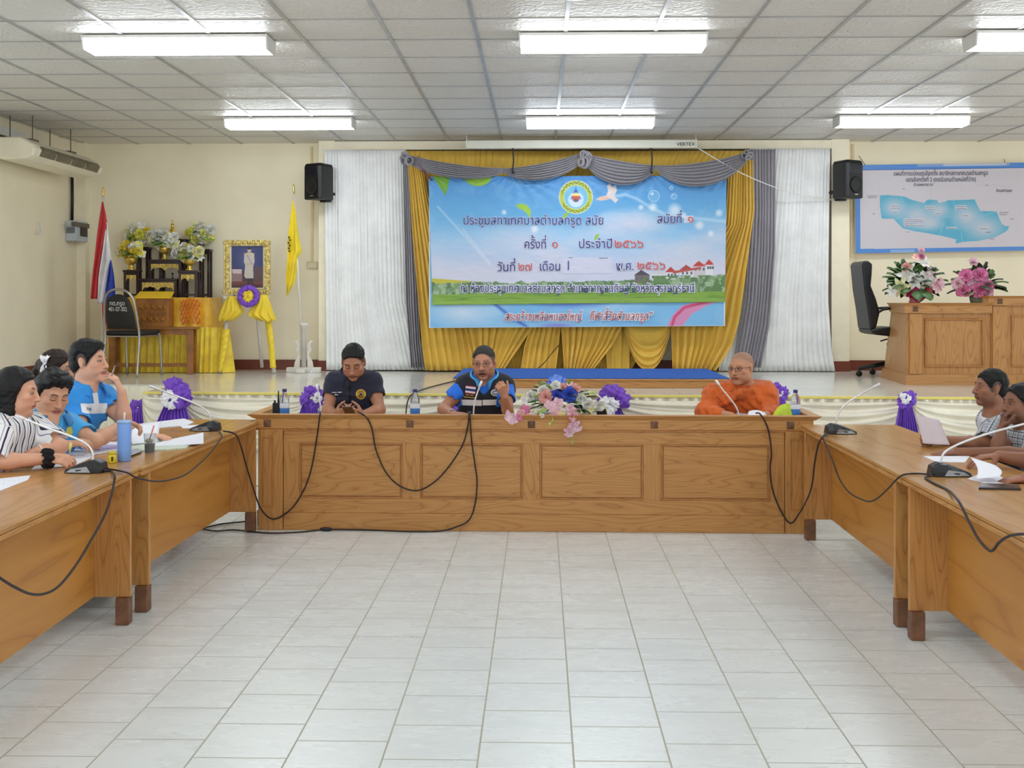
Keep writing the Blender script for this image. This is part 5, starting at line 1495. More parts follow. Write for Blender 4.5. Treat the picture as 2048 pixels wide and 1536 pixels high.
def petal(m, c, a, b, d, ang, length, width, open_, cup, point=0.5, mi=0):
    """one petal leaving c: ang around the axis d, open_ 0 = upright, 1 = flat"""
    out = a * math.cos(ang) + b * math.sin(ang); tan = -a * math.sin(ang) + b * math.cos(ang)
    def fn(u, v):
        w = width * (math.sin(math.pi * (v * 0.86 + 0.14)) ** point) * (u - 0.5)
        r_ = length * v; th = open_ * math.pi / 2 * (0.35 + 0.65 * v)
        return Vector(c) + out * (r_ * math.sin(th)) + d * (r_ * math.cos(th) + cup * (2 * u - 1) ** 2 * width) + tan * w
    m.grid(fn, 4, 5, mi)
def rose(m, c, d, R, rnd):
    a, b, d = basis(d)
    for ring, (n_, L, W, op) in enumerate(((3, 0.7, 0.8, 0.15), (4, 0.9, 0.9, 0.42), (5, 1.05, 1.0, 0.72), (5, 1.15, 1.1, 0.98))):
        for i in range(n_):
            petal(m, Vector(c), a, b, d, 2 * math.pi * i / n_ + ring * 0.7 + rnd.uniform(-0.15, 0.15), R * L, R * W, op, 0.18, 0.45)
def lily(m, c, d, R, rnd, n_=6, w=0.55):
    a, b, d = basis(d)
    for i in range(n_):
        petal(m, Vector(c), a, b, d, 2 * math.pi * i / n_ + rnd.uniform(-0.15, 0.15), R * 1.15, R * w, 0.85, 0.15, 0.9)
def orchid(m, c, d, R, rnd):
    a, b, dd = basis(d)
    for i in range(5): petal(m, Vector(c), a, b, dd, 2 * math.pi * i / 5 + rnd.uniform(-0.15, 0.15), R * 1.1, R * 0.95, 0.85, 0.12, 0.5)
    d = dd; m.ball(Vector(c) + Vector(d).normalized() * R * 0.2, R * 0.16, 8, 6)
SHAPES = {'rose': rose, 'lily': lily, 'orchid': orchid}
def blossoms(rt, items, seed):
    """items: (px, py, Y, radius in px, shape, colour, facing)"""
    rnd = random.Random(seed)
    for px, py, Y, rp, sh, colr, face in items:
        c = at(px, py, Y); m = MB(); SHAPES[sh](m, c, face, rp * 1.22 * Y / FPX, rnd); m.build('blossom', FC[colr], rt)
def leaves(rt, c, R, n, seed, mats, flatten=0.6, up=0.3, ln=(0.5, 1.0), base=0.25, yflat=1.0):
    rnd = random.Random(seed)
    for mi, mat in enumerate(mats):
        m = MB()
        for i in range(n):
            t, e = rnd.uniform(0, 2 * math.pi), rnd.uniform(-0.3, 1.1)
            d = Vector((math.cos(t) * math.cos(e), math.sin(t) * math.cos(e) * yflat, math.sin(e) * flatten + up * 0.3)).normalized()
            a, b, d = basis(d); L = R * rnd.uniform(*ln); o = Vector(c) + d * (R * base * rnd.uniform(0.2, 1)); w = L * rnd.uniform(0.22, 0.36)
            m.grid(lambda u, v: o + d * (L * v) + a * (w * math.sin(math.pi * min(1, v * 0.96 + 0.03)) * (u - 0.5) * 2) + b * (w * 0.4 * abs(2 * u - 1)) - Vector((0, 0, 1)) * (L * 0.3 * v * v), 2, 5)
        m.build('leaves', mat, rt)
def bowl(rt, c, h, r, mat):
    m = MB(); m.lathe([(r * 0.62, 0), (r * 0.64, h * 0.06), (r * 0.40, h * 0.16), (r * 0.36, h * 0.36), (r * 0.42, h * 0.42), (r * 0.85, h * 0.55), (r * 0.98, h * 0.78), (r, h), (r * 0.93, h * 0.99), (r * 0.8, h * 0.6), (0.001, h * 0.5)], c, 24); m.build('pedestal_bowl', mat, rt)
SILVER = M('silver_bowl', (190, 192, 196), 0.25, 0.85)
def altar_bouquet(px, ybase, ytop_bowl, rpx, Y, zbase, mat, cols, yc, rx, ry, n, seed, label):
    c = at(px, ybase, Y); h = (ybase - ytop_bowl) * Y / FPX
    r = root('bouquet', (c.x, Y, zbase), label, 'bouquet', 'altar bouquets in pedestal bowls')
    bowl(r, (c.x, Y, zbase + 0.0005), max(h, at(px, ytop_bowl, Y).z - zbase), rpx * Y / FPX, mat)
    rnd = random.Random(seed); items = []
    for i in range(n):
        t = 2 * math.pi * i / n * 2.399; q_ = math.sqrt((i + 0.5) / n)
        dx, dy = q_ * rx * math.cos(t * 1.618), q_ * ry * math.sin(t * 1.618)
        items.append((px + dx, yc + dy, Y - 0.05 * (1 - q_) - 0.01, rnd.uniform(6.8, 9.4), rnd.choice(['rose', 'rose', 'lily', 'orchid']), rnd.choice(cols), (dx / rx, -1.0, -dy / ry * 0.8 + 0.15)))
    blossoms(r, items, seed)
    leaves(r, at(px, yc + ry * 0.4, Y), rx * Y / FPX * 0.9, 22, seed, [LEAFM, LEAFL], 0.5)
    return r
bw_ = lambda: GOLDM
altar_bouquet(262, 540, 514, 13, 13.175, at(247, 540, 13.13).z, GOLDM, ['yellow', 'pale_yellow', 'yellow', 'white'], 502, 25, 14, 19, 1, 'yellow bouquet in a gold pedestal bowl on the short left stand')
altar_bouquet(276, 494, 480, 10, 13.46, at(272, 494, 13.40).z, SILVER, ['pale_yellow', 'cream', 'yellow', 'white'], 468, 24, 16, 18, 2, 'pale yellow bouquet in a silver bowl high at the left back')
altar_bouquet(329, 519, 492, 11, 13.33, Z3, GOLDM, ['white', 'white', 'cream'], 479, 27, 13, 20, 3, 'white bouquet in a gold pedestal bowl on the middle stand')
altar_bouquet(402, 498, 484, 11, 13.46, at(398, 498, 13.40).z, SILVER, ['white', 'cream', 'white', 'pale_yellow'], 466, 26, 17, 20, 4, 'cream and white bouquet in a silver bowl high at the right back')
altar_bouquet(379, 541, 516, 12, 13.175, at(357, 541, 13.13).z, GOLDM, ['white', 'cream', 'yellow', 'white'], 506, 28, 13, 20, 5, 'white bouquet with yellow roses in a gold bowl on the short right stand')

# two arrangements on the counter
zc_ = cz(606)
YV1 = 11.75
c = at(1829, 606, YV1)
v1 = root('flower_arrangement', (c.x, YV1, zc_), 'tall arrangement of white lilies and pink roses in a pink pot on the counter', 'flowers', 'arrangements on the counter')
m = MB(); m.lathe([(0.05, 0), (0.055, 0.01), (0.045, 0.03), (0.065, 0.12), (0.07, 0.13), (0.0, 0.125)], (c.x, YV1, zc_ + 0.0005), 20); m.build('pot', M('pink_pot', (226, 120, 140), 0.4), v1)
cq = lambda x, y: (1600 + x / 4.571, 480 + y / 4.571)
it = []
for x, y, rp, sh, co, fx, fz in ((1107, 100, 5, 'rose', 'pale_pink', 0, 1), (1060, 165, 6, 'orchid', 'peach', -0.2, 0.8), (1106, 155, 5, 'rose', 'pink', 0.2, 0.8), (975, 255, 7, 'rose', 'peach', -0.5, 0.4), (1115, 215, 11, 'lily', 'white', 0.2, 0.6), (1010, 280, 11, 'lily', 'white', -0.4, 0.5),
                                 (975, 330, 14, 'lily', 'white', -0.4, 0.2), (1040, 370, 14, 'lily', 'white', 0, 0.1), (1130, 360, 16, 'lily', 'white', 0.2, 0.1), (930, 430, 14, 'lily', 'cream', -0.6, 0.0), (1170, 300, 9, 'lily', 'pale_pink', 0.5, 0.3), (1230, 420, 11, 'orchid', 'pale_pink', 0.6, 0), (1140, 450, 10, 'rose', 'rose', 0.3, -0.1),
                                 (1050, 480, 9, 'rose', 'magenta', 0, -0.2), (1000, 470, 8, 'rose', 'magenta', -0.3, -0.2), (1085, 500, 9, 'rose', 'magenta', 0.1, -0.3), (850, 465, 9, 'lily', 'white', -0.8, 0), (1275, 395, 8, 'orchid', 'pale_pink', 0.8, 0.1)):
    it.append((*cq(x, y), YV1 - 0.07, rp, sh, co, (fx, -1, fz)))
blossoms(v1, [(a, b, Y, r * 1.18, s, q_, f) for a, b, Y, r, s, q_, f in it], 21)
leaves(v1, c + Vector((0, 0.02, 0.17)), 0.30, 40, 22, [LEAFM, LEAFD, LEAFM], 1.0, 0.6, (0.35, 0.7), 0.6, 0.5)
m = MB(); m.tube([c + Vector((0, 0, 0.1)), at(*cq(1105, 130), YV1)], 0.004, 5); m.build('stem', LEAFM, v1)
YV2 = 11.75
c = at(1953, 606, YV2)
v2 = root('flower_arrangement', (c.x, YV2, zc_), 'round arrangement of pink roses in a greenish pot on the counter, beside its taller half', 'flowers', 'arrangements on the counter')
m = MB(); m.lathe([(0.055, 0), (0.06, 0.01), (0.075, 0.10), (0.0, 0.095)], (c.x, YV2, zc_ + 0.0005), 20); m.build('pot', M('greenish_pot', (128, 130, 104), 0.4), v2)
it = []
for x, y, rp, sh, co, fx, fz in ((1582, 210, 8, 'rose', 'pale_pink', 0, 0.8), (1520, 335, 12, 'rose', 'pink', -0.4, 0.4), (1640, 325, 13, 'rose', 'pink', 0.1, 0.4), (1615, 370, 10, 'orchid', 'pale_pink', 0, 0.2), (1445, 400, 10, 'rose', 'pale_pink', -0.6, 0.1), (1490, 455, 12, 'rose', 'pink', -0.4, -0.1), (1555, 415, 9, 'orchid', 'pale_pink', -0.1, 0.1),
                                 (1635, 450, 14, 'rose', 'pink', 0.1, -0.1), (1715, 420, 10, 'rose', 'pink', 0.5, 0), (1710, 475, 10, 'rose', 'pale_pink', 0.4, -0.2), (1545, 475, 7, 'orchid', 'white', -0.1, -0.2), (1700, 355, 7, 'orchid', 'white', 0.4, 0.3)):
    it.append((*cq(x, y), YV2 - 0.07, rp, sh, co, (fx, -1, fz)))
blossoms(v2, it, 23)
leaves(v2, c + Vector((0, 0.02, 0.15)), 0.27, 36, 24, [LEAFM, LEAFD], 1.1, 0.6, (0.35, 0.7), 0.6, 0.5)
# small crumpled paper on the stage floor and a white scrap
m = MB(); p = atz(625, 748, ZS); ruffle(m, p + Vector((0, 0, 0.03)), 0.03, 9, 5, 0.02); tag(m.build('white_scrap', WHITES), 'crumpled white scrap lying on the stage near the flag stand', 'scrap')
# ================================================================== conference microphones
MICB = M('mic_black', (22, 23, 25), 0.35, var=0.1); MICS = M('mic_silver', (150, 152, 152), 0.3, 0.7); NECK = M('mic_neck_silver', (226, 226, 226), 0.3, 0.25, var=0.03)
def make_mic(c, side, neck, label, tip_r=0.0085, visible=True):
    """desk microphone: low nose of the base towards side * x, cable end on the other side"""
    r = root('microphone', c, label, 'microphone', 'gooseneck desk microphones')
    secs = [(-0.092, 0.040, 0.020), (-0.085, 0.052, 0.050), (-0.055, 0.058, 0.064), (-0.02, 0.060, 0.060), (0.03, 0.058, 0.042), (0.075, 0.050, 0.024), (0.098, 0.040, 0.014)]
    def ring(x, w, h):
        return [(c.x + side * x, c.y + a * w, c.z + b * h) for a, b in ((-1, 0.0), (-1, 0.35), (-0.74, 0.9), (-0.45, 1.0), (0.45, 1.0), (0.74, 0.9), (1, 0.35), (1, 0.0))]
    m = MB(); vs, fs = [], []
    for s in secs: vs += ring(*s)
    n = 8
    for i in range(len(secs) - 1):
        for j in range(n):
            q4 = (i * n + j, i * n + (j + 1) % n, (i + 1) * n + (j + 1) % n, (i + 1) * n + j)
            fs.append(q4 if side < 0 else q4[::-1])
    fs += [tuple(range(n)) if side > 0 else tuple(range(n - 1, -1, -1)), tuple((len(secs) - 1) * n + j for j in (range(n - 1, -1, -1) if side > 0 else range(n)))]
    m.add(vs, fs, 0, False); m.v = [(p[0], p[1], p[2] + 0.001) for p in m.v]
    b_ = m.build('base', MICB, r, bevel=0.004)
    for s in (-1, 1):
        m = MB(); m.prism([(c.x + side * -0.04, c.y + s * 0.0615, c.z + 0.006), (c.x + side * 0.085, c.y + s * 0.052, c.z + 0.005), (c.x + side * 0.06, c.y + s * 0.050, c.z + 0.022), (c.x + side * -0.02, c.y + s * 0.0575, c.z + 0.034)], (0, s * 0.003, 0)); m.build('silver_trim', MICS, b_)
    m = MB(); m.lathe([(0.012, 0), (0.012, 0.012), (0.007, 0.02)], (neck[0].x, neck[0].y, neck[0].z - 0.012), 12); m.build('socket', NECK, r)
    pts = spline(neck, 8)
    m = MB(); m.tube(pts, 0.0055, 8); m.build('gooseneck', NECK, r)
    a, b = pts[-4], pts[-1]; d = (b - a).normalized()
    m = MB(); m.tube([b - d * 0.035, b - d * 0.02, b + d * 0.012, b + d * 0.018], [0.006, tip_r, tip_r, 0.003], 10); m.build('mic_head', NECK, r)
    return r
def mic_on_table(pxc, pyc, z, side, neck_px, label, dy=0.0):
    c = atz(pxc, pyc, z)
    nk = [at(x, y, c.y + dy * i / len(neck_px)) for i, (x, y) in enumerate(neck_px)]
    return make_mic(c, side, nk, label)
mic_on_table(174, 944, ZTL, -1, [(186, 921), (185, 905), (173, 888), (140, 872), (95, 856), (60, 842), (37, 833)], 'gooseneck microphone on the near left table beside the yellow jar')
mic_on_table(412, 861, ZTL, -1, [(421, 847), (419, 830), (409, 818), (385, 805), (340, 787), (302, 773)], 'gooseneck microphone on the far left table pointing at the man in blue')
mic_on_table(1680, 867, ZTR, 1, [(1671, 853), (1673, 838), (1680, 822), (1695, 806), (1725, 786), (1755, 770)], 'gooseneck microphone on the far right table, standing alone')
mic_on_table(1897, 951, ZTR, 1, [(1881, 931), (1885, 911), (1900, 897), (1935, 881), (1990, 863), (2048, 848), (2080, 838)], 'gooseneck microphone on the near right table beside the folded papers')
ZW = 0.70
for (x, y), nk, side, lb in (((642, 0), [(643, 850), (642, 828), (640, 806), (637, 788), (634, 772)], -1, 'gooseneck microphone on the front desk left of the man in navy'),
                             ((947, 0), [(946, 850), (947, 828), (949, 805), (955, 785), (962, 766)], 1, 'gooseneck microphone on the front desk before the man in the vest'),
                             ((1478, 0), [(1479, 852), (1477, 828), (1471, 812), (1459, 796), (1445, 779), (1434, 764)], -1, 'gooseneck microphone on the front desk before the monk')):
    p = at(x, 828, 8.42); make_mic(Vector((p.x, 8.44, ZW)), side, [at(a, b, 8.42) for a, b in nk], lb, 0.010)

# ================================================================== cables
CAB = M('black_cable', (38, 26, 24), 0.55, var=0.1)
def cable(pts, label, r=0.0055, mat=None, n=7):
    m = MB(); m.tube(spline(pts, n), r, 7); return tag(m.build('microphone_cable', mat or CAB), label, 'cable', 'black microphone cables')
dk = lambda x, y, b=-0.028: desk_pt(x, y, b)
XT = -1.935
cable([at(641, 824, 8.30), dk(640, 829, -0.066), dk(633, 880), dk(622, 940), dk(605, 985), dk(580, 1020), dk(547, 1038), at(522, 1018, 8.14), at(506, 975, 8.06), at(492, 930, 7.87), at(481, 890, 7.76), atz(470, 868, 0.765), atz(447, 862, 0.768)], 'black cable looping from the navy man\'s microphone to the far left table')
cable([at(936, 824, 8.30), dk(938, 829, -0.066), dk(935, 855), dk(925, 890), dk(900, 930), dk(870, 963), dk(835, 981), dk(800, 972), dk(772, 945), dk(752, 900), dk(744, 858), dk(734, 836), dk(724, 828.0, -0.06), at(716, 823, 8.30)], 'black cable hanging in a wide loop on the front desk panels')
cable([at(942, 824, 8.30), dk(940, 829, -0.066), dk(943, 880), dk(950, 930), dk(954, 965), dk(950, 1008), dk(938, 1040), dk(912, 1054), atz(880, 1062, 0.008), atz(820, 1063, 0.008), atz(740, 1060, 0.008), atz(655, 1059, 0.010), atz(600, 1064, 0.008), atz(535, 1066, 0.008), atz(470, 1060, 0.008), atz(430, 1062, 0.008), atz(400, 1056, 0.008)], 'black cable hanging down the front desk and running along the floor to the left')
m = MB(); a, b = atz(640, 1058.5, 0.014), atz(664, 1058.5, 0.014); m.tube([a, a * 0.7 + b * 0.3, a * 0.3 + b * 0.7, b], [0.008, 0.014, 0.014, 0.008], 8); tag(m.build('cable_connector', BLACK), 'black plug connector in the cable on the floor before the desk', 'connector')
cable([atz(502, 1042, 0.008), atz(452, 1047, 0.008), atz(424, 1052, 0.008), atz(380, 1062, 0.008)], 'short length of black cable on the floor under the far left table')
cable([at(1512, 826, 8.28), dk(1521, 829, -0.066), dk(1536, 858), dk(1543, 906), dk(1540, 936), dk(1546, 982), dk(1563, 1024), dk(1580, 1046), at(1596, 1031, 8.06), at(1621, 982, 7.56), at(1630, 921, 7.46), at(1637, 889, 7.42), atz(1647, 872, 0.768), atz(1655, 868, 0.77)], 'black cable looping from the monk\'s microphone to the far right table')
cable([atz(1655, 871, 0.768), atz(1646, 876, 0.765), atx(1652, 890, 1.722), atx(1664, 919, 1.715), atx(1680, 960, 1.712), atx(1700, 986, 1.712), atx(1724, 999, 1.712), atx(1740, 1003, 1.712), atx(1757, 995, 1.712), atx(1779, 974, 1.712), atx(1795, 957, 1.715), atz(1808, 949, 0.765), atz(1833, 947, 0.764), atz(1863, 949, 0.77)], 'thin black cable looping between the two microphones on the right', 0.0045)
cable([atz(1865, 951, 0.77), atz(1851, 955, 0.763), atz(1869, 967, 0.763), atz(1897, 981, 0.763), atx(1914, 998, 1.712), atx(1924, 1014, 1.702), atx(1940, 1047, 1.695), atx(1957, 1078, 1.69), atx(1981, 1102, 1.69), atx(1998, 1085, 1.69), atx(2019, 1072, 1.69), atx(2050, 1068, 1.69), atx(2090, 1075, 1.685)], 'black cable drooping below the near right table towards the right edge')
cable([atz(209, 941, 0.768), atz(222, 942, 0.762), atx(229, 950, -1.955), atx(228, 964, -1.94), atx(222, 993, -1.93), atx(208, 1033, -1.925), atx(179, 1086, -1.92), atx(150, 1133, -1.915), atx(118, 1172, -1.91), atx(90, 1187, -1.91), atx(61, 1188, -1.905), atx(29, 1174, -1.90), atx(0, 1156, -1.90), atx(-40, 1128, -1.90)], 'black cable hanging below the near left table towards the left edge')
cable([atz(212, 937, 0.768), atz(236, 941, 0.763), atx(256, 946, -1.985), atx(272, 955, -1.955), atx(304, 962, -1.94), atx(333, 961, -1.935), atx(369, 950, -1.93), atx(397, 929, -1.93), atx(419, 907, -1.93), atx(436, 885, -1.945), atz(444, 872, 0.763), atz(437, 862, 0.768)], 'thin black cable drooping between the two microphones on the left', 0.0045)
cable([atz(918, 760, 0.807), atz(880, 769, 0.807), atz(851, 777, 0.807), atz(828, 786, 0.812), at(818, 796, 9.93), at(813, 815, 9.90), at(811, 850, 9.88)], 'black cable running from the dais over the stage edge behind the bottle')
cable([at(1118, 690, 13.12), at(1104, 706, 13.05), at(1088, 726, 12.9), at(1074, 738, 12.75)], 'thin black cable slanting out of the slit between the mustard curtain panels', 0.005)

# ================================================================== bottles, radio, bag on the front desk
def clear(name, rgb, rough=0.03):
    k = NT(name); k.b.inputs['Base Color'].default_value = srgb(rgb); k.set(Roughness=rough); k.b.inputs['Transmission Weight'].default_value = 0.92; k.b.inputs['IOR'].default_value = 1.2
    return k.m
PET = clear('clear_plastic', (238, 244, 248)); CAPB = M('navy_cap', (34, 38, 110), 0.4); LABEL = M('blue_label', (62, 120, 196), 0.4); LABW = M('white_label', (226, 230, 238), 0.4)
def make_bottle():
    r = root('water_bottle', (0, 0, 0), 'x', 'bottle', 'water bottles on the front desk')
    m = MB(); m.lathe([(0.026, 0), (0.032, 0.006), (0.0325, 0.05), (0.031, 0.056), (0.0325, 0.062), (0.0325, 0.165), (0.031, 0.185), (0.020, 0.212), (0.0125, 0.222), (0.0125, 0.234)], (0, 0, 0), 24); m.build('bottle_body', PET, r, local=True)
    m = MB(); m.lathe([(0.033, 0.085), (0.0334, 0.087), (0.0334, 0.118), (0.033, 0.12)], (0, 0, 0), 24, caps=False); lb = m.build('label', LABEL, r, local=True)
    m = MB(); m.lathe([(0.033, 0.1205), (0.0334, 0.122), (0.0334, 0.150), (0.033, 0.152)], (0, 0, 0), 24, caps=False); m.build('label_top', LABW, lb, local=True)
    m = MB(); m.lathe([(0.0145, 0.2285), (0.0150, 0.232), (0.0150, 0.247), (0.0125, 0.249)], (0, 0, 0), 18); m.build('cap', CAPB, r, local=True)
    return r
b0 = make_bottle()
for i, (px, lb) in enumerate(((569, 'water bottle with blue label on the front desk next to the walkie-talkie'), (830, 'water bottle with blue label on the front desk between the two men'), (1591, 'water bottle with blue label beside the lime green bundle'))):
    o = b0 if i == 0 else copy_tree(b0)
    p = at(px, 830, 8.47); place(o, (p.x, 8.47, ZW + 0.0005), i * 0.7, lb, None, 1.06)
p = at(553, 828, 8.47)
wt = root('walkie_talkie', (p.x, 8.47, ZW), 'black walkie-talkie standing on the left end of the front desk', 'radio')
m = MB(); m.box((p.x - 0.026, 8.452, ZW + 0.0005), (p.x + 0.026, 8.488, ZW + 0.165)); m.build('body', BLACK, wt, bevel=0.006)
m = MB(); m.tube([(p.x + 0.014, 8.47, ZW + 0.166), (p.x + 0.014, 8.47, ZW + 0.25)], [0.007, 0.004], 8); m.build('antenna', BLACK, wt)
m = MB(); m.tube([(p.x - 0.012, 8.47, ZW + 0.166), (p.x - 0.012, 8.47, ZW + 0.182)], 0.007, 8); m.build('knob', BLACK, wt)
LIME = M('lime_cloth', (196, 216, 62), 0.75, var=0.08, vscale=12)
p0, p1 = at(1546, 832, 8.5), at(1588, 808, 8.5)
m = MB()
def bag(u, v):
    t = u * 2 * math.pi; s = math.sin(v * math.pi / 2)
    rr_ = (1 - v ** 2.2) ** 0.5
    x = (p0.x + p1.x) / 2 + 0.5 * (p1.x - p0.x + 0.03) * rr_ * math.cos(t) * (1 + 0.06 * math.sin(5 * t))
    return (x + 0.02 * v, 8.5 + 0.07 * rr_ * math.sin(t), ZW + 0.001 + (p1.z - ZW) * v * (1 + 0.03 * math.sin(4 * t + 3)))
m.grid(bag, 32, 12); tag(m.build('cloth_bundle', LIME), 'lime green cloth bundle on the front desk at the monk\'s elbow', 'bundle')

# ================================================================== flower basket on the front desk
fb = root('flower_basket', (at(1130, 830, 8.42).x, 8.42, ZW), 'overflowing basket of blue, peach, white and pink flowers on the front desk', 'flowers')
fx = lambda x, y: (1000 + x / 7.585, 740 + y / 7.585)
it = []
for x, y, rp, sh, co, Y in ((860, 170, 9, 'orchid', 'light_blue', 8.45), (800, 195, 8, 'orchid', 'light_blue', 8.45), (925, 185, 8, 'orchid', 'light_blue', 8.45), (740, 250, 7, 'orchid', 'violet', 8.44), (850, 255, 8, 'rose', 'white', 8.40), (955, 280, 7, 'rose', 'peach', 8.40), (670, 330, 9, 'rose', 'white', 8.38), (700, 410, 10, 'rose', 'peach', 8.34),
                            (840, 340, 7, 'orchid', 'pale_pink', 8.38), (860, 400, 9, 'rose', 'blue', 8.34), (1045, 380, 11, 'rose', 'blue', 8.34), (1140, 300, 8, 'rose', 'peach', 8.38), (1060, 220, 5, 'orchid', 'pale_pink', 8.42), (475, 400, 8, 'rose', 'white', 8.38), (380, 460, 7, 'orchid', 'white', 8.38), (1215, 430, 8, 'rose', 'white', 8.38), (1325, 520, 9, 'rose', 'white', 8.34),
                            (1510, 530, 8, 'rose', 'white', 8.38), (1370, 600, 6, 'lily', 'cream', 8.32), (750, 520, 7, 'orchid', 'pale_pink', 8.26), (880, 490, 8, 'orchid', 'pale_pink', 8.26), (850, 580, 9, 'orchid', 'pale_pink', 8.25), (830, 665, 7, 'orchid', 'pale_pink', 8.22), (1050, 570, 7, 'orchid', 'pale_pink', 8.26), (1120, 640, 10, 'orchid', 'pale_pink', 8.24),
                            (1100, 705, 6, 'orchid', 'pink', 8.18), (400, 590, 8, 'orchid', 'pink', 8.30), (340, 640, 7, 'orchid', 'pale_pink', 8.26), (190, 700, 11, 'orchid', 'pale_pink', 8.13), (300, 705, 6, 'orchid', 'pink', 8.14), (1130, 800, 8, 'orchid', 'pale_pink', 8.14), (1060, 880, 9, 'orchid', 'pale_pink', 8.13), (1170, 865, 7, 'orchid', 'pale_pink', 8.14),
                            (1045, 950, 7, 'orchid', 'pale_pink', 8.13), (640, 680, 4, 'orchid', 'white', 8.17), (930, 660, 6, 'orchid', 'cream', 8.22), (520, 640, 6, 'orchid', 'white', 8.26)):
    it.append((*fx(x, y), Y, rp, sh, co, ((x - 950) / 1200, -1, (450 - y) / 500)))
blossoms(fb, [(a, b, Y, r * 1.22, s, q_, f) for a, b, Y, r, s, q_, f in it], 51)
c = at(1125, 818, 8.44)
leaves(fb, c + Vector((0, 0, 0.03)), 0.25, 46, 52, [LEAFD, LEAFM, LEAFL], 0.5, 0.2, (0.2, 0.36), 0.8, 0.4)
m = MB(); m.lathe([(0.10, 0), (0.16, 0.10), (0.17, 0.105), (0.0, 0.09)], (c.x, 8.44, ZW + 0.0005), 24); m.v = [(c.x + (p[0] - c.x) * 1.3, p[1], p[2]) for p in m.v]; m.build('basket_tray', M('white_wicker', (228, 222, 206), 0.6, bump=(120, 0.6, 0.006)), fb)
m = MB()
hp = spline([at(1100, 850, 8.42), at(1120, 806, 8.42), at(1150, 790, 8.42), at(1182, 785.5, 8.42), at(1199, 794, 8.42), at(1208, 804, 8.42), at(1212, 816, 8.42), at(1217, 833, 8.42), at(1220, 852, 8.42)], 8)
m.tube(hp, 0.012, 8, flat=0.45); m.build('handle', M('cream_handle', (238, 232, 210), 0.5), fb)
for st in ([(1130, 690), (1110, 760), (1120, 800)], [(1110, 840), (1080, 900), (1050, 940)], [(330, 660), (250, 690), (190, 700), (130, 760)], [(790, 690), (800, 760), (750, 820)], [(1100, 960), (1090, 1050), (1100, 1100)]):
    m = MB(); m.tube(spline([at(*fx(x, y), 8.142) for x, y in st], 6), 0.0025, 5)
    for x, y in st[1:]:
        p = at(*fx(x, y), 8.14); m.ball(p, (0.008, 0.002, 0.012), 6, 5)
    m.build('trailing_stem', LEAFL, fb)
p = at(1203, 826, 8.56); m = MB(); m.box((p.x - 0.035, 8.50, ZW + 0.0005), (p.x + 0.035, 8.60, ZW + 0.125)); tag(m.build('black_box', BLACK, bevel=0.006), 'small black box on the front desk behind the basket handle', 'box')

# ================================================================== papers and small things on the side tables
def paper_mat(name, rgb, lines=True, scale=120.0, rot=0.0):
    k = NT(name)
    v = k.coord((1, 1, 1), rot=(0, 0, rot))
    base = srgb(rgb)
    if lines:
        w = k.n('ShaderNodeTexWave', wave_type='BANDS', bands_direction='Y'); w.inputs['Scale'].default_value = scale / 6.28; k.l(v, w.inputs['Vector'])
        n_ = k.noise(k.coord((60, 20, 1), rot=(0, 0, rot)), 3.0, 2.0)
        f = k.math('MULTIPLY', k.math('GREATER_THAN', w.outputs['Fac'], 0.72), k.math('GREATER_THAN', n_, 0.5))
        k.l(k.mix(k.math('MULTIPLY', f, 0.45), base, (120, 122, 140)), k.b.inputs['Base Color'])
    else:
        k.b.inputs['Base Color'].default_value = base
    k.set(Roughness=0.7)
    return k.m
PAP = paper_mat('printed_paper', (240, 240, 246)); PAPW = paper_mat('plain_paper', (238, 238, 246), False); LILAC = M('lilac_folder', (178, 170, 214), 0.6); PAP_BACKLIT = M('grey_pink_paper', (206, 190, 194), 0.7, var=0.02)  # last one: backlit tone of the held-up sheet put into its colour
def sheet_flat(px, z, name, label, mat, cat='paper', th=0.0016, group=None, lift=None):
    pts = [atz(x, y, z) for x, y in px]
    if lift:
        for i, dz in lift.items(): pts[i] = pts[i] + Vector((0, 0, dz))
    a = sum((pts[i].x * pts[(i + 1) % len(pts)].y - pts[(i + 1) % len(pts)].x * pts[i].y) for i in range(len(pts)))
    if a < 0: pts = pts[::-1]
    m = MB(); m.prism(pts, (0, 0, th)); return tag(m.build(name, mat), label, cat, group)
GP = 'papers on the left tables'
z = ZTL + 0.0005
sheet_flat([(-40, 962), (61, 951), (56, 960), (0, 982), (-40, 990)], z, 'paper', 'printed sheet at the left edge, nearest on the near left table', PAP, group=GP)
sheet_flat([(63, 939), (150, 931), (186, 914), (150, 897), (100, 905)], z, 'paper', 'sheet the woman in the striped shirt is writing on', PAP, group=GP, th=0.003)
sheet_flat([(135, 912), (170, 913), (262, 897), (250, 888), (152, 893)], z + 0.001, 'paper', 'open booklet of white pages behind the pen of the woman in stripes', PAP, group=GP, th=0.006)
sheet_flat([(148, 897), (200, 901), (236, 898), (236, 884), (160, 882)], z + 0.0075, 'folder', 'lilac folder lying under white pages before the woman with short hair', LILAC, 'folder', th=0.004)
sheet_flat([(155, 890), (236, 891), (236, 876), (170, 876)], z + 0.012, 'paper', 'white printed pages on the lilac folder before the woman with short hair', PAP, group=GP, th=0.004)
sheet_flat([(262, 903), (330, 901), (372, 897), (392, 880), (330, 880), (264, 888)], z, 'paper', 'stack of green and white printed sheets right of the iced coffee', paper_mat('printed_paper_green', (214, 226, 206)), group=GP, th=0.006)
sheet_flat([(300, 893), (372, 890), (407, 891), (407, 870), (383, 872), (330, 882)], z + 0.0065, 'paper', 'white sheets with a lifted right end, nearest the far left microphone', PAPW, group=GP, th=0.004, lift={2: 0.01, 3: 0.012})
sheet_flat([(276, 849), (368, 838), (388, 845), (374, 851), (300, 858)], z, 'paper', 'white printed sheets at the far end of the left table', PAP, group=GP, th=0.004)
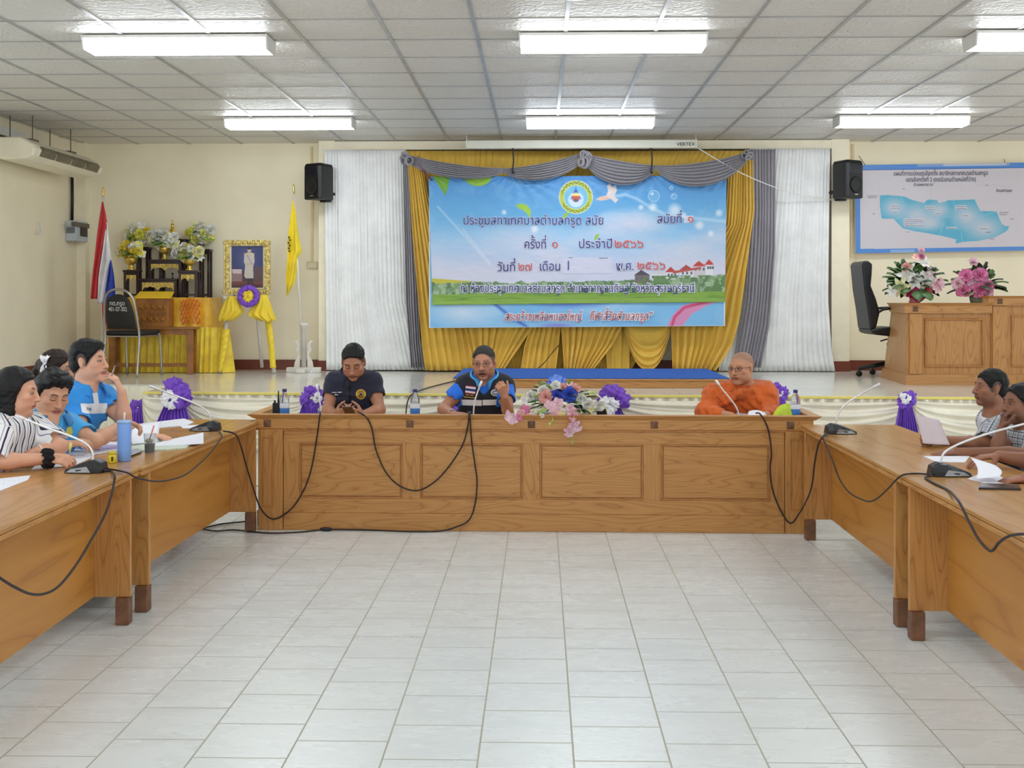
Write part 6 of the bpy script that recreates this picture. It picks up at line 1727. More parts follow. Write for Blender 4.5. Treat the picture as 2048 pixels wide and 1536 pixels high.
sheet_flat([(360, 852), (412, 849), (404, 856), (366, 857)], z, 'paper', 'single white sheet lying before the far left microphone', PAPW, group=GP)
def page(u, v):
    a, b = at(264, 888, 6.78), at(320, 884, 7.0); c_, d_ = at(266, 852, 6.95), at(322, 843, 7.15)
    p = (a * (1 - u) + b * u) * (1 - v) + (c_ * (1 - u) + d_ * u) * v
    return p + Vector((0.0, -0.03 * math.sin(v * 3.14), 0))
m = MB(); m.grid(page, 12, 12); tag(m.build('paper', PAPW, solid=0.001), 'white page being lifted upright beside the iced coffee', 'paper', GP)
# blue tumbler
TB = M('periwinkle_tumbler', (122, 164, 232), 0.35, var=0.02)
c = atz(248.5, 922, ZTL); s = c.y / FPX
tu = root('tumbler', c, 'tall pale blue tumbler with white straw on the left tables', 'tumbler')
m = MB(); m.lathe([(0.031, 0), (0.0335, 0.004), (0.0352, 0.06), (0.036, 0.20), (0.0352, 0.205)], (c.x, c.y, c.z + 0.0005), 28); m.build('cup', TB, tu)
m = MB(); m.lathe([(0.0368, 0.198), (0.0368, 0.210), (0.030, 0.214), (0.012, 0.215)], (c.x, c.y, c.z), 28); m.build('lid', M('pale_blue_lid', (150, 186, 236), 0.3), tu)
m = MB(); m.tube([(c.x, c.y, c.z + 0.214), (c.x + 0.002, c.y, c.z + 0.255)], 0.0045, 8); m.build('straw', WHITE, tu)
# yellow jar
c = atz(224, 925.5, ZTL)
jr = root('balm_jar', c, 'small yellow jar with yellow lid beside the blue tumbler', 'jar')
m = MB(); m.lathe([(0.020, 0), (0.022, 0.003), (0.022, 0.040), (0.019, 0.044)], (c.x, c.y, c.z + 0.0005), 20); m.build('jar_body', M('yellow_plastic', (222, 200, 40), 0.35), jr)
m = MB(); m.lathe([(0.0215, 0.0445), (0.0225, 0.046), (0.0225, 0.058), (0.019, 0.060)], (c.x, c.y, c.z), 20); m.build('lid', M('olive_yellow_lid', (206, 186, 50), 0.4), jr)
m = MB(); m.box((c.x + 0.004, c.y - 0.0235, c.z + 0.012), (c.x + 0.014, c.y - 0.0195, c.z + 0.034)); m.build('label_mark', M('dark_label', (70, 60, 30), 0.5), jr)
# iced coffee
c = atz(299.5, 906, ZTL)
cf = root('iced_coffee', c, 'clear plastic cup of dark iced coffee with an orange straw', 'cup')
m = MB(); m.lathe([(0.0265, 0.001), (0.0285, 0.04), (0.0325, 0.105), (0.034, 0.107), (0.0315, 0.105), (0.0275, 0.04), (0.0255, 0.003)], (c.x, c.y, c.z), 26, caps=False); m.build('plastic_cup', PET, cf)
m = MB(); m.lathe([(0.0245, 0.003), (0.0268, 0.04), (0.0272, 0.052)], (c.x, c.y, c.z), 26); m.build('coffee', M('dark_coffee', (44, 22, 16), 0.2), cf)
m = MB(); rr = random.Random(3)
for i in range(9): m.ball((c.x + rr.uniform(-0.016, 0.016), c.y + rr.uniform(-0.016, 0.016), c.z + 0.058 + rr.uniform(0, 0.016)), 0.010, 8, 6)
m.build('ice_and_foam', M('coffee_foam', (206, 188, 160), 0.4), cf)
m = MB(); m.tube([(c.x - 0.006, c.y, c.z + 0.056), at(308, 851, c.y)], 0.004, 8); m.build('straw', M('orange_straw', (232, 128, 90), 0.4), cf)
sheet_flat([(236, 912), (262, 914), (283, 906), (276, 900), (250, 904)], z, 'tablet', 'black tablet lying behind the blue tumbler, left of the coffee', M('black_glass', (20, 20, 24), 0.12), 'tablet', th=0.008)
# right tables
z = ZTR + 0.0005
GR = 'papers on the right tables'
sheet_flat([(1847, 913), (1940, 912), (1930, 925), (1872, 924)], z, 'paper', 'flat white sheet on the right table behind the microphone base', PAPW, group=GR)
sheet_flat([(1936, 958), (1990, 972), (2020, 966), (1996, 950), (1960, 948)], z, 'paper', 'lower white sheet under the curled pages next to the phone', PAPW, group=GR, th=0.002)
def curl(u, v):
    a, b, c_, d_ = at(1951, 958, 5.55), at(1998, 953, 5.5), at(1940, 914, 5.78), at(1990, 930, 5.7)
    p = (a * (1 - u) + b * u) * (1 - v) + (c_ * (1 - u) + d_ * u) * v
    return p + Vector((0.015 * math.sin(v * 3.14), -0.02 * math.sin(v * 3.14), 0.0))
m = MB(); m.grid(curl, 12, 12); tag(m.build('paper', PAPW, solid=0.001), 'curled white pages standing up beside the near right microphone', 'paper', GR)
ph = sheet_flat([(1957, 979), (2042, 981), (2036, 972), (1962, 970)], z, 'phone', 'dark phone lying flat on the near right table under a hand', M('phone_glass', (40, 34, 34), 0.15), 'phone', th=0.009)
# ================================================================== modelling with distance fields: one smooth surface per body or garment
VOX = 0.0060
class Field:
    def __init__(self, lo, hi, vox, fine=None, fvox=0.003, zcoarse=None):
        ax = []
        for i in range(3):
            segs = []
            a = lo[i]
            cuts = sorted([(max(lo[i], f[0][i]), min(hi[i], f[1][i])) for f in (fine or [])])
            out = []
            while a < hi[i]:
                step = vox
                if i == 2 and zcoarse is not None and a < zcoarse: step = 0.016
                for c in cuts:
                    if c[0] - vox <= a < c[1]: step = fvox
                out.append(a); a += step
            ax.append(np.array(out, dtype=np.float32))
        self.ax = ax
        self.f = np.full([len(a) for a in ax], 1.0, dtype=np.float32)
    def sl(self, lo, hi, pad):
        s = []
        for i in range(3):
            a = max(0, int(np.searchsorted(self.ax[i], lo[i] - pad)) - 1); b = min(len(self.ax[i]), int(np.searchsorted(self.ax[i], hi[i] + pad)) + 1)
            s.append(slice(a, b))
        return tuple(s)
    def pts(self, s):
        return self.ax[0][s[0]][:, None, None], self.ax[1][s[1]][None, :, None], self.ax[2][s[2]][None, None, :]
    def add(self, prim, k=0.012):
        fn, lo, hi = prim
        s = self.sl(lo, hi, k + 0.02)
        if any(q.start >= q.stop for q in s): return self
        d = fn(*self.pts(s)).astype(np.float32)
        a = self.f[s]
        h = np.maximum(k - np.abs(a - d), 0) / k
        self.f[s] = np.minimum(a, d) - h * h * k * 0.25
        return self
    def cut(self, prim, k=0.004):
        fn, lo, hi = prim
        s = self.sl(lo, hi, k + 0.01)
        if any(q.start >= q.stop for q in s): return self
        d = -fn(*self.pts(s)).astype(np.float32)
        a = self.f[s]
        h = np.maximum(k - np.abs(a - d), 0) / k
        self.f[s] = np.maximum(a, d) + h * h * k * 0.25
        return self
    def noise(self, amp, freq, seed):
        r = np.random.RandomState(seed)
        X, Y, Z = self.ax[0][:, None, None], self.ax[1][None, :, None], self.ax[2][None, None, :]
        near = np.abs(self.f) < 0.05
        d = np.zeros_like(self.f)
        for _ in range(4):
            v = r.normal(0, 1, 3) * freq; w = r.normal(0, 1, 3) * freq * 0.6
            d += np.sin(X * v[0] + Y * v[1] + Z * v[2] + r.rand() * 6 + 1.3 * np.sin(X * w[0] + Y * w[1] + Z * w[2] + r.rand() * 6))
        self.f += np.where(near, d * (amp / 2.5), 0).astype(np.float32)
        return self
    def mesh(self):
        f = self.f
        f[0], f[-1] = 1, 1; f[:, 0], f[:, -1] = 1, 1; f[:, :, 0], f[:, :, -1] = 1, 1
        ins = f < 0
        c = [ins[:-1, :-1, :-1], ins[1:, :-1, :-1], ins[:-1, 1:, :-1], ins[1:, 1:, :-1], ins[:-1, :-1, 1:], ins[1:, :-1, 1:], ins[:-1, 1:, 1:], ins[1:, 1:, 1:]]
        anyi = c[0].copy(); alli = c[0].copy()
        for q in c[1:]: anyi |= q; alli &= q
        act = anyi & ~alli
        I = np.argwhere(act)
        idx = np.full(act.shape, -1, dtype=np.int32); idx[act] = np.arange(len(I))
        off = [(0, 0, 0), (1, 0, 0), (0, 1, 0), (1, 1, 0), (0, 0, 1), (1, 0, 1), (0, 1, 1), (1, 1, 1)]
        vals = np.stack([f[I[:, 0] + o[0], I[:, 1] + o[1], I[:, 2] + o[2]] for o in off], 1)
        edges = [(0, 1), (2, 3), (4, 5), (6, 7), (0, 2), (1, 3), (4, 6), (5, 7), (0, 4), (1, 5), (2, 6), (3, 7)]
        acc = np.zeros((len(I), 3)); cnt = np.zeros(len(I))
        offa = np.array(off, float)
        for a, b in edges:
            va, vb = vals[:, a], vals[:, b]
            m = (va < 0) != (vb < 0)
            t = np.where(m, va / np.where(m, va - vb, 1), 0)
            acc += (offa[a] + (offa[b] - offa[a]) * t[:, None]) * m[:, None]; cnt += m
        fr = acc / cnt[:, None]
        P = np.zeros((len(I), 3))
        for i in range(3):
            ax = self.ax[i].astype(np.float64); P[:, i] = ax[I[:, i]] + fr[:, i] * (ax[I[:, i] + 1] - ax[I[:, i]])
        Q = []
        for a in range(3):
            u, v = (a + 1) % 3, (a + 2) % 3
            sl0 = [slice(None)] * 3; sl1 = [slice(None)] * 3
            sl0[a] = slice(None, -1); sl1[a] = slice(1, None)
            A, B = ins[tuple(sl0)], ins[tuple(sl1)]
            E = np.argwhere(A != B)
            E = E[(E[:, u] > 0) & (E[:, v] > 0) & (E[:, u] < f.shape[u] - 1) & (E[:, v] < f.shape[v] - 1)]
            sg = A[tuple(E.T)]
            def cell(du, dv):
                K = E.copy(); K[:, u] -= du; K[:, v] -= dv
                return idx[tuple(K.T)]
            q = np.stack([cell(1, 1), cell(0, 1), cell(0, 0), cell(1, 0)], 1)
            q[~sg] = q[~sg][:, ::-1]
            Q.append(q)
        Q = np.concatenate(Q)
        Q = Q[(Q >= 0).all(1)]
        # one light relaxation step
        for _ in range(1):
            s = np.zeros_like(P); n = np.zeros(len(P))
            for i in range(4):
                a, b = Q[:, i], Q[:, (i + 1) % 4]
                np.add.at(s, a, P[b]); np.add.at(n, a, 1); np.add.at(s, b, P[a]); np.add.at(n, b, 1)
            P = P * 0.6 + 0.4 * s / np.maximum(n, 1)[:, None]
        return P, Q

A3 = lambda p: np.array(p, dtype=np.float64)
def unit(v):
    v = A3(v); return v / max(np.linalg.norm(v), 1e-9)
def cone(a, b, ra, rb):
    a, b = A3(a), A3(b); d = b - a; L2 = max(d @ d, 1e-12); r = max(ra, rb)
    def fn(X, Y, Z):
        x, y, z = X - a[0], Y - a[1], Z - a[2]
        t = np.clip((x * d[0] + y * d[1] + z * d[2]) / L2, 0, 1)
        return np.sqrt((x - t * d[0]) ** 2 + (y - t * d[1]) ** 2 + (z - t * d[2]) ** 2) - (ra + (rb - ra) * t)
    return fn, np.minimum(a, b) - r, np.maximum(a, b) + r
def ell(c, r, R=np.eye(3)):
    """ellipsoid: rows of R are its axes"""
    c, r = A3(c), A3(r); m = r.max()
    def fn(X, Y, Z):
        x, y, z = X - c[0], Y - c[1], Z - c[2]
        q = [(x * R[i][0] + y * R[i][1] + z * R[i][2]) for i in range(3)]
        k0 = np.sqrt(sum((q[i] / r[i]) ** 2 for i in range(3))) + 1e-9
        k1 = np.sqrt(sum((q[i] / r[i] ** 2) ** 2 for i in range(3))) + 1e-9
        return k0 * (k0 - 1) / k1
    return fn, c - m, c + m
def ecap(a, b, ra, rb, u):
    """capsule of elliptic section; ra, rb = (half width along u, half depth)"""
    a, b = A3(a), A3(b); w = b - a; L = max(np.linalg.norm(w), 1e-6); w = w / L
    u = A3(u); u = unit(u - w * (u @ w)); v = np.cross(w, u); m = max(*ra, *rb)
    def fn(X, Y, Z):
        x, y, z = X - a[0], Y - a[1], Z - a[2]
        qu, qv, qw = x * u[0] + y * u[1] + z * u[2], x * v[0] + y * v[1] + z * v[2], x * w[0] + y * w[1] + z * w[2]
        t = np.clip(qw / L, 0, 1); ex = qw - t * L
        ru, rv = ra[0] + (rb[0] - ra[0]) * t, ra[1] + (rb[1] - ra[1]) * t
        mn = np.minimum(ru, rv)
        return (np.sqrt((qu / ru) ** 2 + (qv / rv) ** 2 + (ex / mn) ** 2) - 1) * mn
    return fn, np.minimum(a, b) - m, np.maximum(a, b) + m
def half(p, n, lo, hi):
    p, n = A3(p), unit(n)
    return (lambda X, Y, Z: -((X - p[0]) * n[0] + (Y - p[1]) * n[1] + (Z - p[2]) * n[2])), lo, hi

def mesh_obj(name, P, Q, mats, parent, colors=None, coords=None, smooth=True):
    org = np.array(wloc(parent))
    me = bpy.data.meshes.new(name)
    me.from_pydata((P - org).tolist(), [], Q.tolist())
    for m in (mats if isinstance(mats, (list, tuple)) else [mats]): me.materials.append(m)
    if colors is not None:
        a = me.color_attributes.new('tint', 'FLOAT_COLOR', 'POINT')
        a.data.foreach_set('color', np.concatenate([lin(colors), np.ones((len(P), 1))], 1).ravel())
    if coords is not None:
        a = me.attributes.new('cloth', 'FLOAT_VECTOR', 'POINT'); a.data.foreach_set('vector', coords.astype(np.float32).ravel())
    me.polygons.foreach_set('use_smooth', [smooth] * len(me.polygons))
    o = bpy.data.objects.new(name, me); COL.objects.link(o); o.parent = parent
    return o

def tint_mat(name, rough, sheen=0.0, spec=0.4):
    k = NT(name); a = k.n('ShaderNodeVertexColor', layer_name='tint')
    n_ = k.noise(k.coord((1, 1, 1)), 60.0, 3.0)
    k.l(k.mix(k.math('MULTIPLY', n_, 0.10), a.outputs[0], (120, 80, 66), 'MULTIPLY'), k.b.inputs['Base Color'])
    k.set(Roughness=rough); k.b.inputs['Sheen Weight'].default_value = sheen; k.b.inputs['Specular IOR Level'].default_value = spec
    k.bump(k.noise(k.coord((1, 1, 1)), 180.0, 2.0), 0.05, 0.002)
    return k.m
SKIN = tint_mat('skin', 0.5)
def hair_mat(name, rgb, rough=0.45):
    k = NT(name); n_ = k.noise(k.coord((160, 160, 22)), 1.0, 4.0, 0.6)
    a = tuple(min(255, c * 1.5 + 5) for c in rgb)
    k.l(k.ramp(n_, [(0.35, rgb), (0.75, a)]), k.b.inputs['Base Color']); k.set(Roughness=rough); k.b.inputs['Specular IOR Level'].default_value = 0.3; k.bump(n_, 0.6, 0.006)
    return k.m
HAIRB = hair_mat('black_hair', (7, 6, 7)); HAIRG = hair_mat('greying_hair', (44, 42, 42), 0.7); HAIRBR = hair_mat('dark_brown_hair', (30, 16, 11)); HAIRD = hair_mat('dark_hair_touch_of_grey', (15, 14, 14), 0.6)
def fabric(name, rgb, **kw): return M(name, rgb, 0.8, var=0.06, vscale=9, sheen=0.15, bump=(220, 0.12, 0.002), **kw)
def stripe_mat():
    k = NT('striped_cotton'); a = k.n('ShaderNodeAttribute', attribute_name='cloth'); s = k.n('ShaderNodeSeparateXYZ'); k.l(a.outputs['Vector'], s.inputs[0])
    c = (236, 234, 234)
    f1 = k.math('FRACT', k.math('MULTIPLY', s.outputs[0], 1 / 0.034)); f2 = k.math('FRACT', k.math('ADD', k.math('MULTIPLY', s.outputs[0], 1 / 0.034), 0.36))
    m1 = k.math('LESS_THAN', f1, 0.20); m2 = k.math('LESS_THAN', f2, 0.10)
    col = k.mix(m1, c, (36, 38, 74)); col = k.mix(m2, col, (150, 150, 172)); k.l(col, k.b.inputs['Base Color']); k.set(Roughness=0.8)
    return k.m
def plaid_mat():
    k = NT('plaid_cotton'); a = k.n('ShaderNodeAttribute', attribute_name='cloth'); s = k.n('ShaderNodeSeparateXYZ'); k.l(a.outputs['Vector'], s.inputs[0])
    col = (214, 216, 220)
    for o in (0, 2):
        f = k.math('FRACT', k.math('MULTIPLY', s.outputs[o], 1 / 0.034))
        col = k.mix(k.math('MULTIPLY', k.math('LESS_THAN', f, 0.16), 0.85), col, (44, 48, 60)); col = k.mix(k.math('MULTIPLY', k.math('LESS_THAN', k.math('ABSOLUTE', k.math('SUBTRACT', f, 0.55)), 0.2), 0.35), col, (110, 118, 132))
    k.l(col, k.b.inputs['Base Color']); k.set(Roughness=0.85)
    return k.m

def facing(a):
    a = math.radians(a); return np.array([math.sin(a), -math.cos(a), 0.0]), np.array([math.cos(a), math.sin(a), 0.0])
def rot_frame(yaw, pitch, roll):
    """rows: lateral (picture-right when facing the camera), forward, up of a head"""
    fw, lat = facing(yaw); up = np.array([0, 0, 1.0])
    p = math.radians(pitch); fw2 = fw * math.cos(p) - up * math.sin(p); up2 = up * math.cos(p) + fw * math.sin(p)
    r = math.radians(roll); lat2 = lat * math.cos(r) + up2 * math.sin(r); up3 = up2 * math.cos(r) - lat * math.sin(r)
    return np.array([lat2, fw2, up3])

def hand_prims(W, d, n, side, curl=(0.35, 0.35, 0.4, 0.45), s=1.0, thumb=0.5, fold=None, spread=0.06):
    """palm, four fingers of three bones each and a thumb that leaves the side of the palm"""
    W, d = A3(W), unit(d); n = A3(n); n = unit(n - d * (n @ d)); t = np.cross(d, n) * side
    out = [(ecap(W - d * 0.012 * s, W + d * 0.075 * s, (0.026 * s, 0.018 * s), (0.038 * s, 0.0125 * s), t), 0.010)]
    offs = (0.029, 0.0095, -0.0100, -0.0285); ln = (0.94, 1.04, 0.98, 0.78)
    tips = []
    for i in range(4):
        base = W + (d * (0.084 - 0.004 * abs(i - 1)) + t * offs[i]) * s
        a = 0.0; p = base; dd = unit(d + t * spread * (1.5 - i))
        for j, (L, r0, r1) in enumerate(((0.043, 0.0094, 0.0088), (0.027, 0.0086, 0.0080), (0.022, 0.0078, 0.0066))):
            a += curl[i] * (1.0 if j == 0 else (1.25 if j == 1 else 0.8))
            q = p + (dd * math.cos(a) + n * math.sin(a)) * (L * ln[i] * s)
            out.append((cone(p, q, r0 * s, r1 * s), 0.0035 if j else 0.007)); p = q
        tips.append(p)
    tb = W + (d * 0.022 + t * 0.026 + n * 0.004) * s
    td = unit(d * (0.75 - 0.3 * thumb) + t * (0.65) + n * (0.25 + 0.5 * (1 - thumb)))
    t2 = unit(td * 0.8 + d * 0.45 - t * 0.12 + n * 0.10)
    p1 = tb + td * 0.040 * s; p2 = p1 + t2 * 0.031 * s; p3 = p2 + unit(t2 + d * 0.2 - t * 0.1) * 0.024 * s
    out += [(cone(tb, p1, 0.0145 * s, 0.0115 * s), 0.010), (cone(p1, p2, 0.011 * s, 0.0100 * s), 0.004), (cone(p2, p3, 0.0098 * s, 0.0078 * s), 0.004)]
    return out

def head_prims(F, H, R, hs, jaw=1.0, fat=1.0, nose=1.0, mouth_open=0.0):
    """sculpt a head of scale hs at H into the field"""
    L = lambda x, y, z: H + (R[0] * x + R[1] * y + R[2] * z) * hs
    E = lambda c, r: ell(L(*c), A3(r) * hs, R)
    C = lambda a, b, ra, rb: cone(L(*a), L(*b), ra * hs, rb * hs)
    F.add(E((0, -0.014, 0.036), (0.0745, 0.093, 0.080)), 0.02)
    F.add(E((0, 0.018, -0.026), (0.0635 * fat, 0.070, 0.082)), 0.03)
    for s in (-1, 1):
        F.add(E((s * 0.046 * jaw * fat, 0.012, -0.062), (0.022, 0.032, 0.028)), 0.03)
        F.add(E((s * 0.044 * fat, 0.058, -0.018), (0.022, 0.022, 0.018)), 0.02)
        F.add(E((s * 0.030, 0.060, -0.050), (0.022 * fat, 0.022, 0.024)), 0.02)
    F.add(E((0, 0.064, -0.094), (0.026 * jaw, 0.022, 0.019)), 0.025)
    F.add(C((-0.040, 0.072, 0.026), (0.040, 0.072, 0.026), 0.012, 0.012), 0.015)
    for s in (-1, 1):
        F.cut(E((s * 0.032, 0.096, 0.006), (0.017, 0.017, 0.0115)), 0.012)
        F.add(E((s * 0.032, 0.0735, 0.005), (0.0155, 0.0125, 0.0098)), 0.004)
    F.add(C((0, 0.084, 0.018), (0, 0.104, -0.026), 0.0080, 0.0115 * nose), 0.008)
    F.add(E((0, 0.103, -0.029), (0.0135 * nose, 0.012, 0.0095)), 0.006)
    for s in (-1, 1):
        F.add(E((s * 0.0135 * nose, 0.091, -0.031), (0.0085, 0.010, 0.0075)), 0.005)
    F.add(E((0, 0.083, -0.052), (0.026, 0.012, 0.014)), 0.012)
    F.add(E((0, 0.0905, -0.0555), (0.021, 0.0075, 0.0048)), 0.004)
    F.add(E((0, 0.0885, -0.0660 - 0.007 * mouth_open), (0.0185, 0.0080, 0.0058)), 0.004)
    F.cut(E((0, 0.099, -0.0605 - 0.003 * mouth_open), (0.020, 0.008, 0.0016 + 0.006 * mouth_open)), 0.003)
    for s in (-1, 1):
        Re = R
        F.add(ell(L(s * 0.077, -0.010, 0.000), A3((0.0070, 0.0155, 0.0275)) * hs, np.array([unit(R[0] * 1 + R[1] * -0.35 * s), unit(R[1] + R[0] * 0.35 * s), R[2]])), 0.006)
        F.cut(E((s * 0.0855, -0.004, 0.003), (0.005, 0.009, 0.017)), 0.003)
        F.add(E((s * 0.075, -0.004, -0.026), (0.007, 0.010, 0.010)), 0.005)

def paint_head(P, col, H, R, hs, skin, o):
    """lips, brows, eyes, scalp: skin colour by position on the head, with shade of nostrils and mouth line painted in"""
    q = (P - H) @ R.T / hs
    x, y, z = q[:, 0], q[:, 1], q[:, 2]
    near = (np.abs(x) < 0.11) & (np.abs(y) < 0.13) & (np.abs(z) < 0.13)
    def mix(m, c):
        m = np.clip(m, 0, 1)[:, None] * near[:, None]
        col[:] = col * (1 - m) + A3(c) * m
    ax = np.abs(x); fr = y > 0.045
    sk = A3(skin)
    mix(np.exp(-((ax - 0.045) / 0.02) ** 2 - ((z + 0.02) / 0.02) ** 2) * fr * 0.25, sk * A3((1.06, 0.88, 0.86)))
    if o.get('stubble'): mix(((z < -0.035) & (y > 0.0)) * 0.18 + np.exp(-((z + 0.045) / 0.008) ** 2) * (ax < 0.03) * fr * 0.2, (70, 56, 54))
    if o.get('hairpaint'):
        hl, hc = o['hairpaint']
        edge = np.minimum(-((y - 0.043 + hl) - (z - 0.018) * 0.62), z - np.where(y < 0, -0.014 + y * 0.62, -0.014 - y * 0.3))
        mix(np.clip(edge / 0.012 + 0.9, 0, 1) * (np.hypot(y + 0.010, (z + 0.002) * 0.8) > 0.022) * (np.abs(x) < 0.078) * 0.72, hc)
    if o.get('scalp'):
        mix(np.clip((z - 0.045 - (y - 0.02) * 0.45) / 0.02, 0, 1) * 0.40, o['scalp'])
    mo = o.get('mouth_open', 0)
    lip = np.clip(1.35 - np.hypot(x / 0.0235, (z + 0.0605 + 0.003 * mo) / (0.0115 + 0.005 * mo)), 0, 0.35) / 0.35 * (y > 0.07)
    mix(lip * 0.75, o.get('lips', tuple(sk * A3((0.86, 0.62, 0.60)))))
    mix(np.exp(-((z + 0.0605 + 0.003 * mo) / (0.0016 + 0.005 * mo)) ** 2) * (ax < 0.021) * (y > 0.07) * 0.9, (56, 26, 24))  # shade between the lips, painted as a dark line
    mix(np.exp(-((ax - 0.009) / 0.0035) ** 2 - ((z + 0.0375) / 0.003) ** 2) * (y > 0.085) * 0.7, (60, 34, 28))  # shade of the nostrils, painted as dark spots
    bz = 0.0265 + 0.006 * np.sin(np.clip((ax - 0.012) / 0.036, 0, 1) * 2.4)
    mix(np.exp(-((z - bz) / 0.0034) ** 2) * np.clip((ax - 0.010) / 0.006, 0, 1) * np.clip((0.052 - ax) / 0.008, 0, 1) * fr * o.get('brow', 0.85), o.get('browc', (32, 24, 22)))
    ex = (ax - 0.0315)
    if o.get('eyes', 'open') == 'open':
        lim = 0.0039 * np.sqrt(np.clip(1 - (ex / 0.0155) ** 2, 0, 1)); zc = z - 0.0045
        ins = (np.abs(zc) < lim) & fr
        mix(ins * 0.9, (214, 204, 196))
        gx = o.get('gaze', 0.0)
        irx = (x - np.sign(x) * 0.0315 - gx)
        mix(ins * (np.hypot(irx, zc) < 0.0062) * 1.0, (34, 22, 18))
        mix(np.exp(-((zc - lim - 0.0006) / 0.0020) ** 2) * (np.abs(ex) < 0.0165) * fr * 0.95, (30, 20, 18))
        mix(np.exp(-((zc + lim) / 0.0014) ** 2) * (np.abs(ex) < 0.0150) * fr * 0.4, (80, 50, 44))
    else:
        zc = z - 0.0005 + 0.0035 * (ex / 0.0155) ** 2 * -1
        mix(np.exp(-((zc) / 0.0022) ** 2) * (np.abs(ex) < 0.0165) * fr * 0.9, (34, 22, 20))
        mix(np.exp(-((z - 0.012) / 0.0018) ** 2) * (np.abs(ex) < 0.0145) * fr * 0.3, (90, 56, 46))

def hair_shell(parent, H, R, hs, style, mat, o):
    L = lambda x, y, z: H + (R[0] * x + R[1] * y + R[2] * z) * hs
    E = lambda c, r: ell(L(*c), A3(r) * hs, R)
    m = 0.36 if style == 'long' else 0.17
    F = Field(H - m, H + 0.17, 0.0038)
    big = (H - 0.5, H + 0.5)
    def region(fn):
        def g(X, Y, Z):
            x, y, z = [((X - H[0]) * R[i][0] + (Y - H[1]) * R[i][1] + (Z - H[2]) * R[i][2]) / hs for i in range(3)]
            return -fn(x, y, z) * hs
        return g, big[0], big[1]
    top, sd = o.get('top', 0.012), o.get('sides', 0.006)
    F.add(E((0, -0.014, 0.036), (0.0745 + sd, 0.093 + sd, 0.080 + top)), 0.01)
    if style == 'short':
        F.add(E((0, 0.045, 0.088), (0.052, 0.040, 0.024 + top * 0.4)), 0.02) if o.get('quiff') else None
        F.add(E((0, -0.045, -0.015), (0.0665 + sd * 0.6, 0.058 + sd, 0.062)), 0.02)
        hl = o.get('hairline', 0.0)
        F.cut(region(lambda x, y, z: np.minimum((y - 0.043 + hl) - (z - 0.018) * 0.62 + np.abs(x) * 0.0, 0.30 + y * 0)), 0.006)
        F.cut(region(lambda x, y, z: np.where(y < 0, -0.014 + y * 0.62, -0.014 - y * 0.3) - z), 0.006)
        if o.get('fade'): F.cut(region(lambda x, y, z: o['fade'] + y * 0.25 - z), 0.014)
        F.cut(region(lambda x, y, z: 0.0235 - np.sqrt((y + 0.010) ** 2 + ((z + 0.004) * 0.8) ** 2) - (0.065 - np.abs(x)) * 2), 0.004)
        amp = o.get('amp', 0.0026)
    elif style == 'bob':
        for s in (-1, 1):
            F.add(E((s * 0.060, -0.005, 0.000), (0.036, 0.055, 0.060)), 0.02)
        F.add(E((0, -0.060, -0.010), (0.080, 0.062, 0.075)), 0.03); F.add(E((0, 0.035, 0.095), (0.070, 0.060, 0.034)), 0.03)
        F.cut(region(lambda x, y, z: y + np.abs(x) * 0.28 - (0.052 + np.maximum(0, z - 0.040) * 0.8 - np.clip((0.040 - z) * 0.55, 0, 0.040))), 0.008)
        F.cut(region(lambda x, y, z: (-0.055 + np.clip(y + 0.02, 0, 1) * 0.6) - z), 0.01)
        amp = 0.005
    elif style == 'long':
        F.add(E((0, -0.02, 0.03), (0.088, 0.100, 0.094)), 0.02)
        for s in (-1, 1):
            F.add(ecap(L(s * 0.066, -0.012, 0.03), L(s * 0.070, -0.020, -0.125), A3((0.028, 0.055)) * hs, A3((0.026, 0.05)) * hs, R[0]), 0.03)
        F.add(ecap(L(0, -0.070, 0.0), L(0, -0.085, -0.19), A3((0.080, 0.045)) * hs, A3((0.085, 0.032)) * hs, R[0]), 0.04)
        F.cut(region(lambda x, y, z: y + np.abs(x) * 0.15 - (0.050 + np.maximum(0, z - 0.050) * 0.9 - np.clip((0.050 - z) * 0.35, 0, 0.022))), 0.008)
        amp = 0.0024
    elif style == 'tied':
        F.add(E((0, -0.05, -0.01), (0.078, 0.06, 0.07)), 0.03)
        F.add(cone(L(0.0, -0.115, 0.02), L(0, -0.15, -0.06), 0.030 * hs, 0.022 * hs), 0.02)
        F.cut(region(lambda x, y, z: (y - 0.043) - (z - 0.018) * 0.62), 0.006); F.cut(region(lambda x, y, z: -0.05 - z - 0.0 * x - np.where(y < -0.09, 0.1, 0)), 0.006)
        amp = 0.003
    F.noise(amp, 90, 5)
    P, Q = F.mesh()
    return mesh_obj('hair', P, Q, mat, parent)

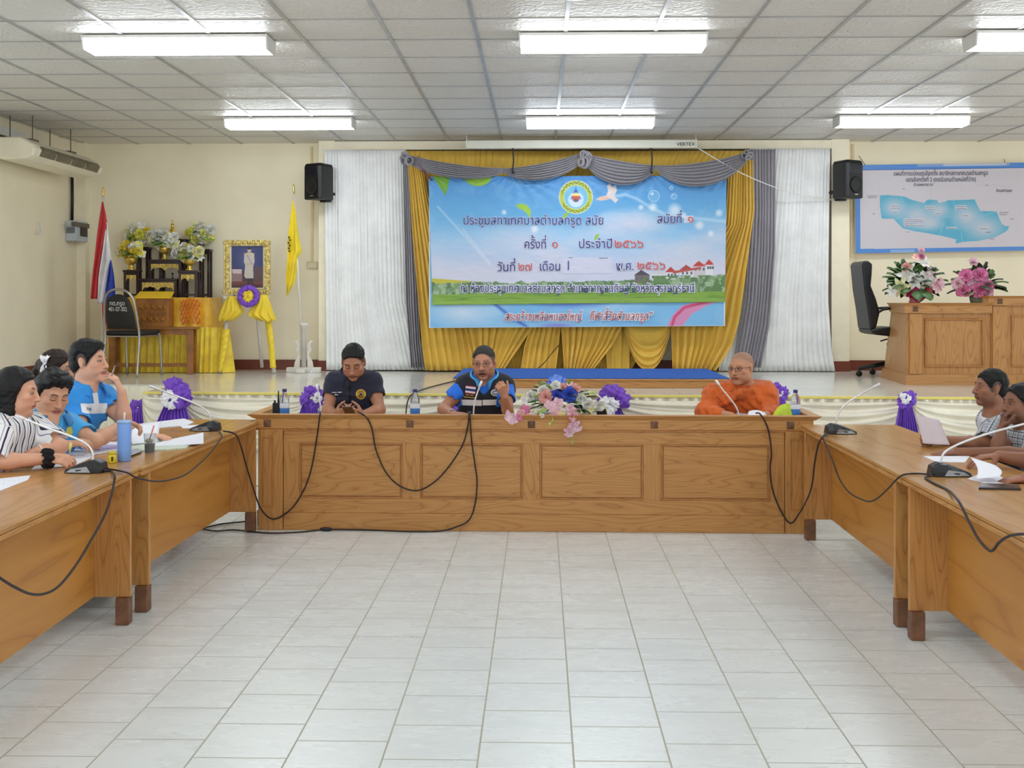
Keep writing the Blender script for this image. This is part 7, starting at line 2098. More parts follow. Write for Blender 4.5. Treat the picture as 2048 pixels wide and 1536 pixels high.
def bvh_of(*objs):
    vs, fs = [], []
    for o in objs:
        w = wloc(o); b = len(vs)
        vs += [v.co + w for v in o.data.vertices]; fs += [[i + b for i in p.vertices] for p in o.data.polygons]
    return BVHTree.FromPolygons(vs, fs)
def patch(parent, target, name, mat, x0, y0, x1, y1, nx, ny, mask=None, lift=0.003, shear=(0, 0)):
    """thin applied patch following the garment's surface, inside the picture rectangle"""
    tree = target if isinstance(target, BVHTree) else bvh_of(target)
    m = MB(); ids = {}
    for j in range(ny + 1):
        for i in range(nx + 1):
            u, v = i / nx, j / ny
            d = ray(x0 + (x1 - x0) * u + shear[0] * v, y0 + (y1 - y0) * v + shear[1] * u).normalized()
            h = tree.ray_cast(CAM, d)
            if h[0] is None: continue
            n_ = h[1] if h[1].dot(d) < 0 else -h[1]
            ids[(i, j)] = len(m.v); m.v.append(tuple(h[0] + n_ * lift))
    for j in range(ny):
        for i in range(nx):
            ks = [(i, j), (i, j + 1), (i + 1, j + 1), (i + 1, j)]
            if all(k_ in ids for k_ in ks) and (mask is None or mask((i + 0.5) / nx * 2 - 1, (j + 0.5) / ny * 2 - 1)):
                q = [ids[k_] for k_ in ks]; ps = [Vector(m.v[a]) for a in q]
                if max((ps[0] - ps[2]).length, (ps[1] - ps[3]).length) < 0.08:
                    m.f.append(q); m.mi.append(0); m.sm.append(True)
    return m.build(name, mat, parent) if m.f else None

def person(label, face, neck, head, hang, sh, el, wr, hands, skin, hair=None, hs=1.0, head_o=None, garments=None, trousers=(40, 42, 52), build=1.0, pelvis=None, name='person', seat_z=0.485, knees=0.42, chair=True):
    """seated figure; positions are world points (numpy). returns a dict with its meshes"""
    head_o = head_o or {}
    fw, lat = facing(face); up = np.array([0, 0, 1.0])
    N, H = A3(neck), A3(head); S, E, W = [A3(p) for p in sh], [A3(p) for p in el], [A3(p) for p in wr]
    if pelvis is None: pelvis = N - fw * 0.10 - up * 0
    PV = np.array([pelvis[0], pelvis[1], seat_z + 0.105])
    rt = root(name, Vector((float(PV[0]), float(PV[1]), 0.0)), label, 'person')
    R = rot_frame(*hang)
    b = build
    mid = PV * 0.45 + N * 0.55 - fw * 0.015; chest = PV * 0.22 + N * 0.78 - fw * 0.0; upper = N - up * 0.045
    tors = [(ecap(PV, PV * 0.6 + mid * 0.4, (0.165 * b, 0.115 * b), (0.150 * b, 0.112 * b), lat), 0.04), (ecap(PV * 0.6 + mid * 0.4, mid, (0.150 * b, 0.112 * b), (0.150 * b, 0.108 * b), lat), 0.05),
            (ecap(mid, chest, (0.150 * b, 0.108 * b), (0.162 * b, 0.108 * b), lat), 0.05), (ecap(chest, upper, (0.158 * b, 0.10 * b), (0.09 * b, 0.065 * b), lat), 0.05)]
    shl = [(cone(upper + (S[0] - upper) * 0.25, S[0], 0.055 * b, 0.052 * b), 0.045), (cone(upper + (S[1] - upper) * 0.25, S[1], 0.055 * b, 0.052 * b), 0.045)]
    nk = [(cone(N - up * 0.03 - fw * 0.01, H - R[2] * 0.045 * hs - R[1] * 0.012 * hs, 0.060 * b, 0.053 * b), 0.03), (cone(N - up * 0.04, N + (H - N) * 0.3, 0.075 * b, 0.056 * b), 0.04)]
    arms = []
    for i in (0, 1):
        arms += [(cone(S[i], S[i] * 0.45 + E[i] * 0.55, 0.050 * b, 0.045 * b), 0.03), (cone(S[i] * 0.45 + E[i] * 0.55, E[i], 0.045 * b, 0.038 * b), 0.02), (cone(E[i], E[i] * 0.7 + W[i] * 0.3, 0.038 * b, 0.040 * b), 0.02), (cone(E[i] * 0.7 + W[i] * 0.3, W[i], 0.040 * b, 0.0265), 0.02)]
    legs, knee, ank = [], [], []
    for s in (-1, 1):
        hip = PV + lat * s * 0.095 - up * 0.02; kn = PV + lat * s * 0.12 + fw * knees - up * 0.03; an = np.array([kn[0], kn[1], 0.09]) - fw * 0.22
        legs += [(cone(hip, kn, 0.082 * b, 0.058), 0.04), (cone(kn, kn * 0.6 + an * 0.4, 0.056, 0.052), 0.02), (cone(kn * 0.6 + an * 0.4, an, 0.052, 0.036), 0.02), (ecap(an - up * 0.045 - fw * 0.03, an - up * 0.05 + fw * 0.15, (0.034, 0.04), (0.042, 0.026), lat), 0.02)]
        knee.append(kn); ank.append(an)
    allp = np.array([PV - 0.2, PV + 0.2, N, H + 0.15, H - 0.15] + S + E + W + [w + 0.0 for w in W] + knee + ank)
    lo, hi = allp.min(0) - 0.13, allp.max(0) + 0.13
    for w, hd in zip(W, hands):
        if hd: 
            tip = w + unit(hd['d']) * 0.2; lo = np.minimum(lo, tip - 0.05); hi = np.maximum(hi, tip + 0.05)
    lo[2] = 0.002
    F = Field(lo, hi, VOX, fine=[(H - 0.125 * hs, H + 0.125 * hs)], fvox=VOX * 0.48, zcoarse=0.44)
    for p, k in tors + shl + nk + arms + legs: F.add(p, k)
    for w, hd in zip(W, hands):
        if hd:
            for p, k in hand_prims(w, **hd): F.add(p, k)
    head_prims(F, H, R, hs, head_o.get('jaw', 1.0), head_o.get('fat', 1.0), head_o.get('nose', 1.0), head_o.get('mouth_open', 0.0))
    P, Q = F.mesh()
    col = np.zeros((len(P), 3)) + A3(skin)
    dk_ = np.clip((P[:, 2] - 0.2) / 0.2, 0, 1)
    if hair and hair[0] == 'short': head_o = dict(head_o, hairpaint=(hair[2].get('hairline', 0.0) if len(hair) > 2 else 0.0, (60, 56, 55) if 'grey' in hair[1].name else (34, 28, 27)))
    paint_head(P, col, H, R, hs, skin, head_o)
    body = mesh_obj('body', P, Q, SKIN, rt, col)
    out = {'root': rt, 'body': body, 'R': R, 'H': H, 'N': N, 'fw': fw, 'lat': lat, 'S': S, 'E': E, 'W': W, 'PV': PV, 'hs': hs}
    if hair: out['hair'] = hair_shell(rt, H, R, hs, hair[0], hair[1], hair[2] if len(hair) > 2 else {})
    # garments
    for g in (garments or []):
        th = g.get('thick', 0.012)
        z0 = g.get('hem', PV[2] - 0.06)
        lo2, hi2 = allp.min(0) - 0.14, allp.max(0) + 0.14
        lo2[2] = z0 - 0.05; hi2[2] = N[2] + 0.14
        G = Field(lo2, hi2, g.get('vox', 0.0052))
        def fat_(p, k, e):
            fn, l_, h_ = p
            return ((lambda X, Y, Z, fn=fn: fn(X, Y, Z) - e), l_ - e, h_ + e), k
        sl = g.get('sleeve', 0.6)
        for i in (0, 1):
            s_ = sl[i] if isinstance(sl, (tuple, list)) else sl
            if s_ <= 0: continue
            sc = 0.0 if s_ > 1 else g.get('flare', 0.010)
            if s_ <= 1:
                e_ = S[i] + (E[i] - S[i]) * s_
                G.add(cone(S[i], e_, 0.052 * b + th, (0.050 - 0.010 * s_) * b + th + sc), 0.04)
                dr = unit(E[i] - S[i])
                G.cut(half(e_ + dr * 0.004, dr, e_ - 0.11, e_ + 0.11), 0.004) if False else None
                G.cut(cone(e_ + dr * 0.012, e_ + dr * 0.10, 0.075 * b, 0.10), 0.003)
                G.cut(cone(e_ - dr * 0.005, e_ + dr * 0.10, (0.050 - 0.010 * s_) * b + sc + th * 0.0, 0.058), 0.003)
            else:
                e_ = E[i] + (W[i] - E[i]) * (s_ - 1)
                G.add(cone(S[i], E[i], 0.052 * b + th, 0.042 * b + th), 0.04); G.add(cone(E[i], e_, 0.042 * b + th, 0.034 + th), 0.03)
        for p, k in tors + shl: G.add(*fat_(p, k, th))
        if g.get('neck', True): G.add(*fat_(nk[1][0], 0.04, th * 0.55))
        for ex, k in g.get('extra', []): G.add(ex, k)
        G.noise(g.get('wrinkle', 0.004), g.get('wfreq', 38), g.get('seed', 3))
        # neck opening and hem
        nb = N + fw * g.get('nfw', 0.012) + up * g.get('nup', 0.045)
        if g.get('neck', True): G.cut(cone(N - up * 0.0 - fw * 0.005, H, 0.056 * b, 0.06 * b), 0.004); G.cut(half(nb, g.get('nn', up * 1.0 + fw * 0.55), nb - 0.2, nb + 0.2), 0.004)
        if g.get('vneck'): G.cut(cone(N + fw * 0.085 + up * 0.035, N + fw * 0.125 - up * g['vneck'], 0.045, 0.004), 0.005)
        for c_, k in g.get('cuts', []): G.cut(c_, k)
        G.cut(half(np.array([0, 0, z0]), -up, lo2, np.array([hi2[0], hi2[1], z0 + 0.01])), 0.004)
        P, Q = G.mesh()
        # cloth coordinates: around and along torso or sleeve
        d_t = np.linalg.norm(P[:, :2] - (PV[:2] + (N[:2] - PV[:2]) * np.clip((P[:, 2:3] - PV[2]) / (N[2] - PV[2]), 0, 1)), axis=1)
        co = np.stack([np.arctan2((P - N) @ lat, (P - N) @ fw + 0.12) * 0.16, d_t, P[:, 2]], 1)
        for i in (0, 1):
            dr = unit(E[i] - S[i]); rel = P - S[i]; t = rel @ dr; rad = np.linalg.norm(rel - t[:, None] * dr, axis=1)
            on = (t > 0.01) & (rad < 0.085) & (((P - N) @ (lat * (1 if i else -1))) > 0.15)
            a_ = unit(np.cross(dr, fw + 0.01)); b_ = np.cross(dr, a_)
            co[on] = np.stack([np.arctan2(rel @ a_, rel @ b_) * 0.055, rad, t], 1)[on]
        o = mesh_obj(g['name'], P, Q, g['mat'], rt, None, co)
        out[g['name']] = o
    if trousers:
        G = Field(np.array([min(PV[0], *[k_[0] for k_ in knee]) - 0.25, min(PV[1], *[k_[1] for k_ in knee]) - 0.25, 0.05]), np.array([max(PV[0], *[k_[0] for k_ in knee]) + 0.25, max(PV[1], *[k_[1] for k_ in knee]) + 0.25, PV[2] + 0.12]), 0.016)
        G.add(ecap(PV - up * 0.02, PV + up * 0.05, (0.172 * b, 0.122 * b), (0.165 * b, 0.118 * b), lat), 0.03)
        for p, k in legs:
            fn, l_, h_ = p
            if l_[2] > 0.03 or True: G.add(((lambda X, Y, Z, fn=fn: fn(X, Y, Z) - 0.014), l_, h_), 0.03)
        G.cut(half(np.array([0, 0, 0.09]), -up, np.array([-9, -9, 0.0]), np.array([9, 9, 0.1])), 0.004)
        P, Q = G.mesh(); mesh_obj('trousers', P, Q, fabric('trouser_cloth_%d' % trousers[0], trousers), rt)
    for an in ank if trousers else []:
        G = Field(an - 0.25, an + 0.25, 0.010)
        G.add(ecap(an - up * 0.045 - fw * 0.03, an - up * 0.052 + fw * 0.15, (0.045, 0.050), (0.052, 0.034), lat), 0.02)
        G.cut(half(np.array([0, 0, 0.0035]), -up, an - 0.3, an + 0.3), 0.002); P, Q = G.mesh(); mesh_obj('shoe', P, Q, BLACK, rt)
    if chair:
        cpos = PV - fw * 0.02
        c = copy_tree(chair0)
        for ch in c.children:
            for g2 in list(ch.children):
                if g2.name.startswith('painted_lettering'): bpy.data.objects.remove(g2)
        place(c, (float(cpos[0]), float(cpos[1]), 0.0), math.atan2(-fw[0], fw[1]), 'black chrome-framed chair under ' + chair)
        out['chair'] = c
    return out

def collar(pp, mat, r=0.072, h=0.035, spread=0.5, name='collar', tilt=0.35, gap=0.35, edge=None, lift=0.044):
    """turned-down shirt collar standing round the neck, open in front"""
    N, H, fw, lat = pp['N'], pp['H'], pp['fw'], pp['lat']; ax = unit(unit(H - N) + np.array([0, 0, 0.8])); f = unit(fw - ax * (fw @ ax)); l = np.cross(f, ax); l = l if l @ lat > 0 else -l
    c = N + ax * lift + f * 0.010; r = r + 0.012
    def fn(u, v, e=0.0):
        t = -math.pi + gap + (2 * math.pi - 2 * gap) * u - math.pi / 2 * 0
        # t = +-pi is the front
        front = (1 - math.cos(t)) / 2
        fr = abs(t) / (math.pi - gap)
        rr = r * (1 + 0.05 * front)
        z_in = 0.030 * (1 - 0.55 * front); drop = h * (1 + spread * fr ** 3)
        if v < 0.35: q = v / 0.35; rad, z = rr * (0.93 + 0.02 * q), z_in * q
        else: q = (v - 0.35) / 0.65; rad, z = rr * (0.95 + (0.26 + 0.20 * fr ** 2) * q), z_in + 0.004 * math.sin(q * 3.14) - drop * q
        p = c + (-f * math.cos(t) * rad * 0.95 + l * math.sin(t) * rad) + ax * (z - 0.018 - tilt * 0.05 * front)
        return tuple(p)
    m = MB(); m.grid(fn, 40, 10)
    if edge is None: return m.build(name, mat, pp['root'], solid=0.003)
    o = m.build(name, mat, pp['root'], solid=0.003)
    m = MB(); m.tube([fn(i / 40, 1.0) for i in range(41)], 0.0028, 6); m.build('collar_edge', edge, o)
    return o

def glasses(pp, mat, rim=0.0012, w=0.021, hgt=0.015, dz=0.003, round_=2.6):
    H, R, hs = pp['H'], pp['R'], pp['hs']
    L = lambda x, y, z: tuple(H + (R[0] * x + R[1] * y + R[2] * z) * hs)
    m = MB()
    for s in (-1, 1):
        pts = []
        for t in np.linspace(0, 2 * math.pi, 28, endpoint=False):
            c_, s_ = math.cos(t), math.sin(t); k = (abs(c_) ** round_ + abs(s_) ** round_) ** (-1 / round_)
            pts.append(L(s * 0.0325 + w * c_ * k, 0.1005 - abs(s * 0.0325 + w * c_ * k) ** 2 * 5.5, dz + hgt * s_ * k))
        m.tube(pts, rim, 6, closed=True)
        m.tube([L(s * (0.0325 + w), 0.085, dz + 0.006), L(s * 0.068, 0.070, dz + 0.007), L(s * 0.079, 0.0, dz + 0.006), L(s * 0.080, -0.025, -0.006)], rim * 1.1, 6)
    m.tube([L(-0.0115, 0.100, dz + 0.004), L(0, 0.104, dz + 0.007), L(0.0115, 0.100, dz + 0.004)], rim, 6)
    return m.build('glasses', mat, pp['root'])
# ================================================================== the people
T = lambda *a: np.array(at(*a))
D = lambda d, n, side=1, curl=(0.3, 0.35, 0.4, 0.45), s=1.0, thumb=0.5: dict(d=d, n=n, side=side, curl=curl, s=s, thumb=thumb)
def c4(v): return (v * 0.9, v, v * 1.05, v * 1.1)
GOLDB = M('gold_badge', (206, 170, 70), 0.5, 0.2, var=0.2, vscale=200); DARKB = M('dark_badge_print', (60, 52, 40), 0.6); WHT = M('white_badge_print', (232, 230, 228), 0.6)
# ---- man in navy, looking at his phone
navy = fabric('navy_shirt_cloth', (28, 30, 52))
p1 = person('man in a dark navy short-sleeved shirt looking down at a phone, left of the desk', 0, T(706, 750, 9.02), T(707, 724, 8.90), (2, 30, 0), [T(670, 762, 9.03), T(744, 761, 9.03)], [T(655, 822, 8.93), T(760, 820, 8.93)], [T(672, 829, 8.76), T(724, 829, 8.76)],
            [D((0.75, -0.6, 0.22), (0.45, 0.6, 0.3), 1, c4(0.45)), D((-0.75, -0.6, 0.22), (-0.45, 0.6, 0.3), -1, c4(0.45))], (184, 130, 102), ('short', HAIRB, {'top': 0.013, 'sides': 0.0055, 'hairline': 0.016, 'fade': 0.035}), 1.10, {'eyes': 'down', 'lips': (120, 72, 64)},
            [dict(name='shirt', mat=navy, sleeve=0.66, seed=5, vneck=0.06)], (36, 38, 50), 1.05, chair='the man in navy')
collar(p1, navy, 0.080, 0.040, 0.7, lift=0.052)
patch(p1['root'], p1['shirt'], 'gold_badge', GOLDB, 711.5, 778, 732, 798.5, 26, 26, lambda u, v: u * u + v * v < 1)
patch(p1['root'], p1['shirt'], 'badge_emblem', DARKB, 715, 781.5, 728.5, 795, 22, 22, lambda u, v: (abs(u) < 0.55 and abs(v + 0.5 * u - 0.1) < 0.28) or (u * u + v * v < 0.95 and u * u + v * v > 0.72) or (abs(v) < 0.6 and abs(u - 0.3 * math.sin(v * 4)) < 0.16), 0.0045)
patch(p1['root'], p1['shirt'], 'embroidered_name', WHT, 664, 783, 684, 791, 30, 12, lambda u, v: (abs(v + 0.55 + u * 0.1) < 0.2 and abs(u * 7 % 2 - 1) < 0.75 and abs(u - 0.1) > 0.1) or (abs(v - 0.6) < 0.2 and abs(u + 0.15) < 0.35 and abs(u * 7 % 2 - 1) < 0.75), 0.0035)
patch(p1['root'], p1['shirt'], 'zip', M('zip_dark', (16, 16, 22), 0.4, 0.4), 699.2, 763, 701.0, 822, 3, 30, None, 0.0025)
c = at(697, 820, 8.60); m = MB(); ax = Vector((1, 0, 0)); ay = Vector((0, -0.80, 0.35)).normalized(); az = ax.cross(ay)
pts = [c + ax * a * 0.038 + ay * b * 0.072 for a, b in ((-1, -1), (1, -1), (1, 1), (-1, 1))]
m.prism([q - az * 0.004 for q in pts], az * 0.008); tag(m.build('phone', M('phone_back', (92, 72, 66), 0.3), bevel=0.004), 'phone held in both hands by the man in navy', 'phone')

# ---- man in the vest, speaking
vestm = fabric('black_vest_cloth', (22, 22, 34)); blue = fabric('royal_blue_cloth', (32, 112, 226)); cyan = fabric('sky_blue_cloth', (70, 176, 240)); wed = fabric('white_edging', (226, 232, 240))
lowc = lambda k: [(half(np.array(at(k[0], k[1], 8.8)), (0, 0, 0), np.zeros(3), np.zeros(3)), 0.004)]
N2 = T(969, 756, 9.02)
p2 = person('man in glasses and dark vest over a blue shirt speaking at the middle microphone', 0, N2, T(968, 727, 8.90), (-8, 4, 3), [T(931, 770, 9.04), T(1008, 771, 9.04)], [T(886, 818, 8.95), T(1017, 828, 8.84)], [T(905, 827, 8.74), T(1009, 795, 8.73)],
            [D((0.86, -0.5, 0.02), (0, 0, -1), 1, c4(0.22)), D((-0.22, -0.25, 0.94), (-0.55, 0.8, 0.1), -1, c4(1.0), 1.02, 0.8)], (190, 134, 106), ('short', HAIRG, {'top': 0.010, 'sides': 0.0045, 'hairline': 0.014, 'amp': 0.0016, 'fade': 0.035}), 1.08, {'fat': 1.06, 'mouth_open': 0.9, 'nose': 1.1, 'lips': (140, 84, 74), 'stubble': True, 'browc': (70, 60, 56), 'brow': 0.6},
            [dict(name='shirt', mat=blue, sleeve=0.62, seed=8, flare=0.016, vneck=0.10), dict(name='vest', mat=vestm, sleeve=0, thick=0.027, seed=9, wrinkle=0.002, nup=0.035,
              cuts=[(cone(N2 + np.array([0, -0.07, 0.06]), N2 + np.array([0.0, -0.16, -0.17]), 0.095, 0.006), 0.006)])], (40, 42, 52), 1.03, chair='the man in the vest')
collar(p2, cyan, 0.088, 0.055, 1.0, edge=wed, gap=0.30, lift=0.060)
glasses(p2, M('thin_metal_frame', (60, 52, 50), 0.3, 0.7))
REFL = M('reflective_strip', (236, 238, 240), 0.35, var=0.02)
tv = bvh_of(p2['vest'])
patch(p2['root'], tv, 'reflective_strip', REFL, 921, 798.5, 963.5, 810, 40, 12, None, 0.003, (0, 1.5)); patch(p2['root'], tv, 'reflective_strip', REFL, 965, 799.5, 1003, 810.5, 40, 12, None, 0.003, (0, -1.0))
patch(p2['root'], tv, 'vest_zip', M('zip_black', (12, 12, 16), 0.4), 963.6, 790, 965.0, 828, 3, 24, None, 0.0035)
fl_ = [('flag_patch_white', WHT, (932, 771, 952, 786), None, 0.003), ('flag_patch_red', M('flag_patch_red', (196, 70, 90), 0.7), (932, 771, 952, 786), lambda u, v: abs(v) > 0.78, 0.004), ('flag_patch_blue', M('flag_patch_blue', (50, 44, 120), 0.7), (932, 771, 952, 786), lambda u, v: abs(v) < 0.30, 0.004)]
for nm, mt, q4, mk, lf in fl_: patch(p2['root'], tv, nm, mt, *q4, 16, 18, mk, lf, (-1.5, 2.5))
patch(p2['root'], tv, 'name_tape', M('gold_thread', (190, 150, 70), 0.6), 928, 786.5, 951, 796, 40, 14, lambda u, v: (abs(v + 0.45) < 0.22 and abs(u) > 0.12 and abs(u) < 0.7 and abs(u * 9 % 2 - 1) < 0.8) or (abs(v - 0.5) < 0.28 and abs(u * 11 % 2 - 1) < 0.85), 0.0035, (0, 2))
patch(p2['root'], tv, 'round_badge', WHT, 981.5, 778.5, 1000, 792, 24, 20, lambda u, v: u * u + v * v < 1, 0.003); patch(p2['root'], tv, 'badge_centre', M('badge_slate', (120, 140, 156), 0.6), 983.5, 780, 998, 790.5, 22, 18, lambda u, v: u * u + v * v < 1 and not (abs(v) < 0.2 and abs(u) < 0.5), 0.0042)
m = MB(); w_ = p2['W'][0]; dx = unit(p2['W'][0] - p2['E'][0]); a_ = unit(np.cross(dx, [0, 0, 1])); b_ = np.cross(a_, dx)
def bracelet(w, e, r, tube, mat, name, par, back=0.02, face=None, n=28):
    d = unit(w - e); a = unit(np.cross(d, [0.1, 0.2, 1])); b = np.cross(a, d); c_ = w - d * back
    m = MB(); m.tube([tuple(c_ + a * (r * math.cos(t)) + b * (r * math.sin(t))) for t in np.linspace(0, 2 * math.pi, n, endpoint=False)], tube, 7, closed=True)
    if face: m.ball(tuple(c_ + A3(face) * (r + 0.002)), (0.016, 0.016, 0.010), 12, 8)
    return m.build(name, mat, par)
bracelet(p2['W'][0], p2['E'][0], 0.0305, 0.005, CHROME, 'wristwatch', p2['root'], 0.015, (0, -0.5, 0.85))
h_ = p2['W'][1] + A3((-0.035, -0.035, 0.085)); m = MB(); m.ball(tuple(h_ + A3((0.03, -0.004, 0.004))), (0.011, 0.008, 0.009), 10, 7); m.build('gold_ring', GOLDM, p2['root'])

# ---- monk
robe = fabric('orange_robe_cloth', (204, 94, 26)); 
N3 = T(1487, 772, 9.03); fw3, lat3 = facing(-12)
S3, E3, W3 = [T(1430, 790, 9.06), T(1529, 784, 9.06)], [T(1414, 828, 8.93), T(1540, 828, 8.93)], [T(1462, 831, 8.74), T(1530, 831, 8.74)]
ex3 = [(cone(S3[0], E3[0], 0.085, 0.085), 0.05), (cone(S3[1], E3[1], 0.085, 0.075), 0.05), (cone(E3[0], E3[0] * 0.45 + W3[0] * 0.55, 0.078, 0.055), 0.04), (cone(E3[1], E3[1] * 0.45 + W3[1] * 0.55, 0.065, 0.05), 0.04), (ecap(N3 + np.array([0, 0, -0.02]), N3 + np.array([0, 0, -0.10]), (0.115, 0.095), (0.18, 0.12), lat3), 0.05)]
for i in range(7):  # folds of the robe sweeping from the far shoulder across the chest
    t = i / 6.0
    a = S3[1] + A3((-0.02 - 0.05 * t, -0.10 - 0.01 * t, 0.03 - 0.05 * t)); b = N3 + A3((-0.05 - 0.05 * t, -0.155, -0.03 - 0.055 * t)); c_ = S3[0] + A3((0.02 + 0.01 * t, -0.105, -0.0 - 0.07 * t))
    ex3 += [(cone(a, b, 0.014, 0.018), 0.014), (cone(b, c_, 0.018, 0.012), 0.014)]
p3 = person('shaven-headed monk in an orange robe and glasses behind the desk', -12, N3, T(1483, 737, 8.93), (-42, 3, 2), S3, E3, W3,
            [D((0.6, -0.75, -0.02), (0, 0, -1), 1, c4(0.25)), D((-0.7, -0.7, 0.0), (0, 0, -1), -1, c4(0.3))], (196, 141, 109), None, 1.06, {'fat': 1.10, 'jaw': 1.08, 'scalp': (112, 92, 84), 'brow': 0.25, 'gaze': -0.003, 'lips': (156, 92, 82)},
            [dict(name='robe', mat=robe, sleeve=0, thick=0.024, extra=ex3, seed=12, wrinkle=0.008, wfreq=52, nup=0.035, nn=np.array([0, -0.25, 1.0]))], None, 1.08, chair='the monk')
glasses(p3, M('brown_frame', (84, 50, 40), 0.4), 0.0017, 0.022, 0.0125, 0.004, 3.4)
def page3(u, v):
    a, b, c_, d_ = at(1494, 836, 8.56), at(1533, 836, 8.56), at(1498, 822, 8.68), at(1530, 825, 8.68)
    p = (a * (1 - u) + b * u) * (1 - v) + (c_ * (1 - u) + d_ * u) * v
    return p + Vector((0, 0, 0.012 * math.sin(u * 3.14) + 0.008 * math.sin(v * 3.14)))
m = MB(); m.grid(page3, 10, 10); tag(m.build('paper', PAPW, solid=0.001), 'white paper lying between the hands of the monk on the front desk', 'paper', 'papers of the front desk')
a = at(1476, 842, 8.58); b = at(1500, 836, 8.66); m = MB(); m.prism([at(1464, 840, 8.58), at(1496, 842, 8.52), at(1503, 829, 8.70), at(1474, 826, 8.74)], (0, 0, 0.002)); tag(m.build('paper', M('grey_sheet', (168, 156, 160), 0.6)), 'grey sheet lying before the right hand of the monk', 'paper', 'papers of the front desk')

# ---- left table: man in blue polo, hand at his mouth
polo = fabric('bright_blue_polo', (48, 150, 232)); polo2 = fabric('light_blue_polo', (62, 160, 220)); wpan = fabric('white_panel_cloth', (232, 234, 238))
p4 = person('man in a bright blue polo with white chest panel, resting his hand at his mouth', 62, T(172, 775, 7.12), T(178, 723, 7.12), (84, 0, 0), [T(144, 801, 7.00), T(208, 793, 7.26)], [T(166, 874, 6.86), T(250, 846, 7.16)], [T(296, 871, 7.02), T(243, 783, 7.13)],
            [D((1, 0.05, -0.05), (0, 0, -1), 1, c4(0.35)), D((-0.42, -0.05, 0.9), (-0.85, 0.0, -0.5), -1, (0.55, 0.6, 0.62, 0.65), 1.05, 0.6)], (226, 171, 141), ('short', HAIRB, {'top': 0.018, 'sides': 0.010, 'quiff': True, 'hairline': 0.004}), 1.07, {'lips': (190, 120, 110), 'gaze': 0.0},
            [dict(name='polo_shirt', mat=polo, sleeve=(0.70, 0.55), seed=15, flare=0.014, vneck=0.07)], (44, 46, 58), 1.04, pelvis=T(150, 800, 7.1) * np.array([1, 1, 0]) + A3((-0.12, 0.0, 0)), chair='the man in bright blue')
collar(p4, polo, 0.078, 0.042, 0.6, gap=0.5)
tp = bvh_of(p4['polo_shirt'])
patch(p4['root'], tp, 'chest_panel', wpan, 160, 806, 213, 828, 54, 24, lambda u, v: v > -0.85 + 0.25 * (u + 1) * 0 and not (u < -0.7 and v > 1.9 + 1.2 * u) , 0.003, (4, -2)); patch(p4['root'], tp, 'placket', wpan, 184, 786, 198, 808, 16, 24, lambda u, v: abs(u - 0.2 * v) < 0.75, 0.0032)
patch(p4['root'], tp, 'printed_word', M('grey_print', (120, 128, 136), 0.7), 172, 815.5, 182, 820.5, 20, 8, lambda u, v: abs(u * 4 % 2 - 1) < 0.6 or abs(v) > 0.8, 0.0045)
pa, pb = at(223, 752, 7.00), at(230, 731, 7.02)
m = MB(); m.tube([pa, pb], 0.0042, 8); tag(m.build('pen', CHROME), 'silver pen between the fingers of the man with his hand at his mouth', 'pen', 'pens in hand')

# ---- left table: woman with short hair in light blue polo
p5 = person('short-haired woman in a light blue polo with yellow emblem, looking down at papers', 42, T(100, 836, 6.42), T(105, 787, 6.42), (47, 24, -4), [T(78, 856, 6.28), T(136, 852, 6.55)], [T(98, 905, 6.22), T(190, 884, 6.50)], [T(134, 890, 6.32), T(242, 851, 6.72)],
            [D((0.85, 0.2, 0.15), (0.1, 0.4, -0.9), 1, c4(0.55), 0.92), D((0.95, 0.1, 0.08), (0.1, -0.4, -0.9), -1, c4(0.62), 0.95)], (214, 160, 128), ('bob', HAIRB, {'top': 0.022, 'sides': 0.014}), 1.02, {'fat': 1.02, 'eyes': 'down', 'lips': (176, 104, 98)},
            [dict(name='polo_shirt', mat=polo2, sleeve=(0.6, 0.78), seed=18, flare=0.014, vneck=0.07)], (50, 52, 66), 1.0, pelvis=T(90, 836, 6.42) * np.array([1, 1, 0]) + A3((-0.14, 0.04, 0)), chair='the short-haired woman')
collar(p5, fabric('teal_collar_cloth', (40, 120, 180)), 0.076, 0.038, 0.6, gap=0.5)
tp = bvh_of(p5['polo_shirt'])
patch(p5['root'], tp, 'yellow_emblem', M('emblem_yellow', (206, 196, 90), 0.7), 131, 853, 145, 871, 20, 24, lambda u, v: u * u * (1.4 if v < 0 else 1) + v * v < 1, 0.003)
pa, pb = at(136, 898, 6.24), at(141, 885, 6.26)
m = MB(); m.tube([pa, pb], 0.0045, 8); tag(m.build('pen', M('cream_pen', (232, 226, 140), 0.4)), 'pale yellow pen held by the short-haired woman', 'pen', 'pens in hand')

# ---- left table: woman in the striped shirt, writing
stripes = stripe_mat()
p6 = person('long-haired woman in a white shirt with dark stripes, writing at the left edge', 78, T(24, 838, 5.97), T(35, 785, 5.97), (98, 6, 0), [T(6, 858, 5.84), T(62, 852, 6.14)], [T(-16, 924, 5.74), T(120, 893, 6.08)], [T(96, 917, 5.87), T(74, 903, 5.98)],
            [D((1, 0.06, -0.04), (0.05, 0.55, -0.8), 1, c4(0.62), 0.96), D((-1, -0.15, -0.02), (0, 0, -1), 1, c4(0.5), 0.92)], (220, 164, 134), ('long', HAIRB, {'top': 0.016, 'sides': 0.014}), 1.0, {'lips': (186, 104, 100)},
            [dict(name='striped_shirt', mat=stripes, sleeve=(0.92, 0.86), seed=21, flare=0.020, thick=0.016)], (50, 50, 60), 1.0, pelvis=T(16, 838, 5.97) * np.array([1, 1, 0]) + A3((-0.12, 0, 0)), chair='the woman in stripes')
collar(p6, fabric('white_collar_cloth', (230, 228, 228)), 0.074, 0.034, 0.5, gap=0.5)
d6 = unit(p6['W'][0] - p6['E'][0]); c6 = p6['W'][0] - d6 * 0.002
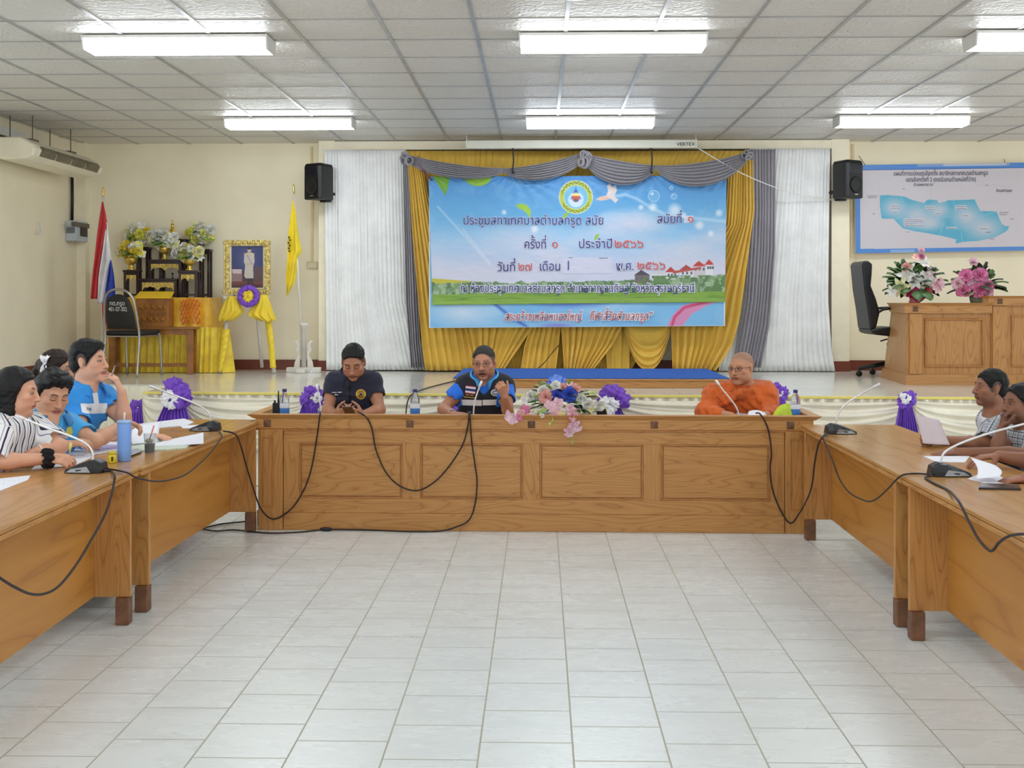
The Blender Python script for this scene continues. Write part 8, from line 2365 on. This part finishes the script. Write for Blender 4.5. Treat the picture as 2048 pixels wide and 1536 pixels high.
m = MB()
def scr_(u, v):
    t, s = u * 2 * math.pi, v * 2 * math.pi
    a = unit(np.cross(d6, [0, 0, 1])); b = np.cross(a, d6)
    rr_ = 0.036 + 0.011 * math.cos(s) + 0.007 * math.sin(t * 9 + 2 * math.sin(s))
    return tuple(c6 + a * rr_ * math.cos(t) + b * rr_ * math.sin(t) + d6 * (0.026 * math.sin(s) + 0.006 * math.sin(t * 7)))
m.grid(scr_, 60, 10); m.build('hair_band_on_wrist', M('black_velvet', (22, 16, 20), 0.95), p6['root'])
bracelet(p6['W'][1], p6['E'][1], 0.030, 0.004, WHITE, 'bracelet', p6['root'], 0.012)
pa, pb = at(139, 906, 5.86), at(143, 887, 5.86)
m = MB(); m.tube([pa, pb], 0.0045, 8); tag(m.build('pen', M('yellow_pen', (228, 212, 110), 0.4)), 'yellow pen in the writing hand of the woman in stripes', 'pen', 'pens in hand')
# earphone-like strand of hair and necklace are left to the hair mesh

# ---- woman behind, only her brown hair and white bow showing
p7 = person('woman with brown hair and a white bow, mostly hidden behind the others', 85, T(104, 790, 7.75), T(114, 738, 7.75), (88, 8, 0), [T(90, 812, 7.62), T(122, 812, 7.90)], [T(96, 876, 7.6), T(128, 876, 7.95)], [T(150, 880, 7.65), T(165, 880, 7.85)],
            [D((1, 0, -0.1), (0, 0, -1), 1, c4(0.4), 0.9), D((1, 0, -0.1), (0, 0, -1), -1, c4(0.4), 0.9)], (209, 156, 126), ('tied', HAIRBR, {'top': 0.016, 'sides': 0.014}), 1.0, {},
            [dict(name='blouse', mat=fabric('cream_blouse_cloth', (206, 196, 186)), sleeve=0.6, seed=24)], (50, 50, 60), 0.95, pelvis=T(98, 790, 7.75) * np.array([1, 1, 0]) + A3((-0.12, 0, 0)), chair='the woman with the white bow')
cb = at(91, 728, 7.68); m = MB()
for s_ in (-1, 1):
    m.grid(lambda u, v: tuple(Vector(cb) + Vector(((u - 0.5) * 0.05 * (0.4 + v), -0.012 * math.sin(u * 9) - 0.02 * math.sin(v * 3.1), s_ * 0.055 * v + 0.004 * math.sin(u * 12)))), 10, 8)
m.ball(cb, 0.015, 10, 7); m.build('white_bow', WHITES, p7['root'], solid=0.004)

# ---- right table: man in white T-shirt and open plaid shirt, holding a sheet
plaid = plaid_mat(); tee = fabric('white_tee_cloth', (228, 228, 236))
p8 = person('man in a white T-shirt with plaid sleeves holding up a sheet of paper', -80, T(1993, 826, 7.30), T(1981, 776, 7.28), (-86, -2, 0), [T(2012, 846, 7.46), T(1992, 853, 7.14)], [T(2006, 893, 7.40), T(1972, 889, 6.99)], [T(1960, 900, 7.25), T(1874, 880, 6.94)],
            [D((-1, 0, -0.05), (0, 0, -1), 1, c4(0.4)), D((-0.97, -0.06, -0.02), (0.1, -1, 0.05), 1, (0.95, 1.0, 1.0, 1.0), 1.0, 0.7)], (160, 109, 83), ('short', HAIRD, {'top': 0.011, 'sides': 0.006}), 0.96, {'nose': 1.15, 'stubble': True, 'lips': (124, 76, 68), 'gaze': 0.0},
            [dict(name='tee_shirt', mat=tee, sleeve=0.5, seed=27, nup=0.02), dict(name='plaid_shirt', mat=plaid, sleeve=(0.9, 0.98), seed=28, thick=0.019, flare=0.02, cuts=[(cone(T(1950, 845, 7.3), T(1950, 990, 7.3), 0.12, 0.12), 0.01), (cone(T(1985, 818, 7.22), T(1950, 860, 7.3), 0.085, 0.10), 0.01)])], (44, 46, 58), 1.0, pelvis=T(2004, 826, 7.3) * np.array([1, 1, 0]) + A3((0.10, 0, 0)), chair='the man in the white T-shirt')
def page8(u, v):
    tl, tr, br, bl = at(1832, 829, 6.90), at(1878, 840, 6.92), at(1900, 890, 6.80), at(1846, 887, 6.80)
    p = (tl * (1 - u) + tr * u) * (1 - v) + (bl * (1 - u) + br * u) * v
    return p + Vector((0, -0.015 * math.sin(u * 3.14), 0))
m = MB(); m.grid(page8, 12, 12); tag(m.build('paper', PAP_BACKLIT, solid=0.001), 'greyish pink sheet held up by the man in the white T-shirt', 'paper', 'papers on the right tables')

# ---- right table: man in plaid shirt, fist at his chin
p9 = person('man in a grey plaid shirt with his fist at his chin, at the right edge', -78, T(2056, 862, 6.86), T(2040, 808, 6.84), (-76, 0, 0), [T(2052, 882, 7.06), T(2078, 888, 6.70)], [T(1996, 898, 6.80), T(2062, 910, 6.42)], [T(2003, 858, 6.82), T(1916, 905, 6.50)],
            [D((0.16, 0.0, 0.95), (0.9, -0.1, -0.25), -1, c4(0.75), 1.0, 0.9), D((-1, 0.03, -0.06), (0, 0, -1), -1, c4(0.22), 1.05)], (141, 94, 70), ('short', HAIRB, {'top': 0.010, 'sides': 0.007, 'hairline': 0.010}), 0.98, {'nose': 1.15, 'lips': (108, 64, 56), 'stubble': True},
            [dict(name='plaid_shirt', mat=plaid, sleeve=(0.55, 0.72), seed=31, flare=0.014)], (44, 46, 58), 1.0, pelvis=T(2066, 862, 6.86) * np.array([1, 1, 0]) + A3((0.10, 0, 0)), chair='the man in grey plaid')
# ---- neighbour outside the frame, only his hands and forearms reach in
p10 = person('man beyond the right edge, only his hands on the papers are in view', -84, T(2150, 872, 5.86), T(2138, 812, 5.84), (-84, 8, 0), [T(2146, 896, 6.06), T(2166, 900, 5.66)], [T(2078, 926, 6.02), T(2130, 966, 5.50)], [T(1998, 912, 6.02), T(2052, 957, 5.52)],
             [D((-1, 0.0, -0.08), (0, 0, -1), 1, c4(0.3), 1.05), D((-0.98, 0.05, -0.12), (0, 0.0, -1), -1, c4(0.4), 1.05)], (156, 104, 79), ('short', HAIRB, {}), 1.0, {},
             [dict(name='shirt', mat=fabric('grey_shirt_cloth', (96, 102, 112)), sleeve=0.6, seed=34)], (44, 46, 58), 1.02, pelvis=T(2160, 872, 5.86) * np.array([1, 1, 0]) + A3((0.10, 0, 0)), chair='the man beyond the right edge')
